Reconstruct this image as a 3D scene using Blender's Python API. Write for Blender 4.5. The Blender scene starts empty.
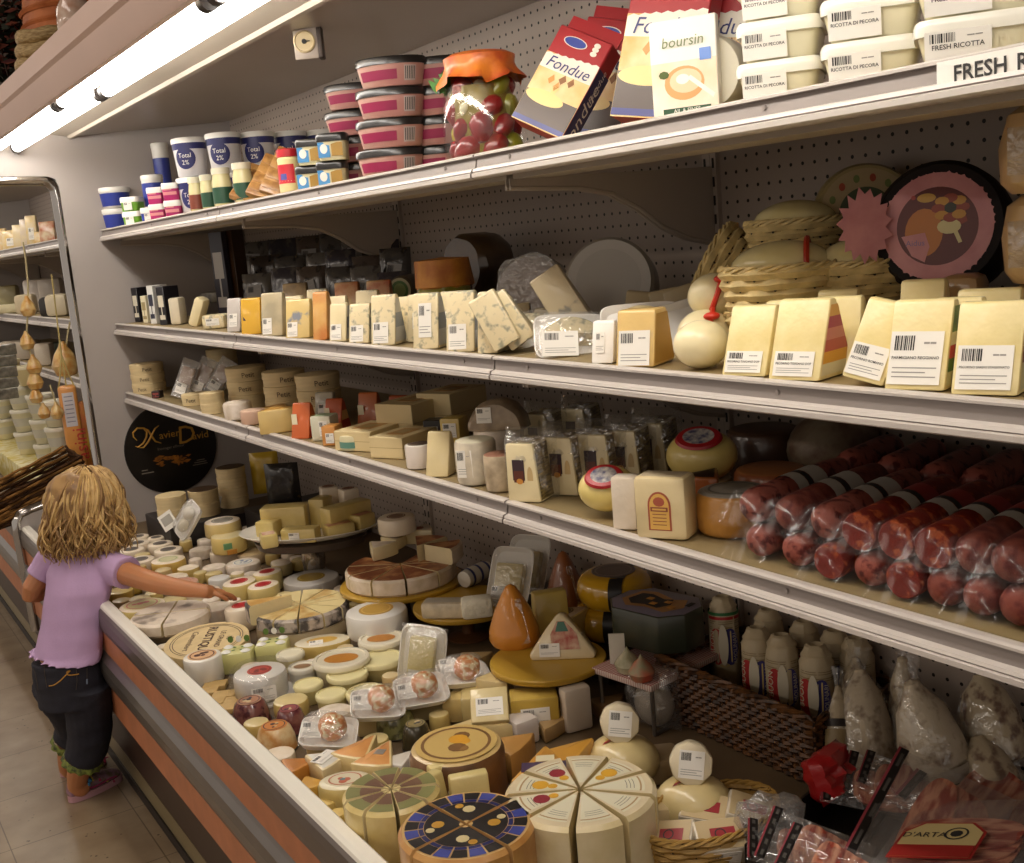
import bpy, bmesh, math, random
from mathutils import Vector, Matrix, noise
random.seed(7)
C = bpy.context.scene.collection
PI = math.pi
R = math.radians
# ------------------------------------------------------------------ camera model
F_PX, YAW, PITCH, ROLL = 1121.67, 0.559268, 0.17739, -0.088638
EYE = Vector((0, 0, 1.43))
_f = Vector((math.sin(YAW)*math.cos(PITCH), math.cos(YAW)*math.cos(PITCH), -math.sin(PITCH)))
_r = Vector((math.cos(YAW), -math.sin(YAW), 0)); _u = _r.cross(_f)
CR = _r*math.cos(ROLL)+_u*math.sin(ROLL); CU = -_r*math.sin(ROLL)+_u*math.cos(ROLL)
def at(px, py, x=None, y=None, z=None):
    d = _f + CR*((px-512)/F_PX) + CU*((431.5-py)/F_PX)
    if x is not None: s = x/d.x
    elif y is not None: s = y/d.y
    else: s = (z-EYE.z)/d.z
    return EYE + d*s
def mpp(p): return (Vector(p)-EYE).dot(_f)/F_PX      # metres per photo pixel at a place
cam = bpy.data.cameras.new('camera'); co = bpy.data.objects.new('camera', cam); C.objects.link(co)
m3 = Matrix((CR, CU, -_f)).transposed()
co.matrix_world = Matrix.Translation(EYE) @ m3.to_4x4()
cam.sensor_width = 36; cam.sensor_fit = 'HORIZONTAL'; cam.lens = F_PX/1024*36; cam.clip_start = .02
bpy.context.scene.camera = co
# ------------------------------------------------------------------ materials
def lin(c):
    if isinstance(c, str):
        c = c.lstrip('#'); c = [int(c[i:i+2], 16)/255 for i in (0, 2, 4)]
    return tuple(x/12.92 if x <= .04045 else ((x+.055)/1.055)**2.4 for x in c[:3]) + (1,)
_mc = {}
def M(col, rough=.55, metal=0, bump=0, bs=60, var=.0, vs=25, col2=None, coat=0, emit=0, alpha=1, trans=0, sss=0, stretch=None, spec=.5, lo=.35, hi=.65):
    key = (col, rough, metal, bump, bs, var, vs, col2, coat, emit, alpha, trans, sss, stretch, spec, lo, hi)
    if key in _mc: return _mc[key]
    m = bpy.data.materials.new('surface'); m.use_nodes = True
    nt = m.node_tree; b = nt.nodes['Principled BSDF']; b.inputs['Base Color'].default_value = lin(col)
    b.inputs['Roughness'].default_value = rough; b.inputs['Metallic'].default_value = metal
    b.inputs['Specular IOR Level'].default_value = spec
    if coat: b.inputs['Coat Weight'].default_value = coat; b.inputs['Coat Roughness'].default_value = .12
    if alpha < 1: b.inputs['Alpha'].default_value = alpha
    if trans: b.inputs['Transmission Weight'].default_value = trans; b.inputs['IOR'].default_value = 1.3
    if sss: b.inputs['Subsurface Weight'].default_value = sss; b.inputs['Subsurface Scale'].default_value = .01
    if emit: b.inputs['Emission Color'].default_value = lin(col); b.inputs['Emission Strength'].default_value = emit
    if bump or col2 or var:
        tc = nt.nodes.new('ShaderNodeTexCoord'); src = tc.outputs['Object']
        if stretch:
            mp = nt.nodes.new('ShaderNodeMapping'); mp.inputs['Scale'].default_value = stretch
            nt.links.new(src, mp.inputs[0]); src = mp.outputs[0]
        if col2 or var:
            n = nt.nodes.new('ShaderNodeTexNoise'); n.inputs['Scale'].default_value = vs; n.inputs['Detail'].default_value = 4
            nt.links.new(src, n.inputs['Vector'])
            rp = nt.nodes.new('ShaderNodeValToRGB'); nt.links.new(n.outputs['Fac'], rp.inputs[0])
            a = lin(col); bb = lin(col2) if col2 else tuple(x*(1-var) for x in a[:3])+(1,)
            rp.color_ramp.elements[0].color = bb; rp.color_ramp.elements[1].color = a
            rp.color_ramp.elements[0].position = lo; rp.color_ramp.elements[1].position = hi
            nt.links.new(rp.outputs[0], b.inputs['Base Color'])
        if bump:
            n2 = nt.nodes.new('ShaderNodeTexNoise'); n2.inputs['Scale'].default_value = bs; n2.inputs['Detail'].default_value = 3
            nt.links.new(src, n2.inputs['Vector'])
            bp = nt.nodes.new('ShaderNodeBump'); bp.inputs['Strength'].default_value = bump; bp.inputs['Distance'].default_value = .004
            nt.links.new(n2.outputs['Fac'], bp.inputs['Height']); nt.links.new(bp.outputs[0], b.inputs['Normal'])
            if coat: nt.links.new(bp.outputs[0], b.inputs['Coat Normal'])
    _mc[key] = m
    return m
def film_mat(tint='#ffffff', amount=.22, bump=.8, bs=35, milk=.0):
    key = ('film', tint, amount, bump, bs, milk)
    if key in _mc: return _mc[key]
    m = bpy.data.materials.new('clear_film'); m.use_nodes = True; nt = m.node_tree; nt.nodes.clear()
    out = nt.nodes.new('ShaderNodeOutputMaterial'); tr = nt.nodes.new('ShaderNodeBsdfTransparent'); tr.inputs[0].default_value = lin(tint)
    gl = nt.nodes.new('ShaderNodeBsdfGlossy'); gl.inputs['Roughness'].default_value = .12
    di = nt.nodes.new('ShaderNodeBsdfDiffuse'); di.inputs[0].default_value = (.75, .74, .72, 1)
    n = nt.nodes.new('ShaderNodeTexNoise'); n.inputs['Scale'].default_value = bs; n.inputs['Detail'].default_value = 2; n.inputs['Distortion'].default_value = 1.5
    tc = nt.nodes.new('ShaderNodeTexCoord'); nt.links.new(tc.outputs['Object'], n.inputs['Vector'])
    bp = nt.nodes.new('ShaderNodeBump'); bp.inputs['Strength'].default_value = bump; bp.inputs['Distance'].default_value = .01
    nt.links.new(n.outputs['Fac'], bp.inputs['Height']); nt.links.new(bp.outputs[0], gl.inputs['Normal'])
    mx = nt.nodes.new('ShaderNodeMixShader'); mx.inputs[0].default_value = amount
    nt.links.new(tr.outputs[0], mx.inputs[1]); nt.links.new(gl.outputs[0], mx.inputs[2])
    m2 = nt.nodes.new('ShaderNodeMixShader'); m2.inputs[0].default_value = milk
    nt.links.new(mx.outputs[0], m2.inputs[1]); nt.links.new(di.outputs[0], m2.inputs[2]); nt.links.new(m2.outputs[0], out.inputs[0])
    _mc[key] = m; return m
def pegboard_mat():
    m = M('#a4968b', .45, spec=.3, var=.05, vs=3).copy(); nt = m.node_tree; b = nt.nodes['Principled BSDF']
    tc = nt.nodes.new('ShaderNodeTexCoord'); sp = nt.nodes.new('ShaderNodeSeparateXYZ'); nt.links.new(tc.outputs['Object'], sp.inputs[0])
    def ma(op, a, bb=None):
        n = nt.nodes.new('ShaderNodeMath'); n.operation = op
        for i, q in enumerate((a, bb)):
            if q is None: continue
            if isinstance(q, (int, float)): n.inputs[i].default_value = q
            else: nt.links.new(q, n.inputs[i])
        return n.outputs[0]
    d = []
    for ax in ('Y', 'Z'):
        fr = ma('FRACT', ma('ADD', ma('DIVIDE', sp.outputs[ax], .0265), 100))
        d.append(ma('POWER', ma('SUBTRACT', fr, .5), 2))
    hole = ma('LESS_THAN', ma('ADD', d[0], d[1]), .0145)
    old = b.inputs['Base Color'].links[0].from_socket
    mx = nt.nodes.new('ShaderNodeMix'); mx.data_type = 'RGBA'; nt.links.new(hole, mx.inputs[0]); nt.links.new(old, mx.inputs[6]); mx.inputs[7].default_value = (.012, .01, .009, 1)
    nt.links.new(mx.outputs[2], b.inputs['Base Color']); return m
def floor_mat():
    m = M('#b3a084', .28, spec=.4, bump=.05, bs=30).copy(); nt = m.node_tree; b = nt.nodes['Principled BSDF']
    tc = nt.nodes.new('ShaderNodeTexCoord')
    v = nt.nodes.new('ShaderNodeTexVoronoi'); v.inputs['Scale'].default_value = 45; nt.links.new(tc.outputs['Object'], v.inputs['Vector'])
    rp = nt.nodes.new('ShaderNodeValToRGB'); e = rp.color_ramp.elements
    e[0].position = .10; e[0].color = lin('#6f5740'); e[1].position = .17; e[1].color = (1, 1, 1, 1); nt.links.new(v.outputs['Distance'], rp.inputs[0])
    n = nt.nodes.new('ShaderNodeTexNoise'); n.inputs['Scale'].default_value = 9; n.inputs['Detail'].default_value = 8; nt.links.new(tc.outputs['Object'], n.inputs['Vector'])
    r2 = nt.nodes.new('ShaderNodeValToRGB'); r2.color_ramp.elements[0].position = .3; r2.color_ramp.elements[1].position = .7
    r2.color_ramp.elements[0].color = lin('#7f6c55'); r2.color_ramp.elements[1].color = lin('#98866d'); nt.links.new(n.outputs['Fac'], r2.inputs[0])
    n3 = nt.nodes.new('ShaderNodeTexNoise'); n3.inputs['Scale'].default_value = 14; nt.links.new(tc.outputs['Object'], n3.inputs['Vector'])
    r3 = nt.nodes.new('ShaderNodeValToRGB'); r3.color_ramp.elements[0].position = .52; r3.color_ramp.elements[1].position = .58; nt.links.new(n3.outputs['Fac'], r3.inputs[0])
    mx0 = nt.nodes.new('ShaderNodeMix'); mx0.data_type = 'RGBA'; nt.links.new(r3.outputs[0], mx0.inputs[0]); mx0.inputs[6].default_value = (1, 1, 1, 1); nt.links.new(rp.outputs[0], mx0.inputs[7])
    mx = nt.nodes.new('ShaderNodeMix'); mx.data_type = 'RGBA'; mx.blend_type = 'MULTIPLY'; mx.inputs[0].default_value = 1
    nt.links.new(r2.outputs[0], mx.inputs[6]); nt.links.new(mx0.outputs[2], mx.inputs[7])
    br = nt.nodes.new('ShaderNodeTexBrick'); br.offset = 0; br.inputs['Scale'].default_value = 1; br.inputs['Brick Width'].default_value = .305; br.inputs['Row Height'].default_value = .305
    br.inputs['Mortar Size'].default_value = .0016; br.inputs['Color1'].default_value = br.inputs['Color2'].default_value = (1, 1, 1, 1); br.inputs['Mortar'].default_value = (.45, .42, .38, 1)
    mp = nt.nodes.new('ShaderNodeMapping'); mp.inputs['Location'].default_value = (.06, .1, 0); nt.links.new(tc.outputs['Object'], mp.inputs[0]); nt.links.new(mp.outputs[0], br.inputs['Vector'])
    m2 = nt.nodes.new('ShaderNodeMix'); m2.data_type = 'RGBA'; m2.blend_type = 'MULTIPLY'; m2.inputs[0].default_value = 1
    nt.links.new(mx.outputs[2], m2.inputs[6]); nt.links.new(br.outputs['Color'], m2.inputs[7]); nt.links.new(m2.outputs[2], b.inputs['Base Color'])
    return m
# ------------------------------------------------------------------ mesh builder
_txt = {}
def text_data(s, font_shear=0, bold=0):
    k = (s, font_shear, bold)
    if k not in _txt:
        cu = bpy.data.curves.new('lettering', 'FONT'); cu.body = s; cu.align_x = 'CENTER'; cu.align_y = 'CENTER'; cu.shear = font_shear; cu.offset = bold; cu.resolution_u = 2
        ob = bpy.data.objects.new('lettering', cu); C.objects.link(ob)
        dg = bpy.context.evaluated_depsgraph_get(); me = bpy.data.meshes.new_from_object(ob.evaluated_get(dg))
        vs = [v.co.copy() for v in me.vertices]; fs = [list(p.vertices) for p in me.polygons]
        xs = [v.x for v in vs] or [0]; w = max(xs)-min(xs)
        bpy.data.objects.remove(ob); bpy.data.curves.remove(cu); bpy.data.meshes.remove(me)
        _txt[k] = (vs, fs, w)
    return _txt[k]
class MB:
    def __init__(s): s.v = []; s.f = []; s.m = []; s.T = Matrix()
    def add(s, vs, fs, mi=0):
        b = len(s.v); s.v += [s.T @ Vector(p) for p in vs]
        for i, f in enumerate(fs):
            s.f.append([b+k for k in f]); s.m.append(mi[i] if isinstance(mi, (list, tuple)) else mi)
        return s
    def bm(s, bm, mi=None):
        bm.verts.ensure_lookup_table(); bm.verts.index_update()
        s.add([v.co for v in bm.verts], [[v.index for v in f.verts] for f in bm.faces], [f.material_index if mi is None else mi for f in bm.faces]); bm.free(); return s
    def box(s, c, d, mi=0, bev=0, seg=2, top=None):
        bm = bmesh.new(); bmesh.ops.create_cube(bm, size=1)
        for v in bm.verts: v.co = Vector((c[0]+v.co.x*d[0], c[1]+v.co.y*d[1], c[2]+v.co.z*d[2]))
        for f in bm.faces: f.material_index = mi
        if top is not None:
            for f in bm.faces:
                if f.normal.z > .9 or f.calc_center_median().z > c[2]+d[2]*.49: f.material_index = top
        if bev: bmesh.ops.bevel(bm, geom=bm.edges[:], offset=min(bev, min(d)*.45), segments=seg, affect='EDGES', profile=.5)
        return s.bm(bm)
    def hexa(s, pts, mi=0, bev=0, seg=2, mis=None):
        "8 corners: bottom 4 ccw then top 4; faces order bottom, top, front(0-1), right(1-2), back(2-3), left(3-0)"
        bm = bmesh.new(); vs = [bm.verts.new(p) for p in pts]
        for k, q in enumerate(((3, 2, 1, 0), (4, 5, 6, 7), (0, 1, 5, 4), (1, 2, 6, 5), (2, 3, 7, 6), (3, 0, 4, 7))):
            f = bm.faces.new([vs[i] for i in q]); f.material_index = mis[k] if mis else mi
        if bev: bmesh.ops.bevel(bm, geom=bm.edges[:], offset=bev, segments=seg, affect='EDGES', profile=.5)
        return s.bm(bm)
    def prism(s, poly, z0, z1, mi=0, mtop=None, bev=0, seg=2, mbot=None):
        n = len(poly); bm = bmesh.new()
        a = [bm.verts.new((p[0], p[1], z0)) for p in poly]; b = [bm.verts.new((p[0], p[1], z1)) for p in poly]
        f = bm.faces.new(b); f.material_index = mi if mtop is None else mtop
        f = bm.faces.new(a[::-1]); f.material_index = mi if mbot is None else mbot
        for i in range(n):
            f = bm.faces.new((a[i], a[(i+1) % n], b[(i+1) % n], b[i])); f.material_index = mi[i] if isinstance(mi, (list, tuple)) else mi
        bmesh.ops.recalc_face_normals(bm, faces=bm.faces[:])
        if bev: bmesh.ops.bevel(bm, geom=[e for e in bm.edges if e.calc_face_angle(0) > .5], offset=bev, segments=seg, affect='EDGES', profile=.5)
        return s.bm(bm)
    def lathe(s, prof, n=28, a0=0, a1=2*PI, mis=0, mcut=0, sx=1, sy=1, jit=0, seed=0):
        "prof: (r,z) bottom axis to top axis"
        full = abs(a1-a0-2*PI) < 1e-6; cols = n if full else n+1
        P = []; rnd = random.Random(seed)
        for i in range(cols):
            a = a0+(a1-a0)*i/n
            for (r, z) in prof:
                q = r*(1+(noise.noise(Vector((math.cos(a)*3+seed, math.sin(a)*3, z*40)))*jit if jit and r > 1e-6 else 0))
                P.append((q*math.cos(a)*sx, q*math.sin(a)*sy, z))
        k = len(prof); F = []; mm = []
        for i in range(n):
            j = (i+1) % cols
            for t in range(k-1):
                f = [i*k+t, j*k+t, j*k+t+1, i*k+t+1]
                if prof[t][0] < 1e-7: f = [i*k+t, j*k+t+1, i*k+t+1]
                elif prof[t+1][0] < 1e-7: f = [i*k+t, j*k+t, i*k+t+1]
                F.append(f); mm.append(mis[t] if isinstance(mis, (list, tuple)) else mis)
        if not full:
            F.append(list(range(k))); mm.append(mcut); F.append([n*k+t for t in range(k)][::-1]); mm.append(mcut)
        return s.add(P, F, mm)
    def tube(s, path, r, n=8, mi=0, closed=False, cap=True):
        path = [Vector(p) for p in path]; L = len(path); rr = r if isinstance(r, (list, tuple)) else [r]*L
        P = []; prev = None
        for i, p in enumerate(path):
            if closed: d = path[(i+1) % L]-path[i-1]
            else: d = path[min(i+1, L-1)]-path[max(i-1, 0)]
            d.normalize()
            if prev is None: u = d.orthogonal().normalized()
            else:
                u = prev-d*prev.dot(d)
                if u.length < 1e-6: u = d.orthogonal()
                u.normalize()
            prev = u; w = d.cross(u)
            for k in range(n):
                a = 2*PI*k/n; P.append(p+(u*math.cos(a)+w*math.sin(a))*rr[i])
        F = []
        for i in range(L if closed else L-1):
            j = (i+1) % L
            for k in range(n): F.append([i*n+k, i*n+(k+1) % n, j*n+(k+1) % n, j*n+k])
        if cap and not closed: F.append(list(range(n))[::-1]); F.append([(L-1)*n+k for k in range(n)])
        return s.add(P, F, mi)
    def loft(s, rings, mi=0, n=20, cap=True):
        "rings: (centre, axis_u vec, axis_v vec) ellipse vectors, optional exponent"
        P = []
        for rg in rings:
            c, u, v = Vector(rg[0]), Vector(rg[1]), Vector(rg[2]); e = rg[3] if len(rg) > 3 else 1
            for k in range(n):
                a = 2*PI*k/n; ca, sa = math.cos(a), math.sin(a)
                P.append(c+u*(math.copysign(abs(ca)**e, ca))+v*(math.copysign(abs(sa)**e, sa)))
        F = []
        for i in range(len(rings)-1):
            for k in range(n): F.append([i*n+k, i*n+(k+1) % n, (i+1)*n+(k+1) % n, (i+1)*n+k])
        if cap: F.append(list(range(n))[::-1]); F.append([(len(rings)-1)*n+k for k in range(n)])
        return s.add(P, F, mi)
    def ball(s, c, r, mi=0, n=16, m=10):
        rx, ry, rz = r if isinstance(r, (list, tuple)) else (r, r, r); P = [(c[0], c[1], c[2]-rz)]
        for i in range(1, m):
            t = -PI/2+PI*i/m
            for k in range(n): P.append((c[0]+rx*math.cos(t)*math.cos(2*PI*k/n), c[1]+ry*math.cos(t)*math.sin(2*PI*k/n), c[2]+rz*math.sin(t)))
        P.append((c[0], c[1], c[2]+rz)); F = []
        for k in range(n): F.append([0, 1+(k+1) % n, 1+k])
        for i in range(m-2):
            for k in range(n): F.append([1+i*n+k, 1+i*n+(k+1) % n, 1+(i+1)*n+(k+1) % n, 1+(i+1)*n+k])
        L = len(P)-1
        for k in range(n): F.append([L, 1+(m-2)*n+k, 1+(m-2)*n+(k+1) % n])
        return s.add(P, F, mi)
    def text(s, st, h, c, ux=(1, 0, 0), uy=(0, 0, 1), mi=0, shear=0, maxw=None, bold=0):
        vs, fs, w = text_data(st, shear, bold); sc = h/.7
        if maxw and w*sc > maxw: sc = maxw/w
        ux = Vector(ux); uy = Vector(uy); c = Vector(c)
        return s.add([c+ux*(p.x*sc)+uy*(p.y*sc) for p in vs], fs, mi)
    def build(s, name, mats, parent=None, smooth=40, loc=None, rot=None):
        me = bpy.data.meshes.new(name); me.from_pydata(s.v, [], s.f)
        mats = mats if isinstance(mats, (list, tuple)) else [mats]
        for m in mats: me.materials.append(m)
        me.polygons.foreach_set('material_index', s.m)
        if smooth:
            me.polygons.foreach_set('use_smooth', [True]*len(me.polygons)); me.set_sharp_from_angle(angle=R(smooth))
        me.validate(); me.update()
        o = bpy.data.objects.new(name, me); C.objects.link(o)
        if parent: o.parent = parent
        if loc is not None: o.location = loc
        if rot is not None: o.rotation_euler = rot
        return o
def tag(o, label=None, cat=None, group=None, kind=None):
    for k, v in (('label', label), ('category', cat), ('group', group), ('kind', kind)):
        if v: o[k] = v
    return o
def empty(name, loc=(0, 0, 0), rot=(0, 0, 0)):
    o = bpy.data.objects.new(name, None); C.objects.link(o); o.location = loc; o.rotation_euler = rot; o.empty_display_size = .02; return o
def copy_tree(o, parent=None):
    c = o.copy(); C.objects.link(c)
    if parent: c.parent = parent
    for ch in list(o.children): copy_tree(ch, c)
    return c
# ================================================================== setting and display case
S1, S2, S3 = 1.552, 1.224, .977          # shelf surface heights
XF, XB, YE, YN = .965, 1.48, 4.13, -.55  # shelf front, back panel, end panel, near end
DECK = .50
JOINTS = [YE-.004, 2.857, 1.583, .309, YN]
white_enamel = M('#a9a19c', .38, spec=.4, var=.04, vs=4)
rail_grey = M('#8f8681', .4, metal=.2, spec=.4)
rail_white = M('#c4bcb5', .35, spec=.5)
chrome = M('#b8b4b0', .12, metal=1)
black_rubber = M('#1c1817', .6)
struct = lambda o: tag(o, kind='structure')
b = MB(); b.box((0, 4, -.05), (9, 18, .1)); struct(b.build('floor', floor_mat(), smooth=0))
b = MB(); b.box((1.72, 4, 1.65), (.1, 18, 3.4)); struct(b.build('wall_back', M('#4d3a2b', .7, var=.1, vs=2), smooth=0))
b = MB(); b.box((0, 4, 3.4), (9, 18, .1)); struct(b.build('ceiling', M('#b7aa98', .8), smooth=0))

def end_panel_mb(y0, y1):
    # C-shaped divider: front edge set back between the work top and the canopy
    outl = [(.60, 1.755), (.82, 1.745), (.842, 1.735), (.85, 1.71), (.85, .70), (.838, .672), (.81, .66), (.57, .622), (.55, .61), (.546, .585), (.552, .19), (.60, .17), (.60, 0), (1.5, 0), (1.5, 1.93), (.60, 1.93)]
    return MB(), outl
def prism_xz(b, outl, y0, y1, mi=0):
    n = len(outl); P = [(x, y0, z) for x, z in outl]+[(x, y1, z) for x, z in outl]
    F = [list(range(n)), [n+i for i in range(n)][::-1]]+[[i, n+i, n+(i+1) % n, (i+1) % n] for i in range(n)]
    b.add(P, F, mi); return b
pegboard = pegboard_mat()
def strip_profile(b, prof, y0, y1, mis):
    "open profile in xz extruded along y"
    n = len(prof); P = [(x, y0, z) for x, z in prof]+[(x, y1, z) for x, z in prof]
    b.add(P, [[i, i+1, n+i+1, n+i] for i in range(n-1)], mis)
def make_case(y0, y1, joints, label, near):
    root = empty('display_case', (.9, y1, 0)); root.location = (0, 0, 0)
    tag(root, label, 'display case')
    b = MB(); b.box((XB+.015, (y0+y1)/2, 1.15), (.03, y1-y0, 1.6)); b.build('back_panel', pegboard, root, smooth=0)
    for yj in joints[1:-1]:
        b = MB(); b.box((XB-.004, yj, 1.2), (.012, .036, 1.42)); b.box((XB-.0095, yj, 1.2), (.003, .006, 1.42))
        for k in range(40):
            for s in (-.011, .011): b.box((XB-.0105, yj+s, .6+k*.034), (.002, .004, .018), 1)
        b.build('upright', [M('#b3a69b', .4, metal=.2), black_rubber], root, smooth=0)
    # end panel
    _, outl = end_panel_mb(0, 0)
    b = MB(); prism_xz(b, outl, YE if near else y1, (YE if near else y1)+.04); pe = b.build('end_panel', white_enamel, root, smooth=30)
    b = MB(); yy = (YE if near else y1)+.016
    edge = [(.60, 1.742), (.80, 1.735), (.826, 1.727), (.842, 1.706), (.845, 1.67), (.845, .73), (.84, .69), (.815, .662), (.78, .65), (.60, .618), (.562, .607), (.548, .585), (.546, .55), (.552, .19)]
    b.tube([(x-.004, yy, z) for x, z in edge], .019, 10, 0); b.build('chrome_edge_trim', chrome, pe)
    # deck and inner walls
    b = MB(); b.box(((.575+XB)/2, (y0+y1)/2, DECK-.0212), (XB-.575, y1-y0, .04)); b.build('deck', M('#66533b', .6, var=.2, vs=8), root, smooth=0)
    # bumper front, wrapped in stripes
    prof = [(.583, .50), (.583, .562), (.578, .567), (.560, .567), (.554, .562), (.552, .556), (.5475, .55), (.5445, .535), (.5445, .51), (.5475, .495), (.552, .488), (.5525, .43), (.5475, .425), (.538, .412), (.534, .392), (.536, .366), (.543, .345), (.5525, .334), (.553, .25), (.575, .246), (.59, .246)]
    zone = [0, 0, 0, 0, 0, 1, 1, 1, 1, 1, 2, 3, 3, 3, 3, 3, 3, 2, 4, 4]
    for nm, zi, mt in (('lip_rail', 0, M('#f0ece0', .25, spec=.6)), ('upper_bumper', 1, M('#6f655f', .35, metal=.5, bump=.05, bs=30, var=.12, vs=14, coat=.2)), ('colour_band', 2, M('#bb7752', .45, var=.16, vs=18)), ('lower_bumper', 3, M('#77706a', .3, metal=.6, var=.1, vs=10, coat=.2)), ('under_edge', 4, M('#2a201a', .6))):
        b = MB(); n = len(prof)
        for i in range(n-1):
            if zone[i] == zi: b.add([(prof[i][0], y0, prof[i][1]), (prof[i+1][0], y0, prof[i+1][1]), (prof[i+1][0], y1, prof[i+1][1]), (prof[i][0], y1, prof[i][1])], [[0, 1, 2, 3]])
        b.build(nm, mt, root, smooth=35)
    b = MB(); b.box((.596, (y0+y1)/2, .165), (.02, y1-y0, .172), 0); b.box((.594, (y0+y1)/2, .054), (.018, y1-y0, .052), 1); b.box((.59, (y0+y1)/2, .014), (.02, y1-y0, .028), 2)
    b.build('kick_plate', [M('#3a2a20', .4), M('#8d7f5f', .35, metal=.3), M('#1d1511', .5)], root, smooth=0)  # dark brown upper band: the bumper overhang's shade put into the colour
    # canopy
    b = MB(); P = [(.60, 1.946), (.598, 1.90), (.606, 1.892), (.617, 1.845), (.622, 1.836), (.636, 1.836), (.64, 1.88), (.74, 1.897), (.90, 1.875), (.905, 1.866), (.918, 1.866), (.92, 1.874)]
    strip_profile(b, P, y0, YE if near else y1, [1, 1, 1, 1, 1, 0, 2, 2, 0, 0, 0]); strip_profile(b, [(.92, 1.874), (1.5, 1.914)], y0, YE if near else y1, 3)
    strip_profile(b, [(.60, 1.946), (.612, 1.946), (.612, 1.935), (1.5, 1.935)], y0, YE if near else y1, [1, 1, 0])
    b.build('canopy', [M('#b0a597', .5), M('#e8c9ba', .4, var=.05, vs=3), M('#a39889', .6), M('#a79c93', .3, spec=.5, var=.06, vs=3)], root, smooth=30)
    return root
case = make_case(YN, YE, JOINTS, 'long refrigerated cheese case with three open shelves and striped bumper', True)
case2 = make_case(YE+.06, 8.2, [8.2, 6.9, 5.5, YE+.06], 'further cheese case seen through the chrome edged cut-out', False)
# shelves
def make_shelf(z, y0, y1, root, sign=False):
    r = empty('shelf'); r.parent = root; g = .0025
    b = MB(); b.box(((XF+.012+XB)/2, (y0+y1)/2, z-.008), (XB-XF-.012, y1-y0-2*g, .012)); b.box((XF+.11, (y0+y1)/2, z-.026), (.09, y1-y0-.02, .03))
    b.build('shelf_plate', M('#b3a898', .45, var=.06, vs=6), r, smooth=0)
    b = MB(); b.box(((XF+.02+XB)/2, (y0+y1)/2, z-.0016), (XB-XF-.03, y1-y0-.012, .0012)); b.build('liner', M('#927f58', .55, var=.18, vs=7), r, smooth=0)
    # front price rail: lip, grey channel, white bead
    p = [(XF+.02, z-.001), (XF+.012, z+.003), (XF+.003, z+.003), (XF-.001, z+.001), (XF-.001, z-.002), (XF+.005, z-.0035), (XF+.002, z-.0195), (XF-.005, z-.0215), (XF-.007, z-.0255), (XF-.0055, z-.027), (XF-.009, z-.0285), (XF-.009, z-.0345), (XF-.004, z-.037), (XF+.02, z-.037)]
    b = MB(); strip_profile(b, p, y0+g, y1-g, [1, 1, 1, 1, 0, 0, 1, 1, 0, 1, 1, 1, 1])
    for yy in (y0+g, y1-g): b.add([(x, yy, zz) for x, zz in p], [list(range(len(p)))], 0)
    if True:
        for yy in (y0+.1, (y0+y1)/2, y1-.1):
            b.T = Matrix.Translation((XF+.003, yy, z-.011)) @ Matrix.Rotation(R(-90), 4, 'Y'); b.lathe([(0, -.003), (.0035, -.003), (.003, .002), (0, .002)], 10, mis=0); b.T = Matrix()
    b.build('price_rail', [rail_grey, rail_white, black_rubber], r, smooth=25)
    for yy, off in ((y0, .006), (y1, -.006)):
        pts = [(XF+.06, z-.04), (XF+.06, z-.055), (XF+.2, z-.062), (XF+.27, z-.075), (XF+.33, z-.105), (XF+.38, z-.14), (XF+.44, z-.165), (XB-.01, z-.18), (XB-.01, z-.04)]
        b = MB(); prism_xz(b, pts, yy+off-.0015, yy+off+.0015)
        b.tube([(x, yy+off, zz) for x, zz in pts[1:-1]], .004, 6); b.build('bracket', M('#b3a79b', .4, metal=.1), r, smooth=30)
    return r
for z in (S1, S2, S3):
    for i in range(len(JOINTS)-1): make_shelf(z, JOINTS[i+1], JOINTS[i], case)
    J2 = [8.19, 6.9, 5.5, YE+.062]
    for i in range(3): make_shelf(z, J2[i+1], J2[i], case2)
# fluorescent lamps
tube_m = M('#fffaf2', .5, emit=20)
def lamp(x, z, y0, y1, root):
    r = empty('fluorescent_lamp'); r.parent = root
    b = MB(); b.T = Matrix.Translation((x, y0, z)) @ Matrix.Rotation(R(-90), 4, 'X'); L = y1-y0
    b.lathe([(0, .022), (.0165, .022), (.0165, L-.022), (0, L-.022)], 16); b.build('glass_tube', tube_m, r)
    for a, c in ((0, .026), (L-.026, L)):
        b = MB(); b.T = Matrix.Translation((x, y0, z)) @ Matrix.Rotation(R(-90), 4, 'X')
        b.lathe([(0, a), (.019, a), (.019, c), (0, c)], 16); b.box((0, -.025, (a+c)/2), (.02, .05, .016)); b.build('lamp_socket', M('#2a2320', .5), r)
for y0, y1 in ((2.90, 4.115), (1.67, 2.87), (.44, 1.64), (-.54, .41)): lamp(.73, 1.843, y0, y1, case)
for y0, y1 in ((3.13, 4.12), (1.90, 3.10), (.67, 1.87)): lamp(.675, 1.85, y0, y1, case)
for y0, y1 in ((4.25, 5.45), (5.5, 6.7), (6.75, 7.95)): lamp(.73, 1.843, y0, y1, case2)
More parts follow.
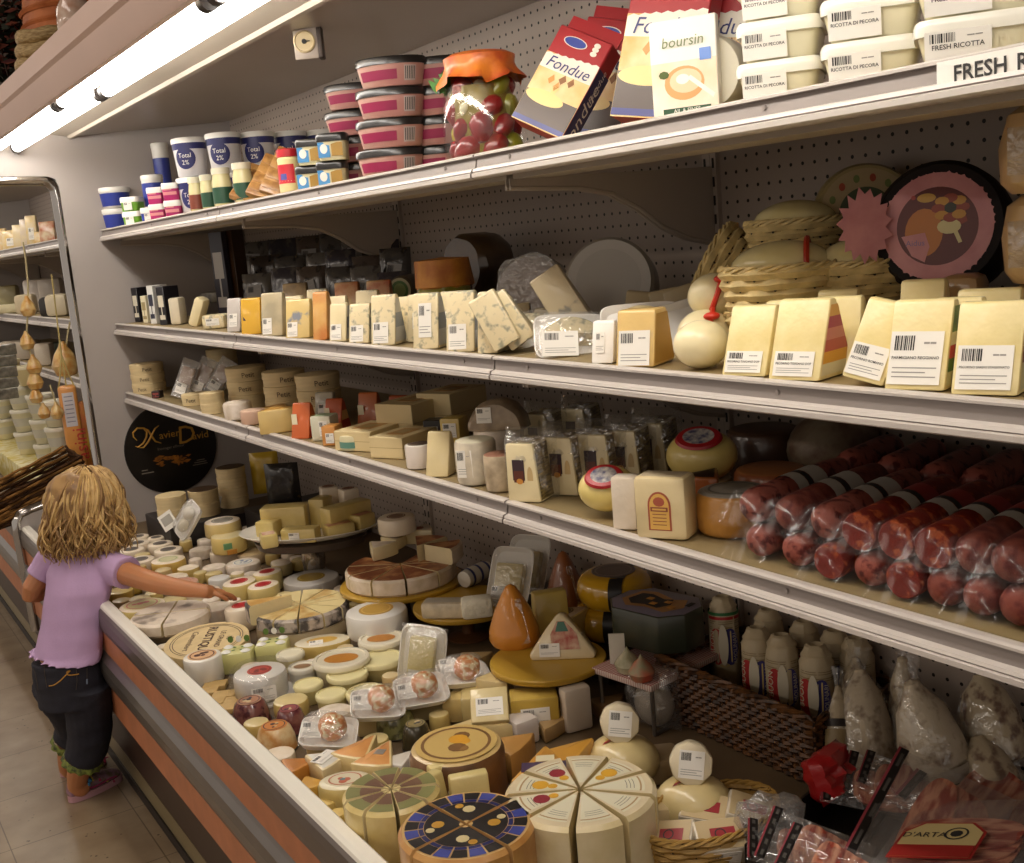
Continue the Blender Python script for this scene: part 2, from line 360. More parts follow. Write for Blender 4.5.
# store lights
def area(loc, sx, sy, e, col):
    l = bpy.data.lights.new('store_light', 'AREA'); l.shape = 'RECTANGLE'; l.size = sx; l.size_y = sy; l.energy = e; l.color = col
    o = bpy.data.objects.new('store_light', l); C.objects.link(o); o.location = loc; return o
for y in (-2, 2.2, 6.4, 10.6): area((-.9, y, 3.3), .5, 2.4, 19, (1, .87, .76))
for y in (-1, 2.6, 6.2): area((-4.6, y, 3.2), .5, 2.4, 42, (1, .87, .74))
w = bpy.data.worlds.new('store_air'); bpy.context.scene.world = w; w.use_nodes = True
w.node_tree.nodes['Background'].inputs[0].default_value = (.9, .79, .69, 1); w.node_tree.nodes['Background'].inputs[1].default_value = .62
sc = bpy.context.scene; sc.view_settings.view_transform = 'Standard'; sc.view_settings.look = 'None'; sc.view_settings.exposure = -.05; sc.view_settings.gamma = 1; sc.view_settings.use_curve_mapping = False
sc.cycles.max_bounces = 7; sc.cycles.transparent_max_bounces = 12; sc.cycles.caustics_reflective = False; sc.cycles.caustics_refractive = False; sc.cycles.sample_clamp_indirect = 4
# ================================================================== product builders
PAPER = M('#ece8df', .5); INK = M('#2b2927', .6); GREYINK = M('#96928c', .6)
FILM = film_mat(amount=.2, milk=.05); FILMY = film_mat(amount=.22, milk=.16, bs=50)
FOAM = M('#efebe4', .45, bump=.03, bs=300)
def warm(c):
    if c is None: return None
    r, g, b = (int(c[i:i+2], 16) for i in (1, 3, 5)); return '#%02x%02x%02x' % (r, int(g*.972), int(b*.985))
def wrapped(col, col2=None, vs=18, lo=.35, hi=.65, bump=.35, bs=38): return M(warm(col), .45, bump=bump, bs=bs, col2=warm(col2), var=0 if col2 else .08, vs=vs, coat=.55, sss=.0, lo=lo, hi=hi)
def cheesem(col, col2=None, vs=25, lo=.35, hi=.65, bump=.12, bs=120): return M(warm(col), .5, bump=bump, bs=bs, col2=warm(col2), var=0 if col2 else .07, vs=vs, lo=lo, hi=hi)
BLUE_CHEESE = wrapped('#e0d7aa', '#9a9b82', 70, .34, .48)
PALE = wrapped('#e8dfae'); BUTTER = wrapped('#ecdf9f'); GOLD = wrapped('#d8a94a'); TAN = wrapped('#d6b273')
RINDW = cheesem('#e9e4d4', '#cfc6ae', 30); RINDG = cheesem('#b9b09c', '#8a8272', 40); RINDB = cheesem('#8a5a30', '#5f3a1e', 30); RINDY = cheesem('#cfa24f', '#b27f33', 30)
WOOD = M('#d9c394', .6, var=.12, vs=14, stretch=(1, 1, 9), bump=.08, bs=60); WOODD = M('#5a4530', .6, var=.2, vs=20)
BLACKP = M('#1d1a19', .3, coat=.3); NAVY = M('#22264f', .35); RED = M('#b3202b', .4); MAG = M('#b02a6a', .35); GREEN = M('#6fa534', .4); BLUEP = M('#3b63a8', .4); ORANGE = M('#d2702b', .45); YELLOW = M('#e0b93a', .45); WHITEP = M('#e6e3dd', .35); CREAM = M('#ebe2c2', .4); DGREEN = M('#244a36', .4); PINK = M('#d58a8c', .45); GOLDP = M('#a57f34', .45); LAV = M('#8c82a3', .4)
SIZES = {}
def T(name, label, cat, P, rz=0, group=None, parts=(), tilt=0, roll=0):
    "parts: (part name, MB, materials, [sub-parts]); one part makes a single-mesh thing"
    rot = (R(tilt), R(roll), rz)
    if len(parts) == 1 and len(parts[0]) == 3:
        o = parts[0][1].build(name, parts[0][2], None, loc=P, rot=rot)
    else:
        o = empty(name, P, rot)
        for p in parts:
            c = p[1].build(p[0], p[2], o)
            if len(p) > 3:
                for q in p[3]: q[1].build(q[0], q[2], c)
    return tag(o, label, cat, group)
def face(P): return math.degrees(math.pi/2-math.atan2(P[0], P[1]))      # turn that looks at where the photographer stood
def rz_of(t): return R(t-90)
def fwd(t): return Vector((math.cos(R(t)), math.sin(R(t)), 0))
def fit(px0, px1, ytop, ybot, z, d=.06, t=None):
    "front bottom edge seen at ybot on level z -> base centre, width, height, rz"
    P = at((px0+px1)/2, ybot, z=z); m = mpp(P)
    if t is None: t = face(P)*.6
    lo = XF+.022
    if z > .9 and P.x < lo: P = onx((px0+px1)/2, lo, z)
    Q = P+fwd(t)*(d/2); Q.z = z
    return Q, (px1-px0)*m, max(.01, (ybot-ytop)*m), rz_of(t)
def onx(px, x, z):
    k = (px-512)/F_PX; A = CR-_f*k     # (d.A)=0
    y = -(x*A.x+(z-EYE.z)*A.z)/A.y
    return Vector((x, y, z))
def fitx(px0, px1, ytop, x, z, t=None):
    "thing whose base is hidden: centre at depth x on level z, top seen at ytop"
    P = onx((px0+px1)/2, x, z); m = mpp(P)
    k = (431.5-ytop)/F_PX; A = CU-_f*k
    zt = -(P.x*A.x+P.y*A.y)/A.z+EYE.z
    if t is None: t = face(P)*.6
    return P, (px1-px0)*m, max(.01, zt-z), rz_of(t)
def barcode(b, x, z, w, h, mi, T0):
    r = random.Random(int(x*1e5)+int(w*1e5)); q = 0
    keep = b.T; b.T = keep @ T0
    while q < w:
        t = w*r.choice((.03, .05, .08)); b.add([(x+q, -.0009, z), (x+min(q+t, w), -.0009, z), (x+min(q+t, w), -.0009, z+h), (x+q, -.0009, z+h)], [[0, 1, 2, 3]], mi); q += t+w*r.choice((.03, .05))
    b.T = keep
def lab(w, h, T0=Matrix(), text=None, lines=3, text2=None, art=True):
    "shop price label facing -y, origin at its centre"
    b = MB(); b.T = T0; b.box((0, -.0003, 0), (w, .0006, h)); b.T = Matrix()
    if art:
        barcode(b, -w*.42, h*.14, w*.38, h*.28, 1, T0)
        b.T = T0
        for i, x in enumerate((.18, .3)): b.add([(w*(x-.04), -.0009, h*.26), (w*(x+.07), -.0009, h*.26), (w*(x+.07), -.0009, h*.30), (w*(x-.04), -.0009, h*.30)], [[0, 1, 2, 3]], 2)
        if text: b.text(text, h*.15, (0, -.001, h*.0), mi=1, maxw=w*.9, bold=.012)
        if text2: b.text(text2, h*.09, (0, -.001, -h*.13), mi=2, maxw=w*.8)
        for i in range(lines):
            z = -h*(.2+.085*i)
            if z < -h*.45: break
            ww = w*(.84-.2*(i % 2)); b.add([(-w*.42, -.0009, z), (-w*.42+ww, -.0009, z), (-w*.42+ww, -.0009, z+h*.022), (-w*.42, -.0009, z+h*.022)], [[0, 1, 2, 3]], 2)
    b.T = Matrix()
    return b
LABM = [PAPER, INK, GREYINK]
def MT(x=0, y=0, z=0, rx=0, ry=0, rz=0): return Matrix.Translation((x, y, z)) @ Matrix.Rotation(R(rz), 4, 'Z') @ Matrix.Rotation(R(ry), 4, 'Y') @ Matrix.Rotation(R(rx), 4, 'X')
def poly(b, pts, y, mi):       # flat printed shape in the xz plane at depth y
    b.add([(x, y, z) for x, z in pts], [list(range(len(pts)))], mi)
def ell(cx, cz, rx, rz, n=24, a0=0, a1=360): return [(cx+rx*math.cos(R(a0+(a1-a0)*i/n)), cz+rz*math.sin(R(a0+(a1-a0)*i/n))) for i in range(n)]
def rect(cx, cz, w, h): return [(cx-w/2, cz-h/2), (cx+w/2, cz-h/2), (cx+w/2, cz+h/2), (cx-w/2, cz+h/2)]
# --- tubs, cups and jars
def tub(rb, rt, h, bodym, lidm, labm=None, band=(.2, .8), lidh=.012, text=None, badge=None, n=28, sx=1, sy=1, lidr=1.04, tcol=None):
    b = MB(); hb = h-lidh; b.lathe([(0, 0), (rb*.93, 0), (rb, .003), (rt, hb), (0, hb)], n, sx=sx, sy=sy); ps = [('tub_body', b, bodym)]
    b = MB(); q = rt*lidr; b.lathe([(rt*.9, hb-.004), (q, hb-.004), (q, h-.004), (q-.002, h-.001), (q*.86, h), (q*.84, h-.003), (0, h-.003)], n, sx=sx, sy=sy); ps.append(('lid', b, lidm))
    if labm:
        b = MB(); f = lambda t: rb+(rt-rb)*t+.0008
        b.lathe([(f(band[0]), hb*band[0]), (f(band[1]), hb*band[1])], n, sx=sx, sy=sy); mats = [labm, tcol or WHITEP]
        if text:
            zc = hb*(band[0]+band[1])/2; hh = hb*(band[1]-band[0])*.5; wrap_text(b, text, hh, zc, f((band[0]+band[1])/2)+.0008, -90, 1, sx, sy)
        ps.append(('label', b, mats))
    if badge:
        bm_, zc, br, txt = badge; b = MB(); rq = lambda z: rb+(rt-rb)*(z/hb)+.0014
        for a0 in (-90,):
            for i in range(24):
                for k0, k1 in ((0, .3), (.3, .6), (.6, .82), (.82, 1)):
                    P = []
                    for k, j in ((k0, i), (k1, i), (k1, i+1), (k0, i+1)):
                        a = 2*PI*j/24; zz = zc+k*br*math.sin(a); an = R(a0)+k*br*math.cos(a)/rq(zc); P.append((rq(zz)*math.cos(an), rq(zz)*math.sin(an), zz))
                    b.add(P, [[0, 1, 2, 3]], 0)
            for k, (s, dz) in enumerate(txt): wrap_text(b, s, br*.42, zc+dz*br, rq(zc+dz*br)+.0014, a0, 1)
        ps.append(('badge', b, [bm_, WHITEP]))
    return ps
def wrap_text(b, s, h, zc, r, a0, mi, sx=1, sy=1, maxw=None):
    vs, fs, w = text_data(s); sc = h/.7
    mw = maxw or r*1.5
    if w*sc > mw: sc = mw/w
    b.add([(r*math.cos(R(a0)+p.x*sc/r)*sx, r*math.sin(R(a0)+p.x*sc/r)*sy, zc+p.y*sc) for p in vs], fs, mi)
def rtub(w, d, h, bodym, lidm, label=None, taper=.86, lidh=.014, e=.45):
    b = MB(); hb = h-lidh; R2 = [((0, 0, z), (w/2*k, 0, 0), (0, d/2*k, 0), e) for z, k in ((0, taper*.96), (.003, taper), (hb, .97))]; b.loft(R2, n=40); ps = [('tub_body', b, bodym)]
    b = MB(); b.loft([((0, 0, z), (w/2*k, 0, 0), (0, d/2*k, 0), e) for z, k in ((hb-.005, .97), (hb-.005, 1.02), (hb+.004, 1.03), (h-.002, 1.0), (h, .96), (h-.003, .9))], n=40); ps.append(('lid', b, lidm))
    if label: ps.append(('price_label', lab(label[0], label[1], MT(label[2], -d/2*(taper+.97)/2-.004, hb*.5, rx=8 if taper < .9 else 3), label[3] if len(label) > 3 else None, 0), LABM))
    return ps
def jar(r, h, content, lidm, labelm=None, lidh=.012, neck=.82, n=24, glass=None, text=None):
    b = MB(); hb = h-lidh; b.lathe([(0, 0), (r*.9, 0), (r, .004), (r, hb*.72), (r*neck, hb*.93), (r*neck, hb), (0, hb)], n); ps = [('jar_body', b, content)]
    b = MB(); b.lathe([(r*neck, hb-.002), (r*neck+.002, hb-.002), (r*neck+.002, h-.001), (r*neck, h), (0, h)], n); ps.append(('lid', b, lidm))
    if labelm:
        b = MB(); b.lathe([(r+.0006, hb*.14), (r+.0006, hb*.6)], n)
        if text: wrap_text(b, text, hb*.16, hb*.37, r+.0012, -90, 1)
        ps.append(('label', b, [labelm, WHITEP]))
    return ps
# --- cheeses
def wheel(r, h, side, top, n=36, bev=None, jit=.0, seed=0, bulge=.0, sx=1, sy=1):
    b = MB(); v = bev or h*.16
    b.lathe([(0, 0), (r-v, 0), (r-v*.3, v*.3), (r+bulge*.4, v), (r+bulge, h/2), (r+bulge*.4, h-v), (r-v*.3, h-v*.3), (r-v, h), (0, h)], n, mis=[0, 0, 0, 0, 0, 0, 1, 1], jit=jit, seed=seed, sx=sx, sy=sy)
    return ('cheese', b, [side, top])
def disc_label(r, z, mats, text=None, sx=1, sy=1, ring=True, rz=0, art=None):
    b = MB(); b.T = Matrix.Rotation(R(rz), 4, 'Z')
    b.lathe([(r, z), (r, z+.0006), (0, z+.0006)], 32, sx=sx, sy=sy)
    if ring: b.lathe([(r*.78, z+.001), (r*.86, z+.001)], 32, mis=1, sx=sx, sy=sy)
    if text: b.text(text, r*.34, (0, 0, z+.0012), (1, 0, 0), (0, 1, 0), 1, maxw=r*1.3)
    if art:
        rr = random.Random(art)
        for i in range(5):
            a = rr.uniform(0, 6.28); q = rr.uniform(.1, .5)*r; s = r*rr.uniform(.12, .26); b.T = Matrix.Rotation(R(rz), 4, 'Z') @ Matrix.Translation((q*math.cos(a), q*math.sin(a), 0)); b.lathe([(s, z+.001), (0, z+.001+.0001*i)], 10, mis=1 + i % max(1, len(mats)-1))
    return ('top_label', b, mats)
def slice_(r, h, a0, a1, rind, paste, top, gap=.0012, r0=0, bev=.006):
    b = MB(); ca = (a0+a1)/2; ox, oy = gap*2*math.cos(R(ca)), gap*2*math.sin(R(ca)); b.T = Matrix.Translation((ox, oy, 0))
    g = math.degrees(gap/r)
    b.lathe([(r0, 0), (r-bev, 0), (r, bev), (r, h-bev), (r-bev, h), (r0, h)] if r0 == 0 else [(r0, 0), (r, 0), (r, h), (r0, h)], max(3, int((a1-a0)/6)), R(a0+g), R(a1-g), mis=[0, 0, 0, 0, 2] if r0 == 0 else 0, mcut=1)
    return ('cheese', b, [rind, paste, top])
def standing(w, d, h, paste, rind=None, label=None, side=None, tip=.014, lean=0, rside=True):
    "wedge standing on its rind, tip up, cut face to the front; label (w,h,x,z,text); side art materials"
    t = tip/2; b = MB(); L = lean
    b.hexa([(-w/2, -d/2, 0), (w/2, -d/2, 0), (w/2, d/2, 0), (-w/2, d/2, 0), (-w/2, L-t, h), (w/2, L-t, h), (w/2, L+t, h), (-w/2, L+t, h)], bev=.004, mis=[1, 0, 0, 0, 0, 0])
    ps = [('cheese', b, [paste, rind or paste])]
    k = math.degrees(math.atan2(d/2+L-t, h))
    if label:
        lw, lh, lx, lz = label[:4]; y = -d/2+(d/2+L-t)*(lz/h)
        ps.append(('price_label', lab(lw, lh, MT(lx, y-.0012, lz, rx=-k), label[4] if len(label) > 4 else None, label[5] if len(label) > 5 else 3, label[6] if len(label) > 6 else None), LABM))
    if side:
        b = MB(); x = w/2+.0006; n = len(side)
        for i in range(n):
            z0, z1 = h*(.06+.86*i/n), h*(.06+.86*(i+1)/n); f0 = lambda z: (-d/2+(d/2+L-t)*z/h, d/2+(L+t-d/2)*z/h)
            a, c = f0(z0), f0(z1); b.add([(x, a[0]+.002, z0), (x, a[1]-.002, z0), (x, c[1]-.002, z1), (x, c[0]+.002, z1)], [[0, 1, 2, 3]], i)
        ps.append(('side_label', b, side))
    return ps
def block(w, d, h, m, bev=.005, label=None, top=None, text=None, topl=None, taper=1):
    b = MB(); k = taper
    b.hexa([(-w/2, -d/2, 0), (w/2, -d/2, 0), (w/2, d/2, 0), (-w/2, d/2, 0), (-w/2*k, -d/2*k, h), (w/2*k, -d/2*k, h), (w/2*k, d/2*k, h), (-w/2*k, d/2*k, h)], bev=min(bev, h*.3), mis=[0, 1, 0, 0, 0, 0]); ps = [('cheese', b, [m, top or m])]
    if label: ps.append(('price_label', lab(label[0], label[1], MT(label[2], -d/2*(1+k)/2-.001-(d/2*(1-k))*0, label[3]), label[4] if len(label) > 4 else None), LABM))
    if topl: ps.append(('price_label', lab(topl[0], topl[1], MT(topl[2], topl[3], h+.0012, rx=-90, rz=topl[4] if len(topl) > 4 else 0)), LABM))
    return ps
def lying(w, d, h, m, top=None, label=None, bev=.005, side=None):
    "triangular wedge lying flat, tip to the back"
    b = MB(); b.prism([(-w/2, -d/2+.006), (-w*.2, -d/2), (w*.2, -d/2), (w/2, -d/2+.006), (.003, d/2), (-.003, d/2)], 0, h, 0, 1, bev); ps = [('cheese', b, [m, top or m])]
    if label: ps.append(('price_label', lab(label[0], label[1], MT(label[2], -d/2-.001, h*.5)), LABM))
    return ps
def tray_mb(w, d, rim=.014):
    b = MB(); E_ = .35
    b.loft([((0, 0, z), (w/2*k-o, 0, 0), (0, d/2*k-o, 0), E_) for z, k, o in ((0, .86, 0), (.002, .88, 0), (rim, 1, 0), (rim+.001, 1, .002), (rim-.002, .985, .004), (.004, .88, .002))], n=40)
    return b
def film_over(w, d, h, z0=.012, sag=.35, seed=0):
    "stretched film over a tray"
    b = MB(); n = 12; P = []; rnd = random.Random(seed)
    for i in range(n+1):
        for j in range(n+1):
            u, v = i/n*2-1, j/n*2-1; r = max(abs(u), abs(v)); k = max(0, 1-r**2.2)
            P.append((u*w/2, v*d/2, z0+h*k+noise.noise(Vector((u*3+seed, v*3, 0)))*.003*(1-r)))
    b.add(P, [[i*(n+1)+j, (i+1)*(n+1)+j, (i+1)*(n+1)+j+1, i*(n+1)+j+1] for i in range(n) for j in range(n)])
    return b
def tube_end(L, r, m, e=.35, n=20, seed=0, lump=.05, flat=False):
    "sausage lying along y, -y end toward the front"
    b = MB(); b.T = Matrix.Rotation(R(-90), 4, 'X')
    prof = [(0, 0)]
    if flat: prof += [(r*.9, 0), (r, .004), (r, L*.4)]
    else: prof += [(r*.35, r*.05), (r*.7, r*.2), (r*.93, r*.5), (r, r*.9), (r*1.0, L*.45)]
    prof += [(r, L*.8), (r*.9, L-r*.5), (r*.5, L-r*.12), (0, L)]
    b.lathe([(q, -L/2+z) for q, z in prof], n, mis=[1 if flat and i == 0 else 0 for i in range(len(prof)-1)], jit=lump, seed=seed)
    return b
def crumple(w, h, thick, m_seed, nx=14, nz=14, amp=.006):
    "closed puffy bag shell standing in xz"
    b = MB(); P = []
    for s in (-1, 1):
        for i in range(nx+1):
            for j in range(nz+1):
                u, v = i/nx*2-1, j/nz*2-1
                k = max(0, (1-u**4))**.5*max(0, (1-v**4))**.5
                P.append((u*w/2, s*thick/2*k+noise.noise(Vector((u*2.5+m_seed, v*2.5+s, m_seed)))*amp*min(1, k*2), (v+1)*h/2))
    q = (nx+1)*(nz+1); F = []
    for s in range(2):
        for i in range(nx):
            for j in range(nz):
                a = s*q+i*(nz+1)+j; f = [a, a+nz+1, a+nz+2, a+1]; F.append(f if s == 0 else f[::-1])
    b.add(P, F); return b
# --- baskets
def oval_weave(rx, ry, h, rows, n, taper=.8, r=.003, phase=0, square=0, strands=36):
    "woven wall of an (optionally squarish) basket: rows of over-and-under strands on upright stakes"
    def pos(a, k, out):
        c, s = math.cos(a), math.sin(a)
        if square: c, s = math.copysign(abs(c)**square, c), math.copysign(abs(s)**square, s)
        return Vector((c*(rx*k+out), s*(ry*k+out), 0))
    w = MB(); st = MB()
    for j in range(rows):
        z = h*(j+.5)/rows; k = taper+(1-taper)*z/h; path = []
        for i in range(n):
            a = 2*PI*i/n; p = pos(a, k, r*.9*(1 if (i//2+j) % 2 else -1)); p.z = z+random.uniform(-.0006, .0006); path.append(p)
        w.tube(path, h/rows*.56, 5, closed=True)
    for i in range(strands):
        a = 2*PI*(i+.5)/strands; p0, p1 = pos(a, taper, 0), pos(a, 1, 0); p1.z = h; st.tube([p0, p1], r*.8, 5)
    rim = MB()
    for q in range(3):
        path = []
        for i in range(n*2):
            a = 2*PI*i/(n*2); ph = a*n/4+q*2.1; p = pos(a, 1, r*1.5*math.cos(ph)); p.z = h+r*1.5*math.sin(ph); path.append(p)
        rim.tube(path, r*1.1, 5, closed=True)
    base = MB(); pts = [pos(2*PI*i/n, taper, 0) for i in range(n)]; base.prism([(p.x, p.y) for p in pts], 0, .004)
    return w, st, rim, base
def rect_weave(w, d, h, rows, r=.003, step=.011, taper=.94, lean=None):
    "rectangular wicker basket"
    pts = []
    def perim(k, out):
        W, D = w*k/2, d*k/2; L = []
        for (x0, y0, x1, y1, nx, ny) in ((-W, -D, W, -D, 0, -1), (W, -D, W, D, 1, 0), (W, D, -W, D, 0, 1), (-W, D, -W, -D, -1, 0)):
            n = max(4, int(round(math.hypot(x1-x0, y1-y0)/step/2))*2)
            for i in range(n):
                t = (i+.0)/n; L.append((x0+(x1-x0)*t, y0+(y1-y0)*t, nx, ny))
        return L
    wv = MB()
    for j in range(rows):
        z = h*(j+.5)/rows; k = taper+(1-taper)*z/h; L = perim(1, 0); path = []
        for i, (x, y, nx, ny) in enumerate(L):
            o = r*(1 if (i+j) % 2 else -1); path.append((x*k+nx*o, y*k+ny*o, z+random.uniform(-.0008, .0008)))
        wv.tube(path, h/rows*.58, 5, closed=True)
    st = MB()
    for (x, y, nx, ny) in perim(1, 0)[::2]: st.tube([(x*taper, y*taper, 0), (x, y, h)], r*.8, 5)
    rim = MB(); L = perim(1, 0)
    for q in range(3):
        rim.tube([(x+nx*r*1.4*math.cos(i*.9+q*2.1), y+ny*r*1.4*math.cos(i*.9+q*2.1), h+r*1.4*math.sin(i*.9+q*2.1)) for i, (x, y, nx, ny) in enumerate(L)], r*1.2, 5, closed=True)
    base = MB(); base.box((0, 0, .002), (w*taper, d*taper, .004))
    return wv, st, rim, base
# ================================================================== top shelf
def colr(pxc, x, z): return onx(pxc, x, z)
G_ = 'white tubs with blue bands on the top shelf'
# small tubs by the end panel
P, w, h, rz = fitx(105, 134, 176, 1.03, S1); m_ = w/2
for k, lb in ((0, 'small blue tub at the end panel, lower of its stack'), (1, 'small blue tub with white lid topping the stack by the end panel')):
    T('tub', lb, 'tub', P+Vector((0, .012*(1-k), k*.073)), rz, 'blue tubs by the end panel', tub(m_*.86, m_, .072, WHITEP, WHITEP, M('#2b3a8e', .35), (.12, .86)))
P, w, h, rz = fitx(127, 147, 192, 1.02, S1)
for k, lb in ((0, 'lime green labelled tub, lower of two'), (1, 'lime green labelled tub stacked on another')):
    T('square_tub', lb, 'tub', P+Vector((-.004, 0, k*.047)), rz, 'lime green tubs', rtub(.066, .06, .046, GREEN if 1 else 0, WHITEP, (.03, .026, .0), .92, .012))
P = onx(151, 1.015, S1)
T('square_tub', 'small tub with blue label between the lime and pink tubs', 'tub', P, rz_of(60), None, rtub(.05, .05, .046, M('#3a4aa0', .35), WHITEP, (.022, .022, 0), .92, .012))
for i, px in enumerate((160, 175.5)):
    P = onx(px, 1.012, S1)
    for k in range(2):
        T('square_tub', ('%s pink tub of the %s pink stack' % (('lower', 'upper')[k], ('first', 'second')[i]))+' from the end panel', 'tub', P+Vector((0, 0, k*.0505)), rz_of(58), 'pink tubs', rtub(.0515, .05, .05, MAG, WHITEP, None, .9, .012)+[('stripe_label', (lambda b: (poly(b, rect(0, .02, .04, .009), -.0243, 0), poly(b, rect(-.006, .031, .024, .004), -.0249, 0), b)[-1])(MB()), [PINK])])
P, w, h, rz = fitx(148, 168, 175, 1.09, S1)
T('tub', 'blue and white tub standing behind the pink tubs', 'tub', P, rz, None, tub(.03, .035, h, WHITEP, WHITEP, M('#2b3a8e', .35), (.4, .9)))
# big tubs in two layers
xs = [188, 222, 256, 289, 322]; rr = .0495
def bigtub(px, k, lb):
    P = at(px, {188: 138, 222: 133, 256: 132, 289: 131.5, 322: 130}[px], z=S1+.226); P.z = S1+k*.113
    w_ = M('#d9d6d8', .35); ps = tub(rr*.84, rr, .112, w_, WHITEP, None, badge=(M('#2a2c62', .35), .052, .031, (('Total', .25), ('2%', -.4))), n=32)
    b = MB(); f = lambda z: rr*.84+(rr-rr*.84)*z/.100+.001; b.lathe([(f(.078), .078), (f(.097), .097)], 32); ps.append(('navy_band', b, M('#2a2c62', .35)))
    T('yogurt_tub', lb, 'tub', P, rz_of(52), G_, ps)
nm = ('first', 'second', 'third', 'fourth', 'fifth')
for i, px in enumerate(xs):
    bigtub(px, 0, nm[i]+' white tub from the end panel in the bottom layer, behind small jars'); bigtub(px, 1, nm[i]+' large white tub with navy disc from the end panel, upper layer')
P, w, h, rz = fitx(162, 178, 143, 1.19, S1)
T('tub', 'narrow blue and white carton cup behind the pink tubs by the end panel', 'tub', P, rz, None, tub(w*.42, w*.5, h, WHITEP, WHITEP, M('#2b3a8e', .35), (.5, .85)))
# little jars
for i, (px, lb) in enumerate(((199, 'first'), (211, 'second'), (225, 'third'), (246, 'fourth'))):
    P = onx(px, 1.02+.01*(i % 2), S1); q = .026 if i > 1 else .021
    T('jar', lb+' small jar of pale spread from the end panel, dark green label', 'jar', P, rz_of(55), 'small jars of pale spread', jar(q, .105 if i > 1 else .1, M('#d9cf9d', .25, coat=.6), M('#d8d2ba', .4), DGREEN if i else M('#7a3b2a', .4), .014, .86))
# crispbread packs leaning back
for i, (px, lb, ti) in enumerate(((245, 'tan crispbread pack lying lowest beside the small jars', -48), (262, 'tan crispbread pack leaning in the middle of three', -38), (276, 'tan crispbread pack leaning nearest the red lidded bottle', -30))):
    P = onx(px, 1.02+.012*i, S1); b = MB(); b.box((0, 0, .066), (.088, .018, .132), 0, .004)
    for k in range(4): b.box((0, -.01, .022+.029*k), (.082, .003, .022), 0, .001)
    T('crispbread_pack', lb, 'crispbread', P+Vector((0, 0, .007)), rz_of(50), 'tan crispbread packs', [('pack', b, M('#b98a4e', .4, col2='#8e6233', vs=40, bump=.5, bs=60, coat=.5))], tilt=ti, roll=22)
P, w, h, rz = fitx(280, 305, 149, 1.02, S1)
b = MB(); q = w*.46; b.lathe([(0, 0), (q*.85, 0), (q, .006), (q*1.02, h*.3), (q*.92, h*.55), (q*.98, h*.78), (q*.8, h*.84), (0, h*.84)], 24)
b2 = MB(); b2.lathe([(q*.86, h*.82), (q*.95, h*.83), (q*.95, h*.98), (q*.85, h), (0, h)], 24); b3 = MB(); b3.lathe([(q*1.03, h*.25), (q*.97, h*.5), (q*1.0, h*.66)], 20, R(-150), R(-40)); b3.lathe([(q*1.045, h*.33), (q*1.0, h*.46)], 8, R(-115), R(-80), 1)
T('squeeze_bottle', 'cream squeeze bottle with bright red lid and red label', 'bottle', P, rz, None, [('bottle_body', b, M('#e2d49d', .3)), ('lid', b2, RED), ('label', b3, [M('#c22c35', .4), M('#4a4a90', .4)])])
# black lidded tubs with blue and gold labels
def bluetub(P, lb):
    ps = rtub(.066, .066, .056, M('#d7cfa8', .3), BLACKP, None, .9, .012)
    b = MB(); poly(b, rect(-.016, .022, .025, .032), -.0312, 0); poly(b, rect(.012, .022, .024, .028), -.0314, 1); poly(b, ell(-.016, .024, .008, .010), -.0319, 2); ps.append(('front_label', b, [M('#4a8fc8', .4), GOLDP, PAPER]))
    T('spread_tub', lb, 'tub', P, rz_of(56), 'black lidded tubs with blue labels', ps)
for i, (px, x) in enumerate(((314, 1.035), (335, 1.04))):
    for k in range(2): bluetub(onx(px, x, S1+k*.0565), ('lower', 'upper')[k]+(' black lidded tub with blue label behind the red lidded bottle', ' black lidded tub with blue and gold label by the pink oval tubs')[i])
# oval pink tubs
def ovaltub(P, lb, s=1):
    h = .055*s; ps = tub(.058*s, .067*s, h, M('#b9837c', .4, col2='#c9a595', vs=8), BLACKP, None, sx=1, sy=.68, n=32, lidh=.011)
    b = MB(); f = lambda z: (.058+.009*z/(h-.011))*s+.0012
    b.lathe([(f(.012), .012), (f(.03), .03)], 14, R(-150), R(-75), 0, sx=1, sy=.68); b.lathe([(f(.008), .008), (f(.036), .036)], 8, R(-62), R(-38), 1, sx=1, sy=.68)
    for q in range(6): b.lathe([(f(.011)+.0004, .011), (f(.034)+.0004, .034)], 1, R(-60+3.6*q), R(-58.4+3.6*q), 2, sx=1, sy=.68)
    vs = ell(0, .021, .0, .0)
    ps.append(('label', b, [M('#8f1f48', .4), M('#b9a9a4', .4), INK])); T('spread_tub', lb, 'tub', P, rz_of(54), 'pink oval tubs with black lids', ps)
lv = ('bottom', 'second', 'third', 'top')
for k in range(4): ovaltub(onx(356, 1.12, S1+k*.0556), lv[k]+' pink oval tub in the stack nearest the white tubs', .96)
for k in range(4): ovaltub(onx(393, 1.055, S1+k*.0556), lv[k]+' pink oval tub in the front middle stack')
for k in range(4): ovaltub(onx(441, 1.15, S1+k*.0556), lv[k]+' pink oval tub in the stack beside the pickle jar', .96)
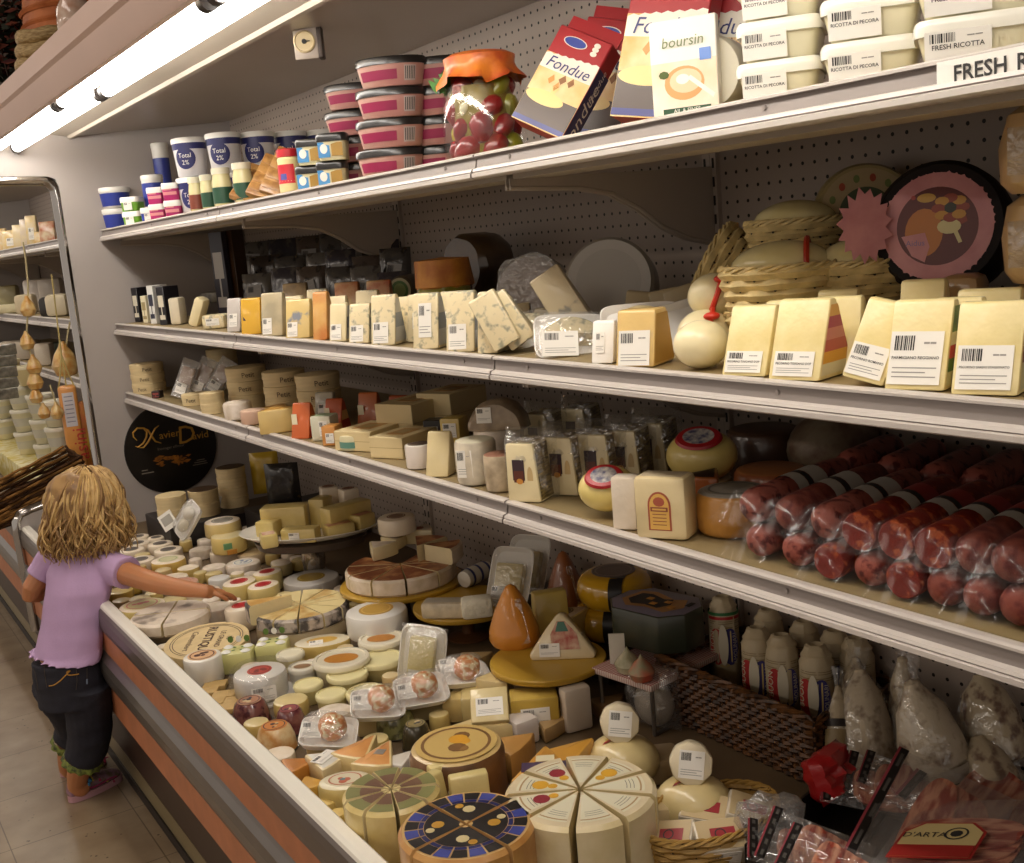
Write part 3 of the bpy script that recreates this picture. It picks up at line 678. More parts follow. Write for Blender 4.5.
# pickle jar
P, w, h, rz = fitx(443, 533, 55, 1.075, S1); q = w*.46
root = empty('pickle_jar', P, (0, 0, rz)); tag(root, 'large jar of mixed olives and peppers under an orange cloth cap', 'jar')
b = MB(); b.lathe([(0, .002), (q*.9, .002), (q, .012), (q*1.02, h*.4), (q*.92, h*.68), (q*.72, h*.8), (q*.72, h*.86)], 36); b.build('glass', film_mat(amount=.13, bump=.05), root)
b = MB(); b.lathe([(q*.78, h*.82), (q*.8, h*.84), (q*.82, h*.955), (q*.74, h), (0, h*1.005)], 36); b.build('lid', M('#e08b2f', .5, col2='#c4552a', vs=30), root)
b = MB(); P0 = []
n = 72
for i in range(n):
    a = 2*PI*i/n; wv = math.sin(a*9)*.07+.04*math.sin(a*4+1); dz = .13 if abs((i*4/n) % 1-.5) < .2 else .06
    for (kr, kz) in ((.7, 1.008), (.86, .975), (.84, .90), (.87+wv*.4, .84), (1.02+wv, .80-dz*(.6+.3*math.sin(a*4)))): P0.append((q*kr*math.cos(a), q*kr*math.sin(a), h*kz))
b.add(P0, [[i*5+k, ((i+1) % n)*5+k, ((i+1) % n)*5+k+1, i*5+k+1] for i in range(n) for k in range(4)]); b.build('cloth_cap', M('#e2852a', .5, col2='#b8431f', vs=22, coat=.3), root)
rnd = random.Random(4); kinds = [('green_pepper', M('#8d8c1e', .3, coat=.4, var=.25, vs=20)), ('red_pepper', M('#7d1519', .3, coat=.4)), ('pickled_onion', M('#d3cfaa', .25, coat=.6)), ('yellow_pepper', M('#b5a136', .3, coat=.6))]
cnt = 0
for lay in range(4):
    for j in range(7):
        a = 2*PI*(j+.5*(lay % 2))/7+rnd.uniform(-.15, .15); z = h*(.11+.19*lay); rad = q*(.64 if lay < 3 else .54)
        if math.sin(a) > .65: continue
        kn = kinds[rnd.choice((0, 0, 0, 1, 1, 1, 2, 3))]; s = rnd.uniform(.9, 1.15)*(.5 if kn[0] == 'pickled_onion' else 1)
        b = MB(); b.T = Matrix.Translation((rad*math.cos(a), rad*math.sin(a), z)) @ Matrix.Rotation(a, 4, 'Z') @ Matrix.Rotation(rnd.uniform(-1.2, 1.2), 4, 'X')
        b.lathe([(0, -h*.14*s), (q*.16*s, -h*.12*s), (q*.26*s, -h*.05*s), (q*.29*s, h*.03*s), (q*.22*s, h*.1*s), (q*.08*s, h*.13*s), (0, h*.135*s)], 14, sy=.9, jit=.12, seed=lay*9+j); b.build(kn[0], kn[1], root)
b = MB(); b.lathe([(q*.72, h*.03), (q*.72, h*.7)], 20); b.build('brine', M('#7a6a24', .3), root)
b = MB(); rnd = random.Random(8)
for i in range(16):
    p = Vector((-q*.95+rnd.uniform(-.008, .012), -.01+rnd.uniform(-.02, .02), h*.72+rnd.uniform(-.02, .02))); a = rnd.uniform(0, 6.28)
    b.add([p, p+Vector((.016*math.cos(a), .01, .012)), p+Vector((.02*math.cos(a), .004, .03*rnd.random())), p+Vector((.004, -.006, .018))], [[0, 1, 2, 3]])
b.build('herb_sprig', M('#3f7a2c', .5), root)
# fondue boxes
def fondue(px, x, w, h, d, t, tilt, lb, roll=0, side=False, yoff=0):
    P = onx(px, x, S1+.002); fr = -d/2-.0004
    b = MB(); b.box((0, 0, h/2), (w, d, h), 0, .002, 1); ps = [('carton', b, [M('#a3272c', .4)])]
    b = MB(); poly(b, rect(0, h*.36, w*.99, h*.72), fr, 0)
    zig = [(-w*.49, h*.70)]+[(-w*.49+w*.98*i/14, h*(.70+.014*(i % 2)+.05*i/14)) for i in range(15)]+[(w*.49, h*.56), (-w*.49, h*.56)]
    poly(b, zig, fr-.0003, 1); poly(b, rect(0, h*.17, w*.98, h*.3), fr-.0004, 2)
    poly(b, ell(-w*.12, h*.29, w*.36, h*.07), fr-.0007, 3); poly(b, ell(-w*.12, h*.245, w*.33, h*.085, 24, 180, 360), fr-.0006, 2)
    for k, (cx, cz, s) in enumerate(((.02, .5, .07), (-.17, .47, .06), (.18, .5, .06), (-.03, .42, .05))): poly(b, [(w*(cx-s), h*cz), (w*cx, h*(cz-.04)), (w*(cx+s), h*(cz+.01)), (w*(cx+.01), h*(cz+.06))], fr-.0008-.0001*k, 5 if k % 2 else 6)
    poly(b, [(-w*.06, h*.33), (-w*.01, h*.33), (w*.05, h*.42), (-w*.08, h*.43)], fr-.0011, 3)
    poly(b, rect(0, h*.035, w*.98, h*.05), fr-.0008, 7)
    b.text('Fondue', h*.115, (-w*.0, fr-.0012, h*.63), mi=4, shear=.25, maxw=w*.8)
    poly(b, ell(-w*.1, h*.88, w*.2, h*.045), fr-.0006, 8); poly(b, ell(-w*.1, h*.88, w*.22, h*.052), fr-.0005, 1)
    for cz in (.84, .885, .925): poly(b, ell(w*.28, h*cz, w*.06, h*.025, 12), fr-.0007, 1)
    ps.append(('front_print', b, [M('#d9a65a', .4, col2='#e8cf9a', vs=14), M('#e9e3d3', .4), M('#4a3b33', .4), M('#e6c983', .4), M('#35386e', .4), M('#c98f45', .4), M('#8a5a2c', .4), M('#383a78', .4), M('#3a4b98', .4)]))
    b = MB(); xs_ = w/2+.0005
    b.add([(xs_, -d/2, 0), (xs_, d/2, 0), (xs_, d/2, h*.74), (xs_, -d/2, h*.74)], [[0, 1, 2, 3]], 0)
    b.text('Fondue', d*.62, (xs_+.0004, 0, h*.27), (0, 0, 1), (0, -1, 0), 1, .2); b.text('Fondue', d*.3, (xs_+.0004, 0, h*.6), (0, 0, 1), (0, -1, 0), 1, .2)
    ps.append(('side_print', b, [M('#33315f', .35), PAPER])); b = MB(); b.box((0, 0, h+.012), (w*.98, .003, .026)); ps.append(('crimped_top', b, M('#a3272c', .4)))
    T('fondue_carton', lb, 'fondue carton', P+Vector((0, 0, max(0, math.sin(R(abs(roll)))*w/2))), rz_of(t), 'red topped fondue cartons', ps, tilt=tilt, roll=roll)
fondue(542, 1.05, .1, .165, .042, 24, -22, 'red and tan carton leaning at an angle beside the pickle jar', 27)
fondue(592, 1.2, .115, .2, .04, 26, -14, 'red carton half hidden behind the leaning carton and the tall one', 15)
fondue(655, 1.095, .125, .205, .042, 26, -12, 'tall red and tan carton behind the white boxed cheese', 10)
fondue(712, 1.18, .12, .2, .04, 28, -8, 'red carton hidden behind the tall carton, by the clear tubs', 8)
# white boxed soft cheese
P, w, h, rz = fitx(650, 724, 18, 1.025, S1, 30); w *= .93
b = MB(); b.box((0, .006, h/2), (w, .014, h), 0, .0015, 1); ps = [('card_front', b, PAPER)]
b = MB(); fr = -.0018
poly(b, rect(0, h*.3, w*.98, h*.56), fr, 0); poly(b, ell(w*.0, h*.36, w*.3, h*.17), fr-.0003, 1); poly(b, ell(w*.02, h*.38, w*.24, h*.12), fr-.0005, 2); poly(b, ell(-.002, h*.4, w*.1, h*.05), fr-.0007, 3)
poly(b, [(w*.05, h*.4), (w*.1, h*.43), (w*.45, h*.22), (w*.42, h*.18)], fr-.0009, 3); poly(b, ell(-w*.3, h*.46, w*.08, h*.04, 8), fr-.0009, 4); poly(b, rect(.002, h*.085, w*.72, h*.065), fr-.0009, 5); poly(b, rect(w*.33, h*.62, w*.17, h*.12), fr-.0006, 6)
b.text('boursin', h*.12, (0, fr-.001, h*.77), mi=7, shear=.15, maxw=w*.62); b.text('AIL & FINES', h*.04, (.002, fr-.0013, h*.085), mi=3)
ps.append(('front_print', b, [M('#e9c9a4', .4, col2='#f0e6d8', vs=12), M('#d7a06a', .4), M('#e8c9a6', .4), PAPER, M('#4d5a2c', .4), M('#2f4f38', .4), M('#6f8fd0', .4), M('#77825a', .4)]))
b = MB(); b.T = Matrix.Translation((.022, .022, h*.44)) @ Matrix.Rotation(R(-90), 4, 'X'); b.lathe([(0, -.008), (h*.37, -.008), (h*.40, .0), (h*.40, .05), (h*.36, .055), (0, .055)], 36); b.T = Matrix(); ps.append(('round_tub', b, M('#d8d3c0', .3)))
T('boxed_soft_cheese', 'white boxed soft cheese with a pale round tub at its back', 'soft cheese', P, rz, None, ps)
# clear ricotta tubs
RB = M('#e6e0c3', .3, col2='#d6cca0', vs=7, coat=.5, lo=.3, hi=.7); RL = M('#ece8da', .25, coat=.4, alpha=.92)
def ricotta(px, x, k, lb, w=.098, t=36, txt='RICOTTA DI PECORA'):
    P = onx(px, x, S1+k*.0455)
    T('ricotta_tub', lb, 'tub', P, rz_of(t), 'clear tubs of white cheese', rtub(w, .088, .045, RB, RL, (w*.52, .031, -w*.16, txt), .84, .011, .3))
for k, s in enumerate(('bottom', 'second', 'third')): ricotta(784, 1.045, k, s+' clear tub in the stack beside the white boxed cheese')
for k, s in enumerate(('bottom', 'second', 'third')): ricotta(874, 1.05, k, s+' clear tub in the middle stack of the clear tubs', .105)
for k, s in enumerate(('bottom', 'second')): ricotta(978, 1.05, k, s+' clear tub in the stack above the paper sign', .118, 36, 'FRESH RICOTTA')
# sign in the rail
def rail_sign(y0, y1, z):
    b = MB(); yc = (y0+y1)/2; x = XF-.0025
    b.box((x+.001, yc, z-.0135), (.0012, y1-y0, .026), 0)
    b.text('FRESH', .0145, (x-.0004, y1-.047, z-.0145), (0, -1, 0), (0, 0, 1), 1, bold=.018); b.text('RICOTTA', .0145, (x-.0004, y1-.128, z-.0145), (0, -1, 0), (0, 0, 1), 1, bold=.018)
    tag(b.build('shelf_sign', [PAPER, INK]), 'white paper sign reading fresh ricotta in the top shelf rail', 'sign')
ya = at(938, 70, x=XF).y; rail_sign(ya-.18, ya, S1)
# thermometer on the canopy lining
P = at(303, 26, z=1.884); root = empty('thermometer', (P.x, P.y, 1.884), (0, 0, rz_of(58))); tag(root, 'white dial thermometer hanging from the lining above the white tubs', 'thermometer')
b = MB(); b.box((0, .012, -.03), (.05, .006, .07), 0, .003); b.build('plate', M('#b9aca0', .4), root); b = MB(); b.box((.028, .03, -.03), (.012, .04, .068), 0, .003); b.build('clip', M('#4d4038', .5), root)
b = MB(); b.T = Matrix.Translation((-.002, .008, -.03)) @ Matrix.Rotation(R(90), 4, 'X'); b.lathe([(.023, -.002), (.023, .004), (.020, .006), (.019, .003), (0, .003)], 28); b.build('dial', M('#cdb98f', .3), root)
b = MB(); b.T = Matrix.Translation((-.002, .004, -.03)) @ Matrix.Rotation(R(90), 4, 'X'); b.lathe([(.005, 0), (.005, .003), (0, .003)], 12); b.box((.006, 0, .002), (.012, .002, .001)); b.build('needle', INK, root)
# ================================================================== middle shelf
def row(kind, rows, z, **kw):
    for r in rows: kind(*r, z=z, **kw)
def place(parts_fn, px0, px1, yt, yb, z, name, label, cat, group=None, d=.06, t=None, tilt=0, roll=0, ks=1):
    P, w, h, rz = fit(px0, px1, yt, yb, z, d, t)
    return T(name, label, cat, P, rz, group, parts_fn(w*ks, d, h), tilt, roll)
def placex(parts_fn, px0, px1, yt, x, z, name, label, cat, group=None, d=.06, t=None, tilt=0, roll=0, ks=1):
    P, w, h, rz = fitx(px0, px1, yt, x, z, t)
    return T(name, label, cat, P, rz, group, parts_fn(w*ks, d, h), tilt, roll)
def thin_box(col, lc):
    def f(w, d, h):
        b = MB(); b.box((0, 0, h/2), (w, d, h), 0, .0015, 1); ps = [('carton', b, [M(col, .35)])]
        b = MB(); poly(b, [(-w*.35, h*.14), (w*.35, h*.14), (w*.35, h*.26), (w*.06, h*.26), (w*.06, h*.47), (w*.35, h*.47), (w*.35, h*.77), (-w*.35, h*.77), (-w*.35, h*.47), (-w*.06, h*.47), (-w*.06, h*.26), (-w*.35, h*.26)], -d/2-.0005, 0); ps.append(('front_print', b, [M(lc, .4)])); return ps
    return f
for a in ((134, 142, 288, 322, '#1e1b20', '#cfc8b4', 'first thin black box from the end panel on the middle shelf'), (142.5, 149.5, 296, 323, '#dcd3b4', '#9a8a60', 'thin cream box wedged between two black boxes'), (150, 158, 286, 324, '#d8d6d0', '#2d2d3d', 'white thin box with dark print beside the black boxes'), (159, 169, 287, 325, '#1e1b20', '#cfc8b4', 'last thin black box before the wrapped log')):
    place(thin_box(a[4], a[5]), *a[:4], S2, 'cheese_box', a[6], 'cheese box', 'thin boxes by the end panel', .07, 30)
place(lambda w, d, h: block(w, d, h, wrapped('#d9d3b6'), .008), 170, 182, 298, 325, S2, 'cheese_block', 'narrow pale wrapped block after the thin boxes', 'cheese', None, .05)
place(lambda w, d, h: block(w*.7, d, h*1.1, PALE, .012), 183, 200, 299, 327, S2, 'cheese_log', 'pale wrapped log leaning sideways on the middle shelf', 'cheese', None, .05, None, 0, 24)
place(lambda w, d, h: block(w, d, h, BLUE_CHEESE, .008, (w*.6, h*.5, 0, h*.5)), 201, 226, 315, 329, S2, 'cheese_block', 'mottled grey block, lower of a pair left of the grey pack', 'cheese', None, .06)
P, w, h, rz = fit(201, 226, 300, 315, S2, .06); P.z = S2+.0425
T('cheese_block', 'dark mottled block lying on the mottled grey one', 'cheese', P, rz, None, block(w, .055, .04, wrapped('#8e8b78', '#5c5c52', 40), .008))
place(lambda w, d, h: standing(w, d, h, wrapped('#c9c7bd'), None, (w*.6, h*.4, 0, h*.35)), 226, 241, 299, 332, S2, 'cheese_wedge', 'grey wrapped wedge left of the yellow triangular pack', 'cheese')
place(lambda w, d, h: standing(w, d, h, M('#dba92e', .35, coat=.5, bump=.2, bs=40), None, None, [NAVY, M('#e5d27c', .4), M('#dba92e', .4)])+[('front_print', (lambda b: (poly(b, [(-w*.4, .008), (w*.1, .008), (-w*.35, h*.5)], -d/2*.72, 0), b)[-1])(MB()), [NAVY])], 240, 262, 299, 335, S2, 'cheese_wedge', 'bright yellow triangular pack with blue corner', 'cheese', None, .05)
W = [(260, 284, 294, 337, 'beige wrapped wedge right of the yellow triangular pack', wrapped('#c6bb93', '#a7a080', 20), 0), (284, 311, 301, 340, 'yellow and blue veined wedge with white label at its foot', wrapped('#d9c57e', '#7f8790', 26, .36, .44), 0), (312, 328, 293, 341, 'orange wrapped wedge among blue veined ones', wrapped('#c67f3a', '#d9ae62', 20), 0),
 (328, 347, 305, 343, 'pale labelled wedge just right of the orange one', PALE, 1), (347, 370, 306, 346, 'second pale labelled wedge right of the orange one', BLUE_CHEESE, 1), (369, 397, 298, 350, 'taller blue veined wedge, third labelled right of the orange one', BLUE_CHEESE, 1), (411, 440, 296, 353, 'blue veined wedge with a silver wrapped side and narrow label', BLUE_CHEESE, 2), (444, 476, 294, 356, 'large blue veined wedge with label, left of the rail joint', BLUE_CHEESE, 1), (476, 499, 293, 354, 'narrow blue veined wedge right beside the rail joint', BLUE_CHEESE, 0)]
for i, (a, b_, c, e, lb, m, k) in enumerate(W):
    def f(w, d, h, k=k, m=m, i=i):
        L = None
        if k: L = (w*.62, h*.42, -w*.08, h*.26)
        elif i in (0, 1): L = (w*.42, h*.38, -w*.2, h*.24)
        if k == 2: L = (w*.5, h*.62, 0, h*.52)
        return standing(w, d, h, m, WHITEP, L, [M('#b9bcc0', .3, metal=.4), M('#8f98a5', .3, metal=.3), M('#c9c7bd', .3)] if k else None, .016)
    place(f, a, b_, c, e, S2, 'blue_cheese_wedge' if i not in (0, 2) else 'cheese_wedge', lb, 'cheese', 'blue veined wedges at the middle shelf edge', .062)
B2 = [(296, 296, 1.07, 24, 'blue wedge in the second row behind the orange wedge'), (340, 296, 1.075, 24, 'second row wedge behind the first pale labelled wedge'), (402, 297, 1.055, 26, 'second row wedge with label behind the tall blue veined wedge'), (425, 294, 1.08, 26, 'second row wedge behind the silver sided wedge'), (458, 291, 1.085, 28, 'second row wedge behind the large blue veined wedge'), (495, 297, 1.08, 28, 'second row wedge by the rail joint'), (372, 290, 1.12, 24, 'third row wedge half hidden by the tall blue wedge'), (322, 289, 1.12, 22, 'third row wedge behind the orange wedge')]
for px, yt, x, wd, lb in B2:
    placex(lambda w, d, h: standing(w, d, h, BLUE_CHEESE, WHITEP, (w*.5, h*.35, 0, h*.45)), px-wd/2, px+wd/2, yt, x, S2, 'blue_cheese_wedge', lb, 'cheese', 'blue veined wedges in the rows behind', .06)
# leaning wedges right of the joint
for a, lb, ro, x in ((510, 'blue veined wedge leaning over, first right of the rail joint', -26, 1.02), (526, 'blue veined wedge leaning over, second right of the rail joint', -32, 1.05)):
    P = onx(a, x, S2+.004); T('blue_cheese_wedge', lb, 'cheese', P+Vector((0, 0, .012)), rz_of(50), 'blue veined wedges leaning over', standing(.05, .055, .095, BLUE_CHEESE, WHITEP, None, None, .02), 0, ro)
# foam trays with cut cheese
def tray_pack(w, d, cheese, lbl=None, film=.03, fm=None):
    ps = [('foam_tray', tray_mb(w, d), [FOAM]), ('cheese', cheese[0], cheese[1])]
    if lbl: ps.append(('price_label', lab(lbl[0], lbl[1], lbl[2], None, 4), LABM))
    if film: ps.append(('film', film_over(w*.98, d*.98, film, .014, seed=int(w*1000)), [fm or FILM]))
    return ps
def half_round(r, h, m, m2, x=0, y=0):
    b = MB(); b.T = Matrix.Translation((x, y, .005)); b.lathe([(0, 0), (r*.96, 0), (r, h*.3), (r*.94, h*.8), (r*.8, h), (0, h)], 24, R(0), R(200), mis=[1, 1, 1, 0, 0], mcut=0); return (b, [m, m2])
P = at(573, 356, z=S2); P += fwd(55)*.06
T('cheese_tray', 'white foam tray leaning back with a half round blue veined cheese', 'cheese tray', P+Vector((.0, 0, .016)), rz_of(58), 'foam trays on the middle shelf', tray_pack(.125, .11, half_round(.05, .028, BLUE_CHEESE, RINDW, 0, -.015), (.058, .042, MT(-.022, -.043, .036, rx=-62)), .036), 36, 4)
P = at(530, 350, z=S2); P += fwd(55)*.10
T('cheese_tray', 'white foam tray lying behind the leaning tray near the joint', 'cheese tray', P+Vector((0, 0, .012)), rz_of(58), 'foam trays on the middle shelf', tray_pack(.12, .1, half_round(.045, .03, BLUE_CHEESE, RINDW, 0, -.01), None, .036), 28, -10)
P = onx(642, 1.13, S2+.03); T('cheese_tray', 'white foam tray standing behind the yellow labelled wedge', 'cheese tray', P, rz_of(55), None, tray_pack(.13, .1, half_round(.04, .02, PALE, RINDW), None, 0), 40, 0)
P = onx(680, 1.16, S2+.028); T('foam_tray', 'empty grey looking foam tray tilted beside the ribboned cheese', 'tray', P, rz_of(48), None, [('tray', tray_mb(.12, .1), [M('#c9c5bf', .5)])], 42, -12)
place(lambda w, d, h: standing(w, d, h, FOAM, None, (w*.4, h*.5, -w*.1, h*.5)), 590, 614, 322, 364, S2, 'cheese_wedge', 'small white wrapped wedge between the foam tray and yellow wedge', 'cheese', None, .05)
place(lambda w, d, h: standing(w, d, h, wrapped('#dcbf74'), M('#caa050', .5), (w*.8, h*.62, -.001, h*.34, None, 4), [M('#b98f3f', .5)], .04), 613, 656, 312, 369, S2, 'hard_cheese_wedge', 'golden yellow wedge with big white label right of the foam trays', 'cheese', None, .075, 26)
P, w, h, rz = fit(664, 722, 320, 374, S2, .08)
T('fresh_cheese_ball', 'pale round cheese wrapped in clear film left of the hard wedges', 'cheese', P, rz, None, [('cheese', (lambda b: (b.ball((0, 0, h*.46), (w*.5, w*.48, h*.46), 0, 28, 18), b)[-1])(MB()), [wrapped('#ece5b4', bump=.6, bs=22)]), ('film_tail', crumple(.04, .03, .006, 3, 8, 8), [FILM])])
for px, x, z, lb in ((706, 1.115, S2+.0, 'pale cheese with red ribbon behind the round wrapped cheese'), (716, 1.15, S2+.05, 'upper pale cheese tied with a red ribbon')):
    P = onx(px, x, z); b = MB(); b.ball((0, 0, .034), (.04, .038, .034), 0, 24, 16); b2 = MB(); b2.tube([(.0395*math.cos(a*PI/12)*.35, -.0385*math.sin(a*PI/12)*1.0, .034+.0345*math.cos(a*PI/12)) for a in range(13)], .004, 6)
    b2.ball((.01, -.03, .06), (.012, .008, .006)); T('ribboned_cheese', lb, 'cheese', P, rz_of(50), 'pale cheeses with red ribbon', [('cheese', b, [wrapped('#e6dfae')]), ('ribbon', b2, [M('#c8321e', .35)])])
# hard wedges at the front
PEC = wrapped('#ece2a6', '#e3d791', 30); RIND2 = M('#c9a24e', .5)
HW = [(717, 768, 309, 378, 'pale hard cheese wedge, first of the large labelled row', 'PECORINO TOSCANO DOP', None, (.8, .32), 15, 0, 0), (763, 822, 303, 383, 'pale hard wedge with a rosy striped triangular side label', 'PECORINO TOSCANO DOP', [M('#d8cfae', .4), M('#d9a03c', .4), M('#b85a50', .4), M('#c9837a', .4), M('#a6485c', .4), M('#d9a860', .4)], (.76, .32), 13, 0, 0), (838, 884, 303, 382, 'pale hard wedge leaning aside with orange and black side label', 'PECORINO ROMANO', [M('#d8cfae', .4), M('#2a2620', .4), M('#2f2b22', .4), M('#cf7a2b', .4), M('#d4862f', .4), M('#3a3326', .4)], (.84, .42), 14, 0, 13), (882, 944, 303, 391, 'pale hard wedge with green side label and tall white price label', 'PARMIGIANO REGGIANO', [M('#cfc79c', .4), M('#55793c', .4), M('#b23a3a', .4), M('#d9d2b4', .4), M('#4a6b38', .4), M('#52763c', .4)], (.86, .62), 16, 0, 0), (950, 1016, 305, 396, 'largest pale hard wedge at the right end of the labelled row', 'PECORINO SARDO STAGIONATO', [M('#cfc79c', .4), M('#8a5a5a', .4), M('#c98f70', .4)], (.82, .5), 18, 0, 0)]
for a, b_, c, e, lb, tx, side, ls, t, ti, ro in HW:
    def f(w, d, h): return standing(w, d, h, PEC, RIND2, (w*ls[0], h*ls[1], -w*.02, h*(.05+ls[1]/2), tx, 4), side, .014)
    place(f, a, b_, c, e, S2+(.006 if ro else 0), 'hard_cheese_wedge', lb, 'cheese', 'large labelled hard cheese wedges', .085, t, ti, ro)
for px0, px1, yt, x, lb in ((818, 866, 296, 1.08, 'unlabelled pale wedge behind the rosy and orange sided wedges'), (822, 862, 289, 1.15, 'pale wedge in the third row behind the rosy sided wedge'), (905, 948, 279, 1.14, 'pale wedge in the third row behind the green sided wedge'), (938, 985, 297, 1.08, 'pale wedge in the second row between the green sided and largest wedges'), (962, 1022, 288, 1.12, 'pale wedge in the third row behind the largest wedge'), (770, 800, 300, 1.1, 'pale wedge in the second row behind the first labelled wedge')):
    placex(lambda w, d, h: standing(w, d, h, PEC, RIND2, None, None, .018), px0, px1, yt, x, S2, 'hard_cheese_wedge', lb, 'cheese', 'hard cheese wedges in the rows behind', .07)
# back of the middle shelf, far end
b = MB(); 
placex(thin_box('#2a2733', '#a8a4a0'), 218, 238, 232, 1.2, S2, 'black_carton', 'tall black carton standing at the back beside the hanging packs', 'carton', None, .02, 20)
placex(thin_box('#3a2616', '#4a321e'), 238, 250, 230, 1.25, S2, 'brown_carton', 'tall dark brown carton beside the black carton', 'carton', None, .05, 20)
rnd = random.Random(21)
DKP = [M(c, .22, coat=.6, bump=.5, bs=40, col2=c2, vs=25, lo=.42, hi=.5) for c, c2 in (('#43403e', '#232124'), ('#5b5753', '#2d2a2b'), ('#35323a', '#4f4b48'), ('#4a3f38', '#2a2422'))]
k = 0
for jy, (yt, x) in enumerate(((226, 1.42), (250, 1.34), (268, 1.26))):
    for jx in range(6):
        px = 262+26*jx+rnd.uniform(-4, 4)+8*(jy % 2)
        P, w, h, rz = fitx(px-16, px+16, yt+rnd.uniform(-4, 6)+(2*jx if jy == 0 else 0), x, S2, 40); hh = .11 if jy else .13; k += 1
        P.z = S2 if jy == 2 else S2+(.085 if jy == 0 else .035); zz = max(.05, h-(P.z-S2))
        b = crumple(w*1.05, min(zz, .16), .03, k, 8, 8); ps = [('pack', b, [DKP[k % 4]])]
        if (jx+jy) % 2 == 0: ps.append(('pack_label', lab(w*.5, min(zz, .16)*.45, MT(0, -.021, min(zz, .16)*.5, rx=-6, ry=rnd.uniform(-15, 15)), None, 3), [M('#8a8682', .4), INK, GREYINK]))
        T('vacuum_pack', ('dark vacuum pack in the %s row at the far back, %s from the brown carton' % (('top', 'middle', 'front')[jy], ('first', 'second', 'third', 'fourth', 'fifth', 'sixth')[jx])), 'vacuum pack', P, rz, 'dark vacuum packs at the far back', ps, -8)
for px, yt, x, c, lb in ((352, 282, 1.16, '#b06a3a', 'small reddish wrapped wedge at the foot of the dark packs'), (384, 280, 1.17, '#a5542e', 'small brown red wedge at the right foot of the dark packs'), (300, 283, 1.16, '#8c7a58', 'small brown wedge at the foot of the dark packs')):
    placex(lambda w, d, h: standing(w, d, h, wrapped(c, '#d2bb85', 22)), px-13, px+13, yt, x, S2, 'cheese_wedge', lb, 'cheese', 'small wedges below the dark packs', .045)
# wheels on edge at the back; axis toward the front
def edge_wheel(px, py, rpx, x, thick, side, facem, lb, name='wheel_cheese', t=None, tilt=-8, lbl=None, grp=None, film=False, z=None):
    zz = z if z is not None else S2
    P0 = onx(px, x, zz); r = rpx*mpp(P0); b = MB(); v = .006
    RT = Matrix.Translation((0, 0, r)) @ Matrix.Rotation(R(90), 4, 'X')
    b.T = RT; b.lathe([(0, -thick/2), (r-v, -thick/2), (r, -thick/2+v), (r*1.01, 0), (r, thick/2-v), (r-v, thick/2), (0, thick/2)], 44, mis=[0, 0, 0, 0, 0, 1]); ps = [('cheese', b, [side, facem])]
    if lbl: ps.append(('round_label',)+lbl(r, thick))
    if film:
        b = MB(); b.T = RT; b.lathe([(0, -thick/2-.004), (r*1.0, -thick/2-.004), (r*1.03, 0), (r*1.0, thick/2+.004), (r*.6, thick/2+.006), (0, thick/2+.004)], 36, jit=.12, seed=px); ps.append(('film', b, [FILMY]))
    tt = face(P0)*.7 if t is None else t
    T(name, lb, 'cheese', P0+Vector((0, 0, .004)), rz_of(tt), grp, ps, tilt)
def ring_label(cols, rad=.86):
    def f(r, th):
        b = MB(); b.T = Matrix.Translation((0, -th/2-.0012, r)) @ Matrix.Rotation(R(90), 4, 'X')
        for i, q in enumerate((1, .78, .55)[:len(cols)]): b.lathe([(r*rad*q, .0004*i), (0, .0004*i)], 36, mis=i)
        return (b, [M(c, .4) for c in cols])
    return f
edge_wheel(409, 262, 14, 1.26, .075, M('#4a4034', .4, coat=.4), M('#8d8a70', .5), 'small wheel on edge with green disc label, upper of the pair', lbl=ring_label(('#a89f80', '#4a6a3a', '#7f8f5a')), z=S2+.05, t=35, tilt=0, grp='small wheels on edge with green labels')
edge_wheel(407, 287, 14, 1.25, .075, M('#4a4034', .4, coat=.4), M('#8d8a70', .5), 'small wheel on edge with green disc label, lower of the pair', lbl=ring_label(('#a89f80', '#55703f', '#2c3a2a')), t=35, tilt=0, grp='small wheels on edge with green labels')
P, w, h, rz = fitx(417, 480, 257, 1.2, S2); q = w*.44
b = MB(); b.lathe([(0, 0), (q*.9, 0), (q, .005), (q, h*.6), (q*.8, h*.72), (0, h*.72)], 28); b2 = MB(); b2.lathe([(q*.82, h*.55), (q*1.06, h*.62), (q*.98, h*.8), (q*.95, h*.97), (0, h)], 28, jit=.12, seed=3)
b3 = crumple(.045, .035, .004, 5, 8, 8)
T('pickle_jar', 'squat jar of green olives under orange cloth on the middle shelf', 'jar', P, rz, None, [('jar_body', b, [M('#6d6a22', .15, col2='#8f8a34', vs=30, coat=.7)]), ('cloth_cap', b2, [M('#b4682a', .5, col2='#d08d35', vs=25)])])
P = onx(484, 1.36, S2+.003); r = .075
b = MB(); b.T = Matrix.Translation((0, 0, r)) @ Matrix.Rotation(R(90), 4, 'X'); b.lathe([(0, -.055), (r*.9, -.05), (r, -.03), (r, .04), (r*.85, .055), (0, .056)], 32, jit=.08, seed=4)
T('wrapped_ham', 'dark brown round wrapped piece lying at the back above the bagged wheel', 'cheese', P+Vector((0, 0, .055)), rz_of(10), None, [('piece', b, [M('#3b2a1e', .3, col2='#57422c', vs=14, coat=.6, bump=.4, bs=30)])])
edge_wheel(535, 265, 36, 1.29, .06, M('#8d867c', .4), M('#a59a94', .5, col2='#8b7f80', vs=30), 'bagged wheel on edge with pale pink printed face', lbl=ring_label(('#a89c98', '#b5a6a2'), .9), film=True, tilt=-14)
edge_wheel(614, 262, 45, 1.3, .075, M('#8d8579', .4, coat=.3), M('#a8a29a', .45), 'large white faced wheel standing on edge against the pegboard', lbl=ring_label(('#b3ada5', '#aaa49c'), .93), tilt=-12, t=42)
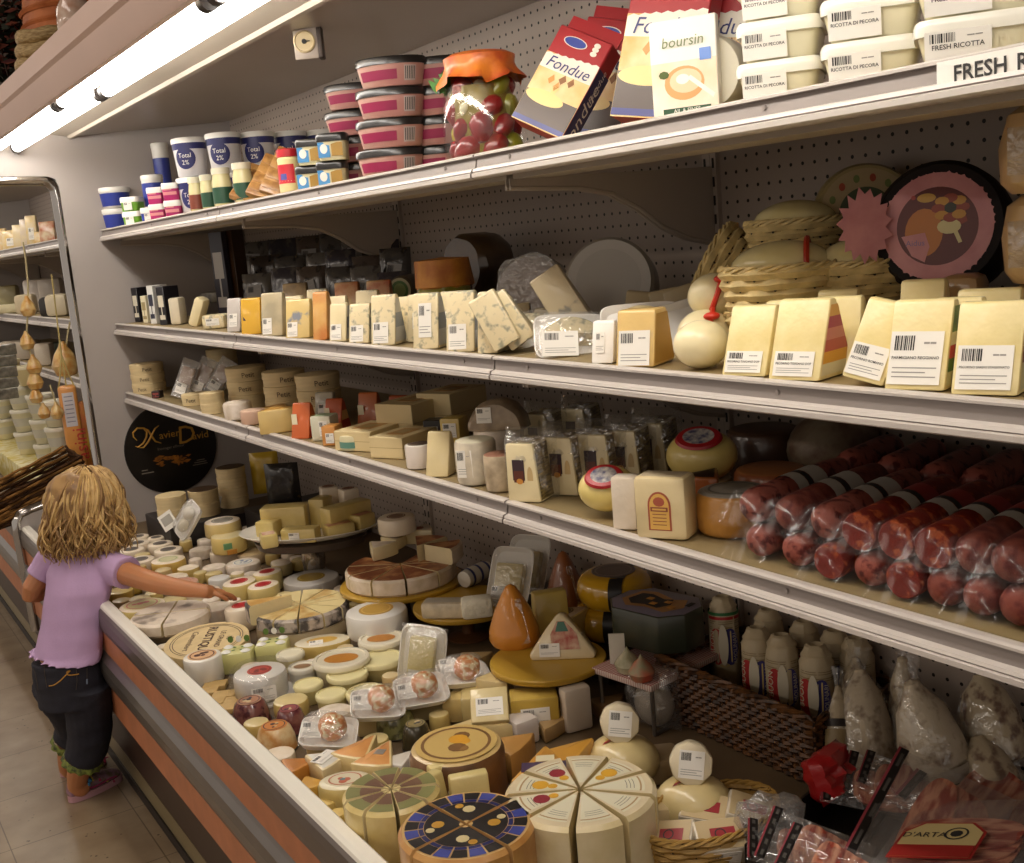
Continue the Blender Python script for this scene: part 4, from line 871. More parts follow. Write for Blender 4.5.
for a in ((583, 592, 268, 1.15, 'blue wedge leaning against the white faced wheel', -30, .06, .12), (520, 525, 281, 1.18, 'small tan wedge end behind the leaning blue wedges', 0, .05, .06), (556, 560, 284, 1.17, 'flat pale block behind the foam tray', 0, .07, .055), (640, 650, 272, 1.24, 'pale wedge with curved rind behind the standing foam tray', 10, .06, .07), (672, 680, 268, 1.25, 'pair of pale wedges by the upright, front one', -8, .05, .075), (690, 696, 272, 1.27, 'pair of pale wedges by the upright, rear one', -14, .05, .075), (648, 650, 280, 1.19, 'small cheese triangle under the white faced wheel', 0, .05, .06)):
    P = onx(a[0], a[3], S2+.006); T('cheese_wedge', a[4], 'cheese', P+Vector((0, 0, abs(a[5])*.0006)), rz_of(45), 'wedges below the wheels at the back', standing(a[6], .05, a[7], wrapped('#b5a984', '#7f7d6c', 30, .34, .42), None, None, None, .016), 0, a[5])
# oval baskets with pale waxy cheeses
STRAW = M('#d9c186', .6, var=.25, vs=60); STRAWD = M('#2e2318', .6)
def oval_basket(px, x, z, rx, ry, h, lb, lb2, t, tilt=0, roll=0, cheese=True, ribbon=False, lift=0):
    P = onx(px, x, z); rt = rz_of(t)
    wv, st, rim, base = oval_weave(rx, ry, h, 4, 36, .84, .0024)
    T('straw_basket', lb, 'basket', P+Vector((0, 0, lift)), rt, 'oval straw baskets with dark woven band', [('woven_wall', wv, [STRAW]), ('stakes', st, [STRAWD]), ('rim', rim, [STRAW]), ('basket_base', base, [STRAW])], tilt, roll)
    if cheese:
        b = MB(); b.T = Matrix.Translation((0, 0, .005)); b.ball((0, 0, h*.86), (rx*.86, ry*.84, h*.66), 0, 30, 18); ps = [('cheese', b, [M('#e6dbad', .25, coat=.7, col2='#d6c68a', vs=10)])]
        if ribbon:
            b = MB(); b.tube([(rx*.42, ry*.82*math.cos(a*PI/12), .005+h*.86+h*.67*math.sin(a*PI/12)) for a in range(13)], .0042, 6); ps.append(('ribbon', b, [M('#a8321f', .35)]))
        T('waxed_cheese', lb2, 'cheese', P+Vector((0, 0, lift)), rt, 'pale waxed cheeses in straw baskets', ps, tilt, roll)
oval_basket(786, 1.2, S2, .082, .06, .058, 'bottom straw basket hidden behind the labelled wedges', 'pale waxed cheese under the front straw basket', 50)
oval_basket(784, 1.17, S2+.066, .084, .06, .058, 'straw basket in front holding the ribboned waxed cheese', 'pale waxed cheese with red ribbon in the front straw basket', 40, ribbon=True)
oval_basket(858, 1.26, S2+.0, .07, .052, .058, 'bottom straw basket behind the orange sided wedge', 'pale waxed cheese in the bottom right straw basket', 40)
oval_basket(796, 1.30, S2+.132, .072, .052, .05, 'straw basket on top of the others', 'plain pale waxed cheese in the top straw basket', 40)
oval_basket(862, 1.24, S2+.066, .07, .052, .055, 'straw basket at the right under the pink rosette', 'pale waxed cheese in the straw basket at the right', 40, ribbon=True)
oval_basket(745, 1.31, S2, .075, .055, .058, 'straw basket tipped on edge behind the others', 'x', 30, cheese=False, lift=.09, roll=-62)
T('straw_basket', 'spare straw basket under the top one at the back', 'basket', onx(798, 1.34, S2), rz_of(40), 'oval straw baskets with dark woven band', [('woven_wall', oval_weave(.075, .055, .125, 10, 40, .9, .0022)[0], [STRAW])])
b = MB(); b.box((0, 0, .03), (.2, .13, .06), 0, .003); T('low_crate', 'low dark crate under the big black wheel', 'crate', onx(960, 1.3, S2), rz_of(40), None, [('crate', b, [M('#2a1c18', .5)])])
# the black wheel with a round picture label, on edge
P = onx(944, 1.29, S2+.062); r = 66*mpp(P); RT = Matrix.Translation((0, 0, r)) @ Matrix.Rotation(R(90), 4, 'X'); th = .1
b = MB(); b.T = RT; b.lathe([(0, -th/2), (r*.9, -th/2), (r*.98, -th/2+.012), (r, 0), (r*.98, th/2-.012), (r*.9, th/2), (0, th/2)], 56); ps = [('cheese', b, [M('#1a1210', .6, bump=.3, bs=30, spec=.2)])]
b = MB(); b.T = RT; z0 = th/2+.001; PKM = M('#cf8f90', .45, col2='#bf7c80', vs=30)
b.T = RT @ Matrix.Scale(.84, 4); b.lathe([(r*.93, z0/.84), (r*.68, z0/.84)], 48, mis=0); b.lathe([(r*.68, z0/.84+.0002), (0, z0/.84+.0002)], 48, mis=1)
b.T = Matrix.Translation((0, -z0, r)) @ Matrix.Scale(.84, 4); rd = random.Random(5)
for i in range(46):
    a = 2*PI*i/46; q = r*(.93+.035*rd.random()); poly(b, [(q*math.cos(a+o)*k, q*math.sin(a+o)*k) for o, k in ((-.07, .95), (0, 1.0), (.07, .95), (0, .9))], -.0003, 0)
poly(b, ell(-r*.22, -r*.1, r*.32, r*.42, 20), -.0006, 2); poly(b, [(r*.1, r*.2), (r*.42, r*.38), (r*.5, r*.05), (r*.3, -r*.05)], -.0007, 3); poly(b, ell(r*.2, -.02*r, r*.2, r*.13, 14), -.0010, 4)
for a in range(0, 360, 45): poly(b, ell(r*.22+r*.2*math.cos(R(a)), r*.3+r*.17*math.sin(R(a)), r*.12, r*.08, 10), -.0008-.00004*a/45, 5 if a % 90 else 3)
poly(b, ell(r*.22, r*.3, r*.1, r*.09, 12), -.0014, 6); poly(b, [(r*.3, 0), (r*.42, -r*.3), (r*.36, -r*.32), (r*.24, -r*.05)], -.0012, 4); poly(b, ell(-r*.18, r*.5, r*.16, r*.08, 14), -.0009, 7); poly(b, ell(-r*.4, r*.52, r*.04, r*.04, 8), -.0009, 8)
poly(b, [(-r*.6, -r*.15), (-r*.2, -r*.1), (-r*.12, -r*.35), (-r*.2, -r*.62), (-r*.42, -r*.5)], -.0009, 0); b.text('Aidus', r*.1, (-r*.36, -.0014, -r*.28), mi=9)
ps.append(('picture_label', b, [PKM, M('#5d1f1a', .4), M('#b9722c', .4), M('#8f3a22', .4), M('#d3c58e', .4), M('#c08a2f', .4), M('#2a2a1c', .4), M('#c2953f', .4), M('#a5322a', .4), M('#7f6d9a', .4)]))
T('wheel_cheese', 'big black wheel on edge with round pink bordered picture label', 'cheese', P+Vector((0, 0, .006)), rz_of(26), None, ps, -9)
P = onx(868, 1.4, S2); r = 50*mpp(P); RT = Matrix.Translation((0, 0, r)) @ Matrix.Rotation(R(90), 4, 'X')
b = MB(); b.T = RT; b.lathe([(0, -.05), (r*.92, -.05), (r, -.03), (r, .03), (r*.92, .045), (0, .045)], 44)
b2 = MB(); b2.T = RT; b2.lathe([(r*.86, .0465), (r*.5, .0465)], 40, mis=0); b2.lathe([(r*.5, .0468), (0, .0468)], 40, mis=1)
for i in range(14): a = 2*PI*i/14; b2.T = Matrix.Translation((r*.68*math.cos(a), -.0468, r+r*.68*math.sin(a))); poly(b2, ell(0, 0, r*.06, r*.08, 10), -.0002, 2 if i % 2 else 3)
T('wheel_cheese', 'tan wheel on edge with round printed label behind the black wheel', 'cheese', P+Vector((0, 0, .1)), rz_of(45), None, [('cheese', b, [M('#a99766', .45)]), ('round_label', b2, [M('#b8a37a', .45), M('#4f5a3c', .45), M('#a84a32', .45), M('#7c8a4c', .45)])], -10)
# pink rosette tag
b = MB(); rd = random.Random(3); P0 = [(0, 0, 0)]; n = 30
pts = [((.036+.012*(1 if i % 2 else 0)+.006*rd.random())*math.cos(2*PI*i/n)*.7, (.036+.012*(1 if i % 2 else 0)+.006*rd.random())*math.sin(2*PI*i/n)) for i in range(n)]
b.T = Matrix.Rotation(R(90), 4, 'X'); b.prism(pts, -.001, .001, 0); P = onx(866, 1.2, S2+.115)
T('paper_rosette', 'pink jagged paper rosette in front of the tan wheel', 'rosette', P+Vector((0, 0, .056)), rz_of(50), None, [('rosette', b, [PKM])], -12, 8)
# tan blocks at the right edge
for k in range(3):
    P = onx(1072, 1.2, S2+.098*k)
    b = MB(); b.lathe([(0, 0), (.06, 0), (.07, .012), (.072, .05), (.066, .085), (.05, .096), (0, .097)], 28, jit=.05, seed=k); b2 = crumple(.05, .05, .006, k+3, 8, 8, .004); b2.v = [v+Vector((-.062, -.03, .02)) for v in b2.v]
    T('cheese_drum', ('bottom', 'middle', 'top')[k]+' film wrapped tan drum in the stack at the right edge', 'cheese', P, rz_of(60), 'film wrapped tan drums', [('cheese', b, [wrapped('#c2a673')]), ('film_tail', b2, [FILM])])
for px0, px1, yt, x, lb, c in ((775, 825, 291, 1.2, 'pale round cheese end behind the labelled wedges', '#cfc7a2'), (945, 985, 274, 1.22, 'film wrapped tan wedge below the tan drums', '#b89a68')):
    placex(lambda w, d, h: block(w, d, h, wrapped(c), .012), px0, px1, yt, x, S2, 'cheese_block', lb, 'cheese', None, .06)
# ================================================================== lowest shelf
def wooden_box(r, h, layers, lidm=None, txt=None):
    b = MB(); hh = h/layers
    for k in range(layers):
        z = k*hh; b.lathe([(0, z), (r*.97, z), (r*.97, z+hh*.62), (r, z+hh*.62), (r, z+hh*.98), (r*.96, z+hh), (0, z+hh)], 30, mis=[0, 0, 0, 0, 0, 1] if k == layers-1 else 0)
    ps = [('box_stack' if layers > 1 else 'box', b, [WOOD, lidm or WOOD])]
    if txt:
        b = MB(); wrap_text(b, txt, hh*.42, h-hh*.7, r+.001, -90, 0); ps.append(('lettering', b, [WOODD]))
    return ps
def one_box(r, h, lidm=None, txt=None):
    b = MB(); b.lathe([(0, 0), (r*.97, 0), (r*.97, h*.5), (r*1.0, h*.5), (r, h*.97), (r*.97, h), (0, h)], 30, mis=[0, 0, 0, 0, 0, 1]); ps = [('box', b, [WOOD, lidm or WOOD])]
    if txt: b = MB(); wrap_text(b, txt, h*.36, h*.46, r*1.0+.001, -90, 0); ps.append(('lettering', b, [WOODD]))
    return ps
ordn = ('bottom', 'second', 'third', 'fourth')
def box_stack(px, x, z, r, h, n, where, grp='round wooden cheese boxes on the lowest shelf', lidm=None, txt=None, P=None):
    P = P or onx(px, x, z)
    for k in range(n):
        T('wooden_cheese_box', '%s wooden box, stack %s' % (ordn[k] if k < n-1 else 'top', where), 'cheese box', P+Vector((0, 0, k*(h+.0005))), rz_of(50+13*k), grp, one_box(r, h, lidm if k == n-1 else None, txt))
box_stack(150, 1.03, S3, .058, .034, 3, 'in the corner by the end panel on the lowest shelf', txt='Petit')
box_stack(197, 1.035, S3, .045, .034, 1, 'behind the clear leaning packs', txt='Petit'); box_stack(214, 1.005, S3, .036, .03, 2, 'right in front of the clear leaning packs')
for px, x, lb, n in ((250, 1.12, 'left of the three tall stacks on the lowest shelf', 3), (288, 1.14, 'in the middle of the three tall stacks on the lowest shelf', 3), (322, 1.16, 'right of the three tall stacks on the lowest shelf', 3)): box_stack(px, x, S3, .06, .04, n, lb, txt='Petit')
box_stack(225, 1.3, S3, .055, .04, 3, 'far back in the dark corner of the lowest shelf')
for i, (px, x, ro, lb) in enumerate(((180, 1.01, 22, 'clear pack leaning, nearest the corner boxes'), (196, 1.06, 26, 'clear pack leaning in the middle of three'), (211, 1.1, 34, 'clear pack leaning, furthest right of three'))):
    P = onx(px, x, S3); ps = [('bag', crumple(.062, .13, .022, i, 10, 10, .004), [film_mat(amount=.25, milk=.25, bs=40)])]
    b = MB(); b.box((0, 0, .07), (.045, .01, .07), 0, .004); ps.append(('contents', b, [M('#a9744a', .4, col2='#cfae86', vs=40)])); ps.append(('price_label', lab(.036, .035, MT(0, -.0135, .032), None, 2), LABM))
    T('clear_pack', lb, 'pack', P+Vector((0, 0, .014)), rz_of(45), 'clear leaning packs on the lowest shelf', ps, -14, ro)
P = at(156, 391, z=S3+.0); T('small_dark_carton', 'tiny dark carton with red print by the corner boxes', 'carton', onx(158, 1.0, S3), rz_of(50), None, thin_box('#2a1d1b', '#8d3f3a')(.03, .03, .024))
place(lambda w, d, h: [wheel(w*.5, h*.85, RINDW, RINDW, 24, jit=.06)], 220, 248, 400, 421, S3, 'small_cheese', 'white foil wrapped little cheese near the first rail joint', 'cheese', None, .06)
place(lambda w, d, h: [wheel(w*.5, h*.8, M('#c9a48c', .5, coat=.4), M('#d6b59c', .5), 24)], 237, 263, 408, 426, S3, 'small_cheese', 'pinkish round cheese by the first rail joint', 'cheese', None, .05)
place(lambda w, d, h: lying(w*1.1, .08, h, wrapped('#ddc67c'), M('#c79444', .4, coat=.4), None), 262, 300, 409, 433, S3, 'cheese_wedge', 'yellow wedge with orange rind just right of the first rail joint', 'cheese', None, .08, 75)
P = onx(280, 1.09, S3); T('cheese_wedge', 'yellow wedge with brown rind behind the orange rinded one', 'cheese', P, rz_of(40), None, lying(.09, .08, .035, wrapped('#cfb061'), M('#a9772f', .4)))
for px, x, s, lb, c in ((306, 1.01, 1.0, 'orange triangular carton with cream edge near the first rail joint', '#c25c24'), (338, 1.1, .95, 'orange triangular carton behind the first one', '#b5542a'), (372, 1.17, 1.05, 'orange triangular carton lying further back', '#b4602c'), (402, 1.2, 1.0, 'orange triangular carton at the back beside the upright carton', '#9a4a24')):
    P = onx(px, x, S3); w = .05*s
    ps = standing(w, .06, .085*s, M(c, .4, coat=.3), None, None, [M('#b03a2a', .4), M('#d9b77a', .4), M(c, .4)], .008); b = MB(); poly(b, rect(-w*.3, .035, w*.3, .05), -.0195, 0); ps.append(('front_print', b, [CREAM]))
    T('triangular_carton', lb, 'cheese carton', P, rz_of(38), 'orange triangular cartons', ps)
place(lambda w, d, h: standing(w, d, h, wrapped('#c4bfa6', '#9aa08e', 30), None, (w*.6, h*.4, 0, h*.45)), 314, 334, 393, 424, S3, 'cheese_wedge', 'grey white wrapped wedge beside the orange triangular carton', 'cheese', None, .05)
place(lambda w, d, h: block(w, d, h, M('#d2ceb8', .4, coat=.4), .004, (w*.4, h*.6, w*.15, h*.5), M('#9fae8a', .5)), 311, 333, 416, 441, S3, 'cheese_pack', 'white and green little pack at the edge of the lowest shelf', 'cheese', None, .05)
place(lambda w, d, h: block(w, d, h, M('#c98a45', .4, coat=.3), .003, (w*.6, h*.5, w*.1, h*.4)), 322, 337, 426, 446, S3, 'cheese_pack', 'small orange pack with barcode left of the round tin', 'cheese', None, .045)
P, w, h, rz = fit(333, 371, 430, 451, S3, .07); T('round_cheese', 'round cheese with green side band and pale top label', 'cheese', P, rz, None, [wheel(w*.5, h*.75, M('#cfc6a0', .4), M('#d8cfae', .45), 30), ('side_band', (lambda b: (b.lathe([(w*.5+.0008, h*.15), (w*.5+.0008, h*.45)], 30), b)[-1])(MB()), [M('#5d8a7a', .4)]), disc_label(w*.36, h*.75, [M('#d9d3bd', .4), M('#5a7a4a', .4)])])
P = at(383, 458, z=S3); CART = M('#d9c493', .55, var=.06, vs=9)
def long_carton(P, t, w, d, h, lb, ang=0):
    b = MB(); b.box((0, 0, h/2), (w, d, h), 0, .0015, 1); ps = [('carton', b, [CART])]; b = MB()
    b.box((0, 0, h*.5), (w*1.003, d*1.003, .001), 0); b.box((0, -d*.0, h+.0003), (w*.5, d*.5, .0006), 2); b.box((0, 0, h+.0006), (w*.3, d*.3, .0006), 0); ps.append(('print', b, [M('#a9905f', .5), M('#8a5a35', .5), M('#b98a4e', .5)]))
    T('flat_carton', lb, 'cheese carton', P, rz_of(t), 'pale flat cartons on the lowest shelf', ps)
long_carton(onx(372, 1.06, S3), 24, .105, .13, .045, 'pale flat carton at the shelf edge right of the round tin'); long_carton(onx(406, 1.07, S3), 24, .09, .13, .046, 'pale flat carton beside the white drum with dark top')
long_carton(onx(420, 1.19, S3+.0), 22, .11, .17, .088, 'taller pale carton standing behind the flat cartons'); long_carton(onx(455, 1.27, S3), 22, .1, .14, .1, 'taller pale carton furthest back in the shade')
P, w, h, rz = fit(398, 429, 446, 477, S3, .075); T('cheese_drum', 'white drum shaped cheese with dark top at the shelf edge', 'cheese', P, rz, None, [wheel(w*.48, h*.8, wrapped('#e2ddcf'), M('#dcd7c9', .45), 28, bev=.004), disc_label(w*.38, h*.8, [M('#4a3a2e', .5), M('#6f5a45', .5)])])
place(lambda w, d, h: standing(w, d, h, wrapped('#d9cc97'), None, None, None, .01), 424, 449, 434, 478, S3, 'cheese_wedge', 'film wrapped pale wedge right of the white drum', 'cheese', None, .07)
place(lambda w, d, h: [wheel(w*.5, h*.82, wrapped('#d9d3b8', '#b7b09a', 30), M('#cfc8ae', .5), 30, bev=.008, jit=.04), ('price_label', lab(w*.4, h*.5, MT(-w*.1, -w*.49, h*.42), None, 3), LABM)], 449, 492, 437, 494, S3, 'tall_cheese', 'tall white crusted cheese with label under the half dome', 'cheese', None, .075)
P, w, h, rz = fit(444, 466, 421, 437, S3, .05); P = onx(455, 1.13, S3+.045)
T('cheese_block', 'small yellow block behind the tall white crusted cheese', 'cheese', P-Vector((0, 0, .045)), rz, None, block(.045, .05, .08, wrapped('#d8c064'), .004, (.03, .03, 0, .055)))
P = onx(437, 1.15, S3); T('small_dark_carton', 'small dark carton behind the film wrapped pale wedge', 'carton', P, rz_of(40), None, thin_box('#33302f', '#c9c5bb')(.04, .04, .06))
P, w, h, rz = fit(478, 513, 454, 500, S3, .07); T('cheese_drum', 'grey crusted drum cheese left of the rail joint, wrapped in film', 'cheese', P, rz, None, [wheel(w*.5, h*.84, wrapped('#c5b796', '#96896c', 34), M('#8a5f4a', .5), 30, bev=.005, jit=.06)])
P = onx(500, 1.105, S3+.083); b = MB(); b.T = Matrix.Rotation(R(90), 4, 'X'); b.lathe([(0, -.03), (.05, -.03), (.056, -.02), (.057, .02), (.05, .03), (0, .03)], 28, 0, PI, mis=0, mcut=1, jit=.04)
T('half_cheese', 'half of a grey crusted wheel lying domed on top of others', 'cheese', P, rz_of(40), None, [('cheese', b, [wrapped('#a9997a', '#857760', 30), PALE]), ('price_label', lab(.03, .03, MT(-.02, -.031, .03), None, 2), LABM)])
P = onx(500, 1.105, S3); T('cheese_drum', 'pale drum cheese carrying the half dome', 'cheese', P, rz_of(40), None, [wheel(.045, .082, RINDW, RINDW, 28, bev=.006)])
# basket rind wedges in film
RINDK = M('#b89f58', .5, col2='#6b5828', vs=8, stretch=(30, 6, 30), bump=.6, bs=120, lo=.4, hi=.6)
def manchego(P, t, s, lb, first=False):
    b = MB(); w, d, h = .062*s, .085*s, .1*s
    b.hexa([(-w/2, -d/2, 0), (w/2, -d/2, 0), (w*.5, d/2, 0), (-w*.5, d/2, 0), (-w/2, -d/2+.004, h), (w*.35, -d/2+.004, h), (w*.35, d/2, h), (-w/2, d/2, h)], bev=.004, mis=[1, 1, 0, 1, 1, 0]); ps = [('cheese', b, [PALE, RINDK])]
    b = MB(); poly(b, rect(-w*.12, h*.52, w*.36, h*.42), -d/2-.0005+.002, 0); poly(b, rect(-w*.12, h*.44, w*.3, h*.2), -d/2-.0009+.002, 1); poly(b, ell(-w*.1, h*.36, w*.1, h*.05, 10), -d/2-.0011+.002, 2); poly(b, ell(w*.22, h*.42, w*.09, h*.2, 14), -d/2-.0005+.002, 3)
    ps.append(('front_label', b, [M('#3a2a30', .35), M('#5f2f22', .35), M('#c98a3a', .4), M('#c9ad7a', .4)])); c = crumple(w*1.5, h*1.22, d*.9, int(s*100)+int(t), 10, 10, .006); ps.append(('film', c, [FILM]))
    T('rinded_wedge', lb, 'cheese', P, rz_of(t), 'film wrapped wedges with basket marked rind', ps)
P, w, h, rz = fit(506, 547, 447, 511, S3, .085); manchego(P, 30, 1.0, 'film wrapped wedge with basket marked rind right of the rail joint')
for px, x, lb in ((572, 1.09, 'second film wrapped rinded wedge from the rail joint'), (606, 1.14, 'third film wrapped rinded wedge from the rail joint'), (634, 1.19, 'fourth film wrapped rinded wedge from the rail joint'), (660, 1.26, 'fifth film wrapped rinded wedge, furthest back')): manchego(onx(px, x, S3), 30, 1.0, lb)
for px, x, lb in ((548, 1.22, 'rinded wedge in the shade behind the first two'), (585, 1.3, 'rinded wedge in the deep shade at the back')): manchego(onx(px, x, S3), 26, .95, lb)
# oval cheeses with red label
def red_oval(P, s, lb, t, tilt):
    b = MB(); b.ball((0, 0, .036*s), (.05*s, .042*s, .036*s), 0, 30, 16); ps = [('cheese', b, [wrapped('#e3d27a')])]; b = MB(); P0 = Matrix.Translation((.0, -.012*s, .0675*s)) @ Matrix.Rotation(R(12), 4, 'X'); b.T = P0
    b.lathe([(.033*s, .0), (.03*s, .004), (.022*s, .0052)], 28, sy=.8); b.lathe([(.022*s, .0053), (0, .0056)], 24, mis=1, sy=.8); b.T = Matrix()
    ps.append(('red_label', b, [M('#a31f24', .35), M('#4a4a6a', .4, col2='#c9c2b5', vs=90)])); T('oval_cheese', lb, 'cheese', P, rz_of(t), 'pale oval cheeses with red oval labels', ps, tilt)
P, w, h, rz = fit(580, 626, 474, 520, S3, .08); red_oval(P+Vector((0, 0, .012)), .95, 'pale oval cheese with red oval label near the shelf edge', 40, 22)
red_oval(onx(705, 1.2, S3)+Vector((0, 0, .03)), 1.15, 'larger pale oval cheese with red oval label behind the gold wheel', 40, 14); P = onx(705, 1.2, S3); T('round_cheese', 'pale round cheese under the larger red labelled one', 'cheese', P+Vector((0, 0, .0)), 0, None, [wheel(.045, .031, wrapped('#d9c878'), PALE, 28)])
place(lambda w, d, h: standing(w, d, h, wrapped('#e3dcc4', bump=.7), None, None, None, .03, -.008), 612, 638, 477, 531, S3, 'cheese_wedge', 'white shiny wrapped wedge leaning on the arch labelled block', 'cheese', None, .05)
def arch(w, d, h):
    ps = block(w, d, h, wrapped('#e1d3a0'), .008, None, M('#b9a98a', .4, coat=.5)); b = MB(); fr = -d/2-.0008; q = w*.22
    o = [(-q, h*.16), (q, h*.16), (q, h*.56)]+[(q*math.cos(R(a)), h*.56+q*1.15*math.sin(R(a))) for a in range(15, 180, 15)]+[(-q, h*.56)]
    poly(b, o, fr, 0); poly(b, [(x*.84, h*.4+(z-h*.4)*.92) for x, z in o], fr-.0004, 1); poly(b, ell(0, h*.62, q*.5, q*.4, 12), fr-.0008, 0); poly(b, rect(0, h*.5, q*1.5, h*.07), fr-.0008, 2); poly(b, rect(0, h*.5, q*1.2, h*.03), fr-.0012, 1)
    for k in range(4): poly(b, rect(0, h*(.42-.055*k), q*1.2, h*.012), fr-.0008, 2)
    ps.append(('arch_label', b, [M('#a8553f', .4), M('#dcae5a', .4), M('#8f4a3a', .4)])); return ps
place(arch, 633, 690, 482, 548, S3, 'cheese_block', 'tan cheese block with arched gold label at the edge of the lowest shelf', 'cheese', None, .05, 28)
for px, x, r, h, lb, c, tp in ((735, 1.09, .052, .062, 'gold wheel with grey printed top left of the salami packs', '#c08c3c', '#8d877c'), (772, 1.24, .055, .055, 'orange crusted wheel in the shade behind the gold wheel', '#a35f36', '#a3683c'), (812, 1.3, .06, .04, 'flat orange wheel at the back beyond the salami', '#a8743c', '#b78a4c'), (765, 1.36, .06, .085, 'dark brown wheel against the back beyond the gold one', '#4d3524', '#5a4230')):
    P = onx(px, x, S3); T('small_round_cheese', lb, 'cheese', P, 0, None, [wheel(r, h, wrapped(c), M(tp, .45), 32, bev=.008, bulge=.003)]+([disc_label(r*.8, h, [M('#8a8478', .45), M('#5a564e', .45)], ring=True, rz=-40)] if tp == '#8d877c' else []))
P = onx(682, 1.1, S3); T('orange_wedge', 'orange sided wedge with dark top behind the arch labelled block', 'cheese', P, rz_of(60), None, lying(.08, .07, .05, wrapped('#b9722f'), M('#5b3522', .5)))
P = onx(712, 1.1, S3); T('orange_wedge', 'orange wedge with nearly black top touching the gold wheel', 'cheese', P+Vector((.02, .03, 0)), rz_of(20), None, lying(.07, .07, .068, wrapped('#b2672c'), M('#2f1d17', .5)))
# salami packs
SAL = M('#4c1815', .45, coat=.08, col2='#8a4a3e', vs=70, lo=.5, hi=.62, bump=.3, bs=60, spec=.2); CHO = M('#6a1c10', .42, coat=.1, col2='#9a4822', vs=70, lo=.36, hi=.46, bump=.25, bs=50, spec=.2); SALP = M('#7c4034', .5, coat=.08, col2='#5a2420', vs=60, lo=.4, hi=.6, bump=.3, bs=60, spec=.2)
SHEET = film_mat(amount=.02, milk=.014, bs=9, bump=.35)
def salami(px, py, zc, r, L, m, lb, t=12, band='w', flat=False, seed=0, sheet=True, rise=6):
    P = onx(px, XF+.045, zc-r) if py is None else at(px, py, z=zc)
    f = fwd(t); c = P+f*(L/2-.006); c.z = zc+.0
    b = tube_end(L, r, m, flat=flat, seed=seed); ps = [('sausage', b, [m, CHO if m is CHO else SALP])]
    b = MB(); b.T = Matrix.Rotation(R(-90), 4, 'X'); z0 = -L/2+L*.36
    b.lathe([(r+.0012, z0), (r+.0012, z0+L*.10)], 20, mis=0); b.lathe([(r+.0012, z0+L*.105), (r+.0012, z0+L*.15)], 20, mis=1); b.lathe([(r+.0012, z0+L*.155), (r+.0012, z0+L*.3)], 20, mis=0 if band == 'w' else 2)
    for k in range(5): b.lathe([(r+.0016, z0+.006+.005*k), (r+.0016, z0+.008+.005*k)], 8, R(30), R(130), mis=1)
    b.lathe([(r+.0016, z0+L*.19), (r+.0016, z0+L*.26)], 6, R(60), R(110), mis=2 if band == 'w' else 0)
    ps.append(('label_band', b, [M('#b9b4ab', .4), M('#1f1b1c', .4), M('#8f2a28', .4)]))
    if sheet:
        b = MB(); n = 10; Q = []; W = r*2.6
        for i in range(n+1):
            for j in range(n+1):
                u, v = i/n*2-1, j/n
                k = max(0, 1-abs(u)**2)
                Q.append((u*W*(.82-.1*v), -L/2-.045+.018*abs(u)*(1-v)+v*L*.42, -r*.55+r*1.62*k*min(1, v*3.6)+noise.noise(Vector((u*3+seed, v*4, seed)))*.005))
        b.add(Q, [[i*(n+1)+j, (i+1)*(n+1)+j, (i+1)*(n+1)+j+1, i*(n+1)+j+1] for i in range(n) for j in range(n)]); ps.append(('clear_bag', b, [SHEET]))
    T('salami', lb, 'salami', c, rz_of(t), 'vacuum packed salami on the lowest shelf', ps, 0, 0)
r1 = .0238
low = [(758, SAL, 0), (795, SAL, 0), (832, CHO, 1), (869, SAL, 0), (906, CHO, 1), (943, SALP, 0), (980, SALP, 0), (1017, SALP, 0)]
nth = ('first', 'second', 'third', 'fourth', 'fifth', 'sixth', 'seventh', 'eighth', 'ninth')
for i, (px, m, fl) in enumerate(low):
    salami(px, None, S3+r1+.0005, r1*.94, .23, m, nth[i]+(' cut red sausage' if fl else ' salami')+' from the gold wheel in the lower layer', 11, 'w', bool(fl), i, i % 2 == 0)
up = [(752, 0, SAL, 0), (788, 0, SALP, 0), (825, 0, SAL, 0), (862, 0, CHO, 1), (899, 0, CHO, 1), (936, 0, CHO, 1), (973, 0, SALP, 0), (1010, 0, SALP, 0)]
for i, (px, py, m, fl) in enumerate(up):
    salami(px, None, S3+r1*2.95, r1, .24, m, nth[i]+(' cut red sausage' if fl else ' salami')+' from the gold wheel in the upper layer', 11, 'r' if i > 2 else 'w', bool(fl), i+20)
for i, (px, x, z) in enumerate(((850, 1.35, 0), (890, 1.36, 0), (930, 1.35, 0), (972, 1.36, 0), (1012, 1.35, 0), (870, 1.34, 1), (912, 1.35, 1), (955, 1.34, 1), (996, 1.35, 1))):
    P = onx(px, x, S3+r1+z*r1*1.8); T('salami', '%s dark salami piled at the back of the lowest shelf, %s layer' % (nth[i % 5], ('lower', 'upper')[z]), 'salami', P, rz_of(14), 'dark salami piled at the back', [('sausage', tube_end(.17, r1, None, seed=i+50), [SAL, SALP])])
P = onx(835, 1.4, S3); T('wrapped_ham', 'pale netted ham piece against the back above the salami', 'ham', P, 0, None, [('piece', (lambda b: (b.ball((0, 0, .06), (.09, .06, .06), 0, 24, 14), b)[-1])(MB()), [M('#8d7f68', .5, col2='#6a5140', vs=30, bump=.4)])])
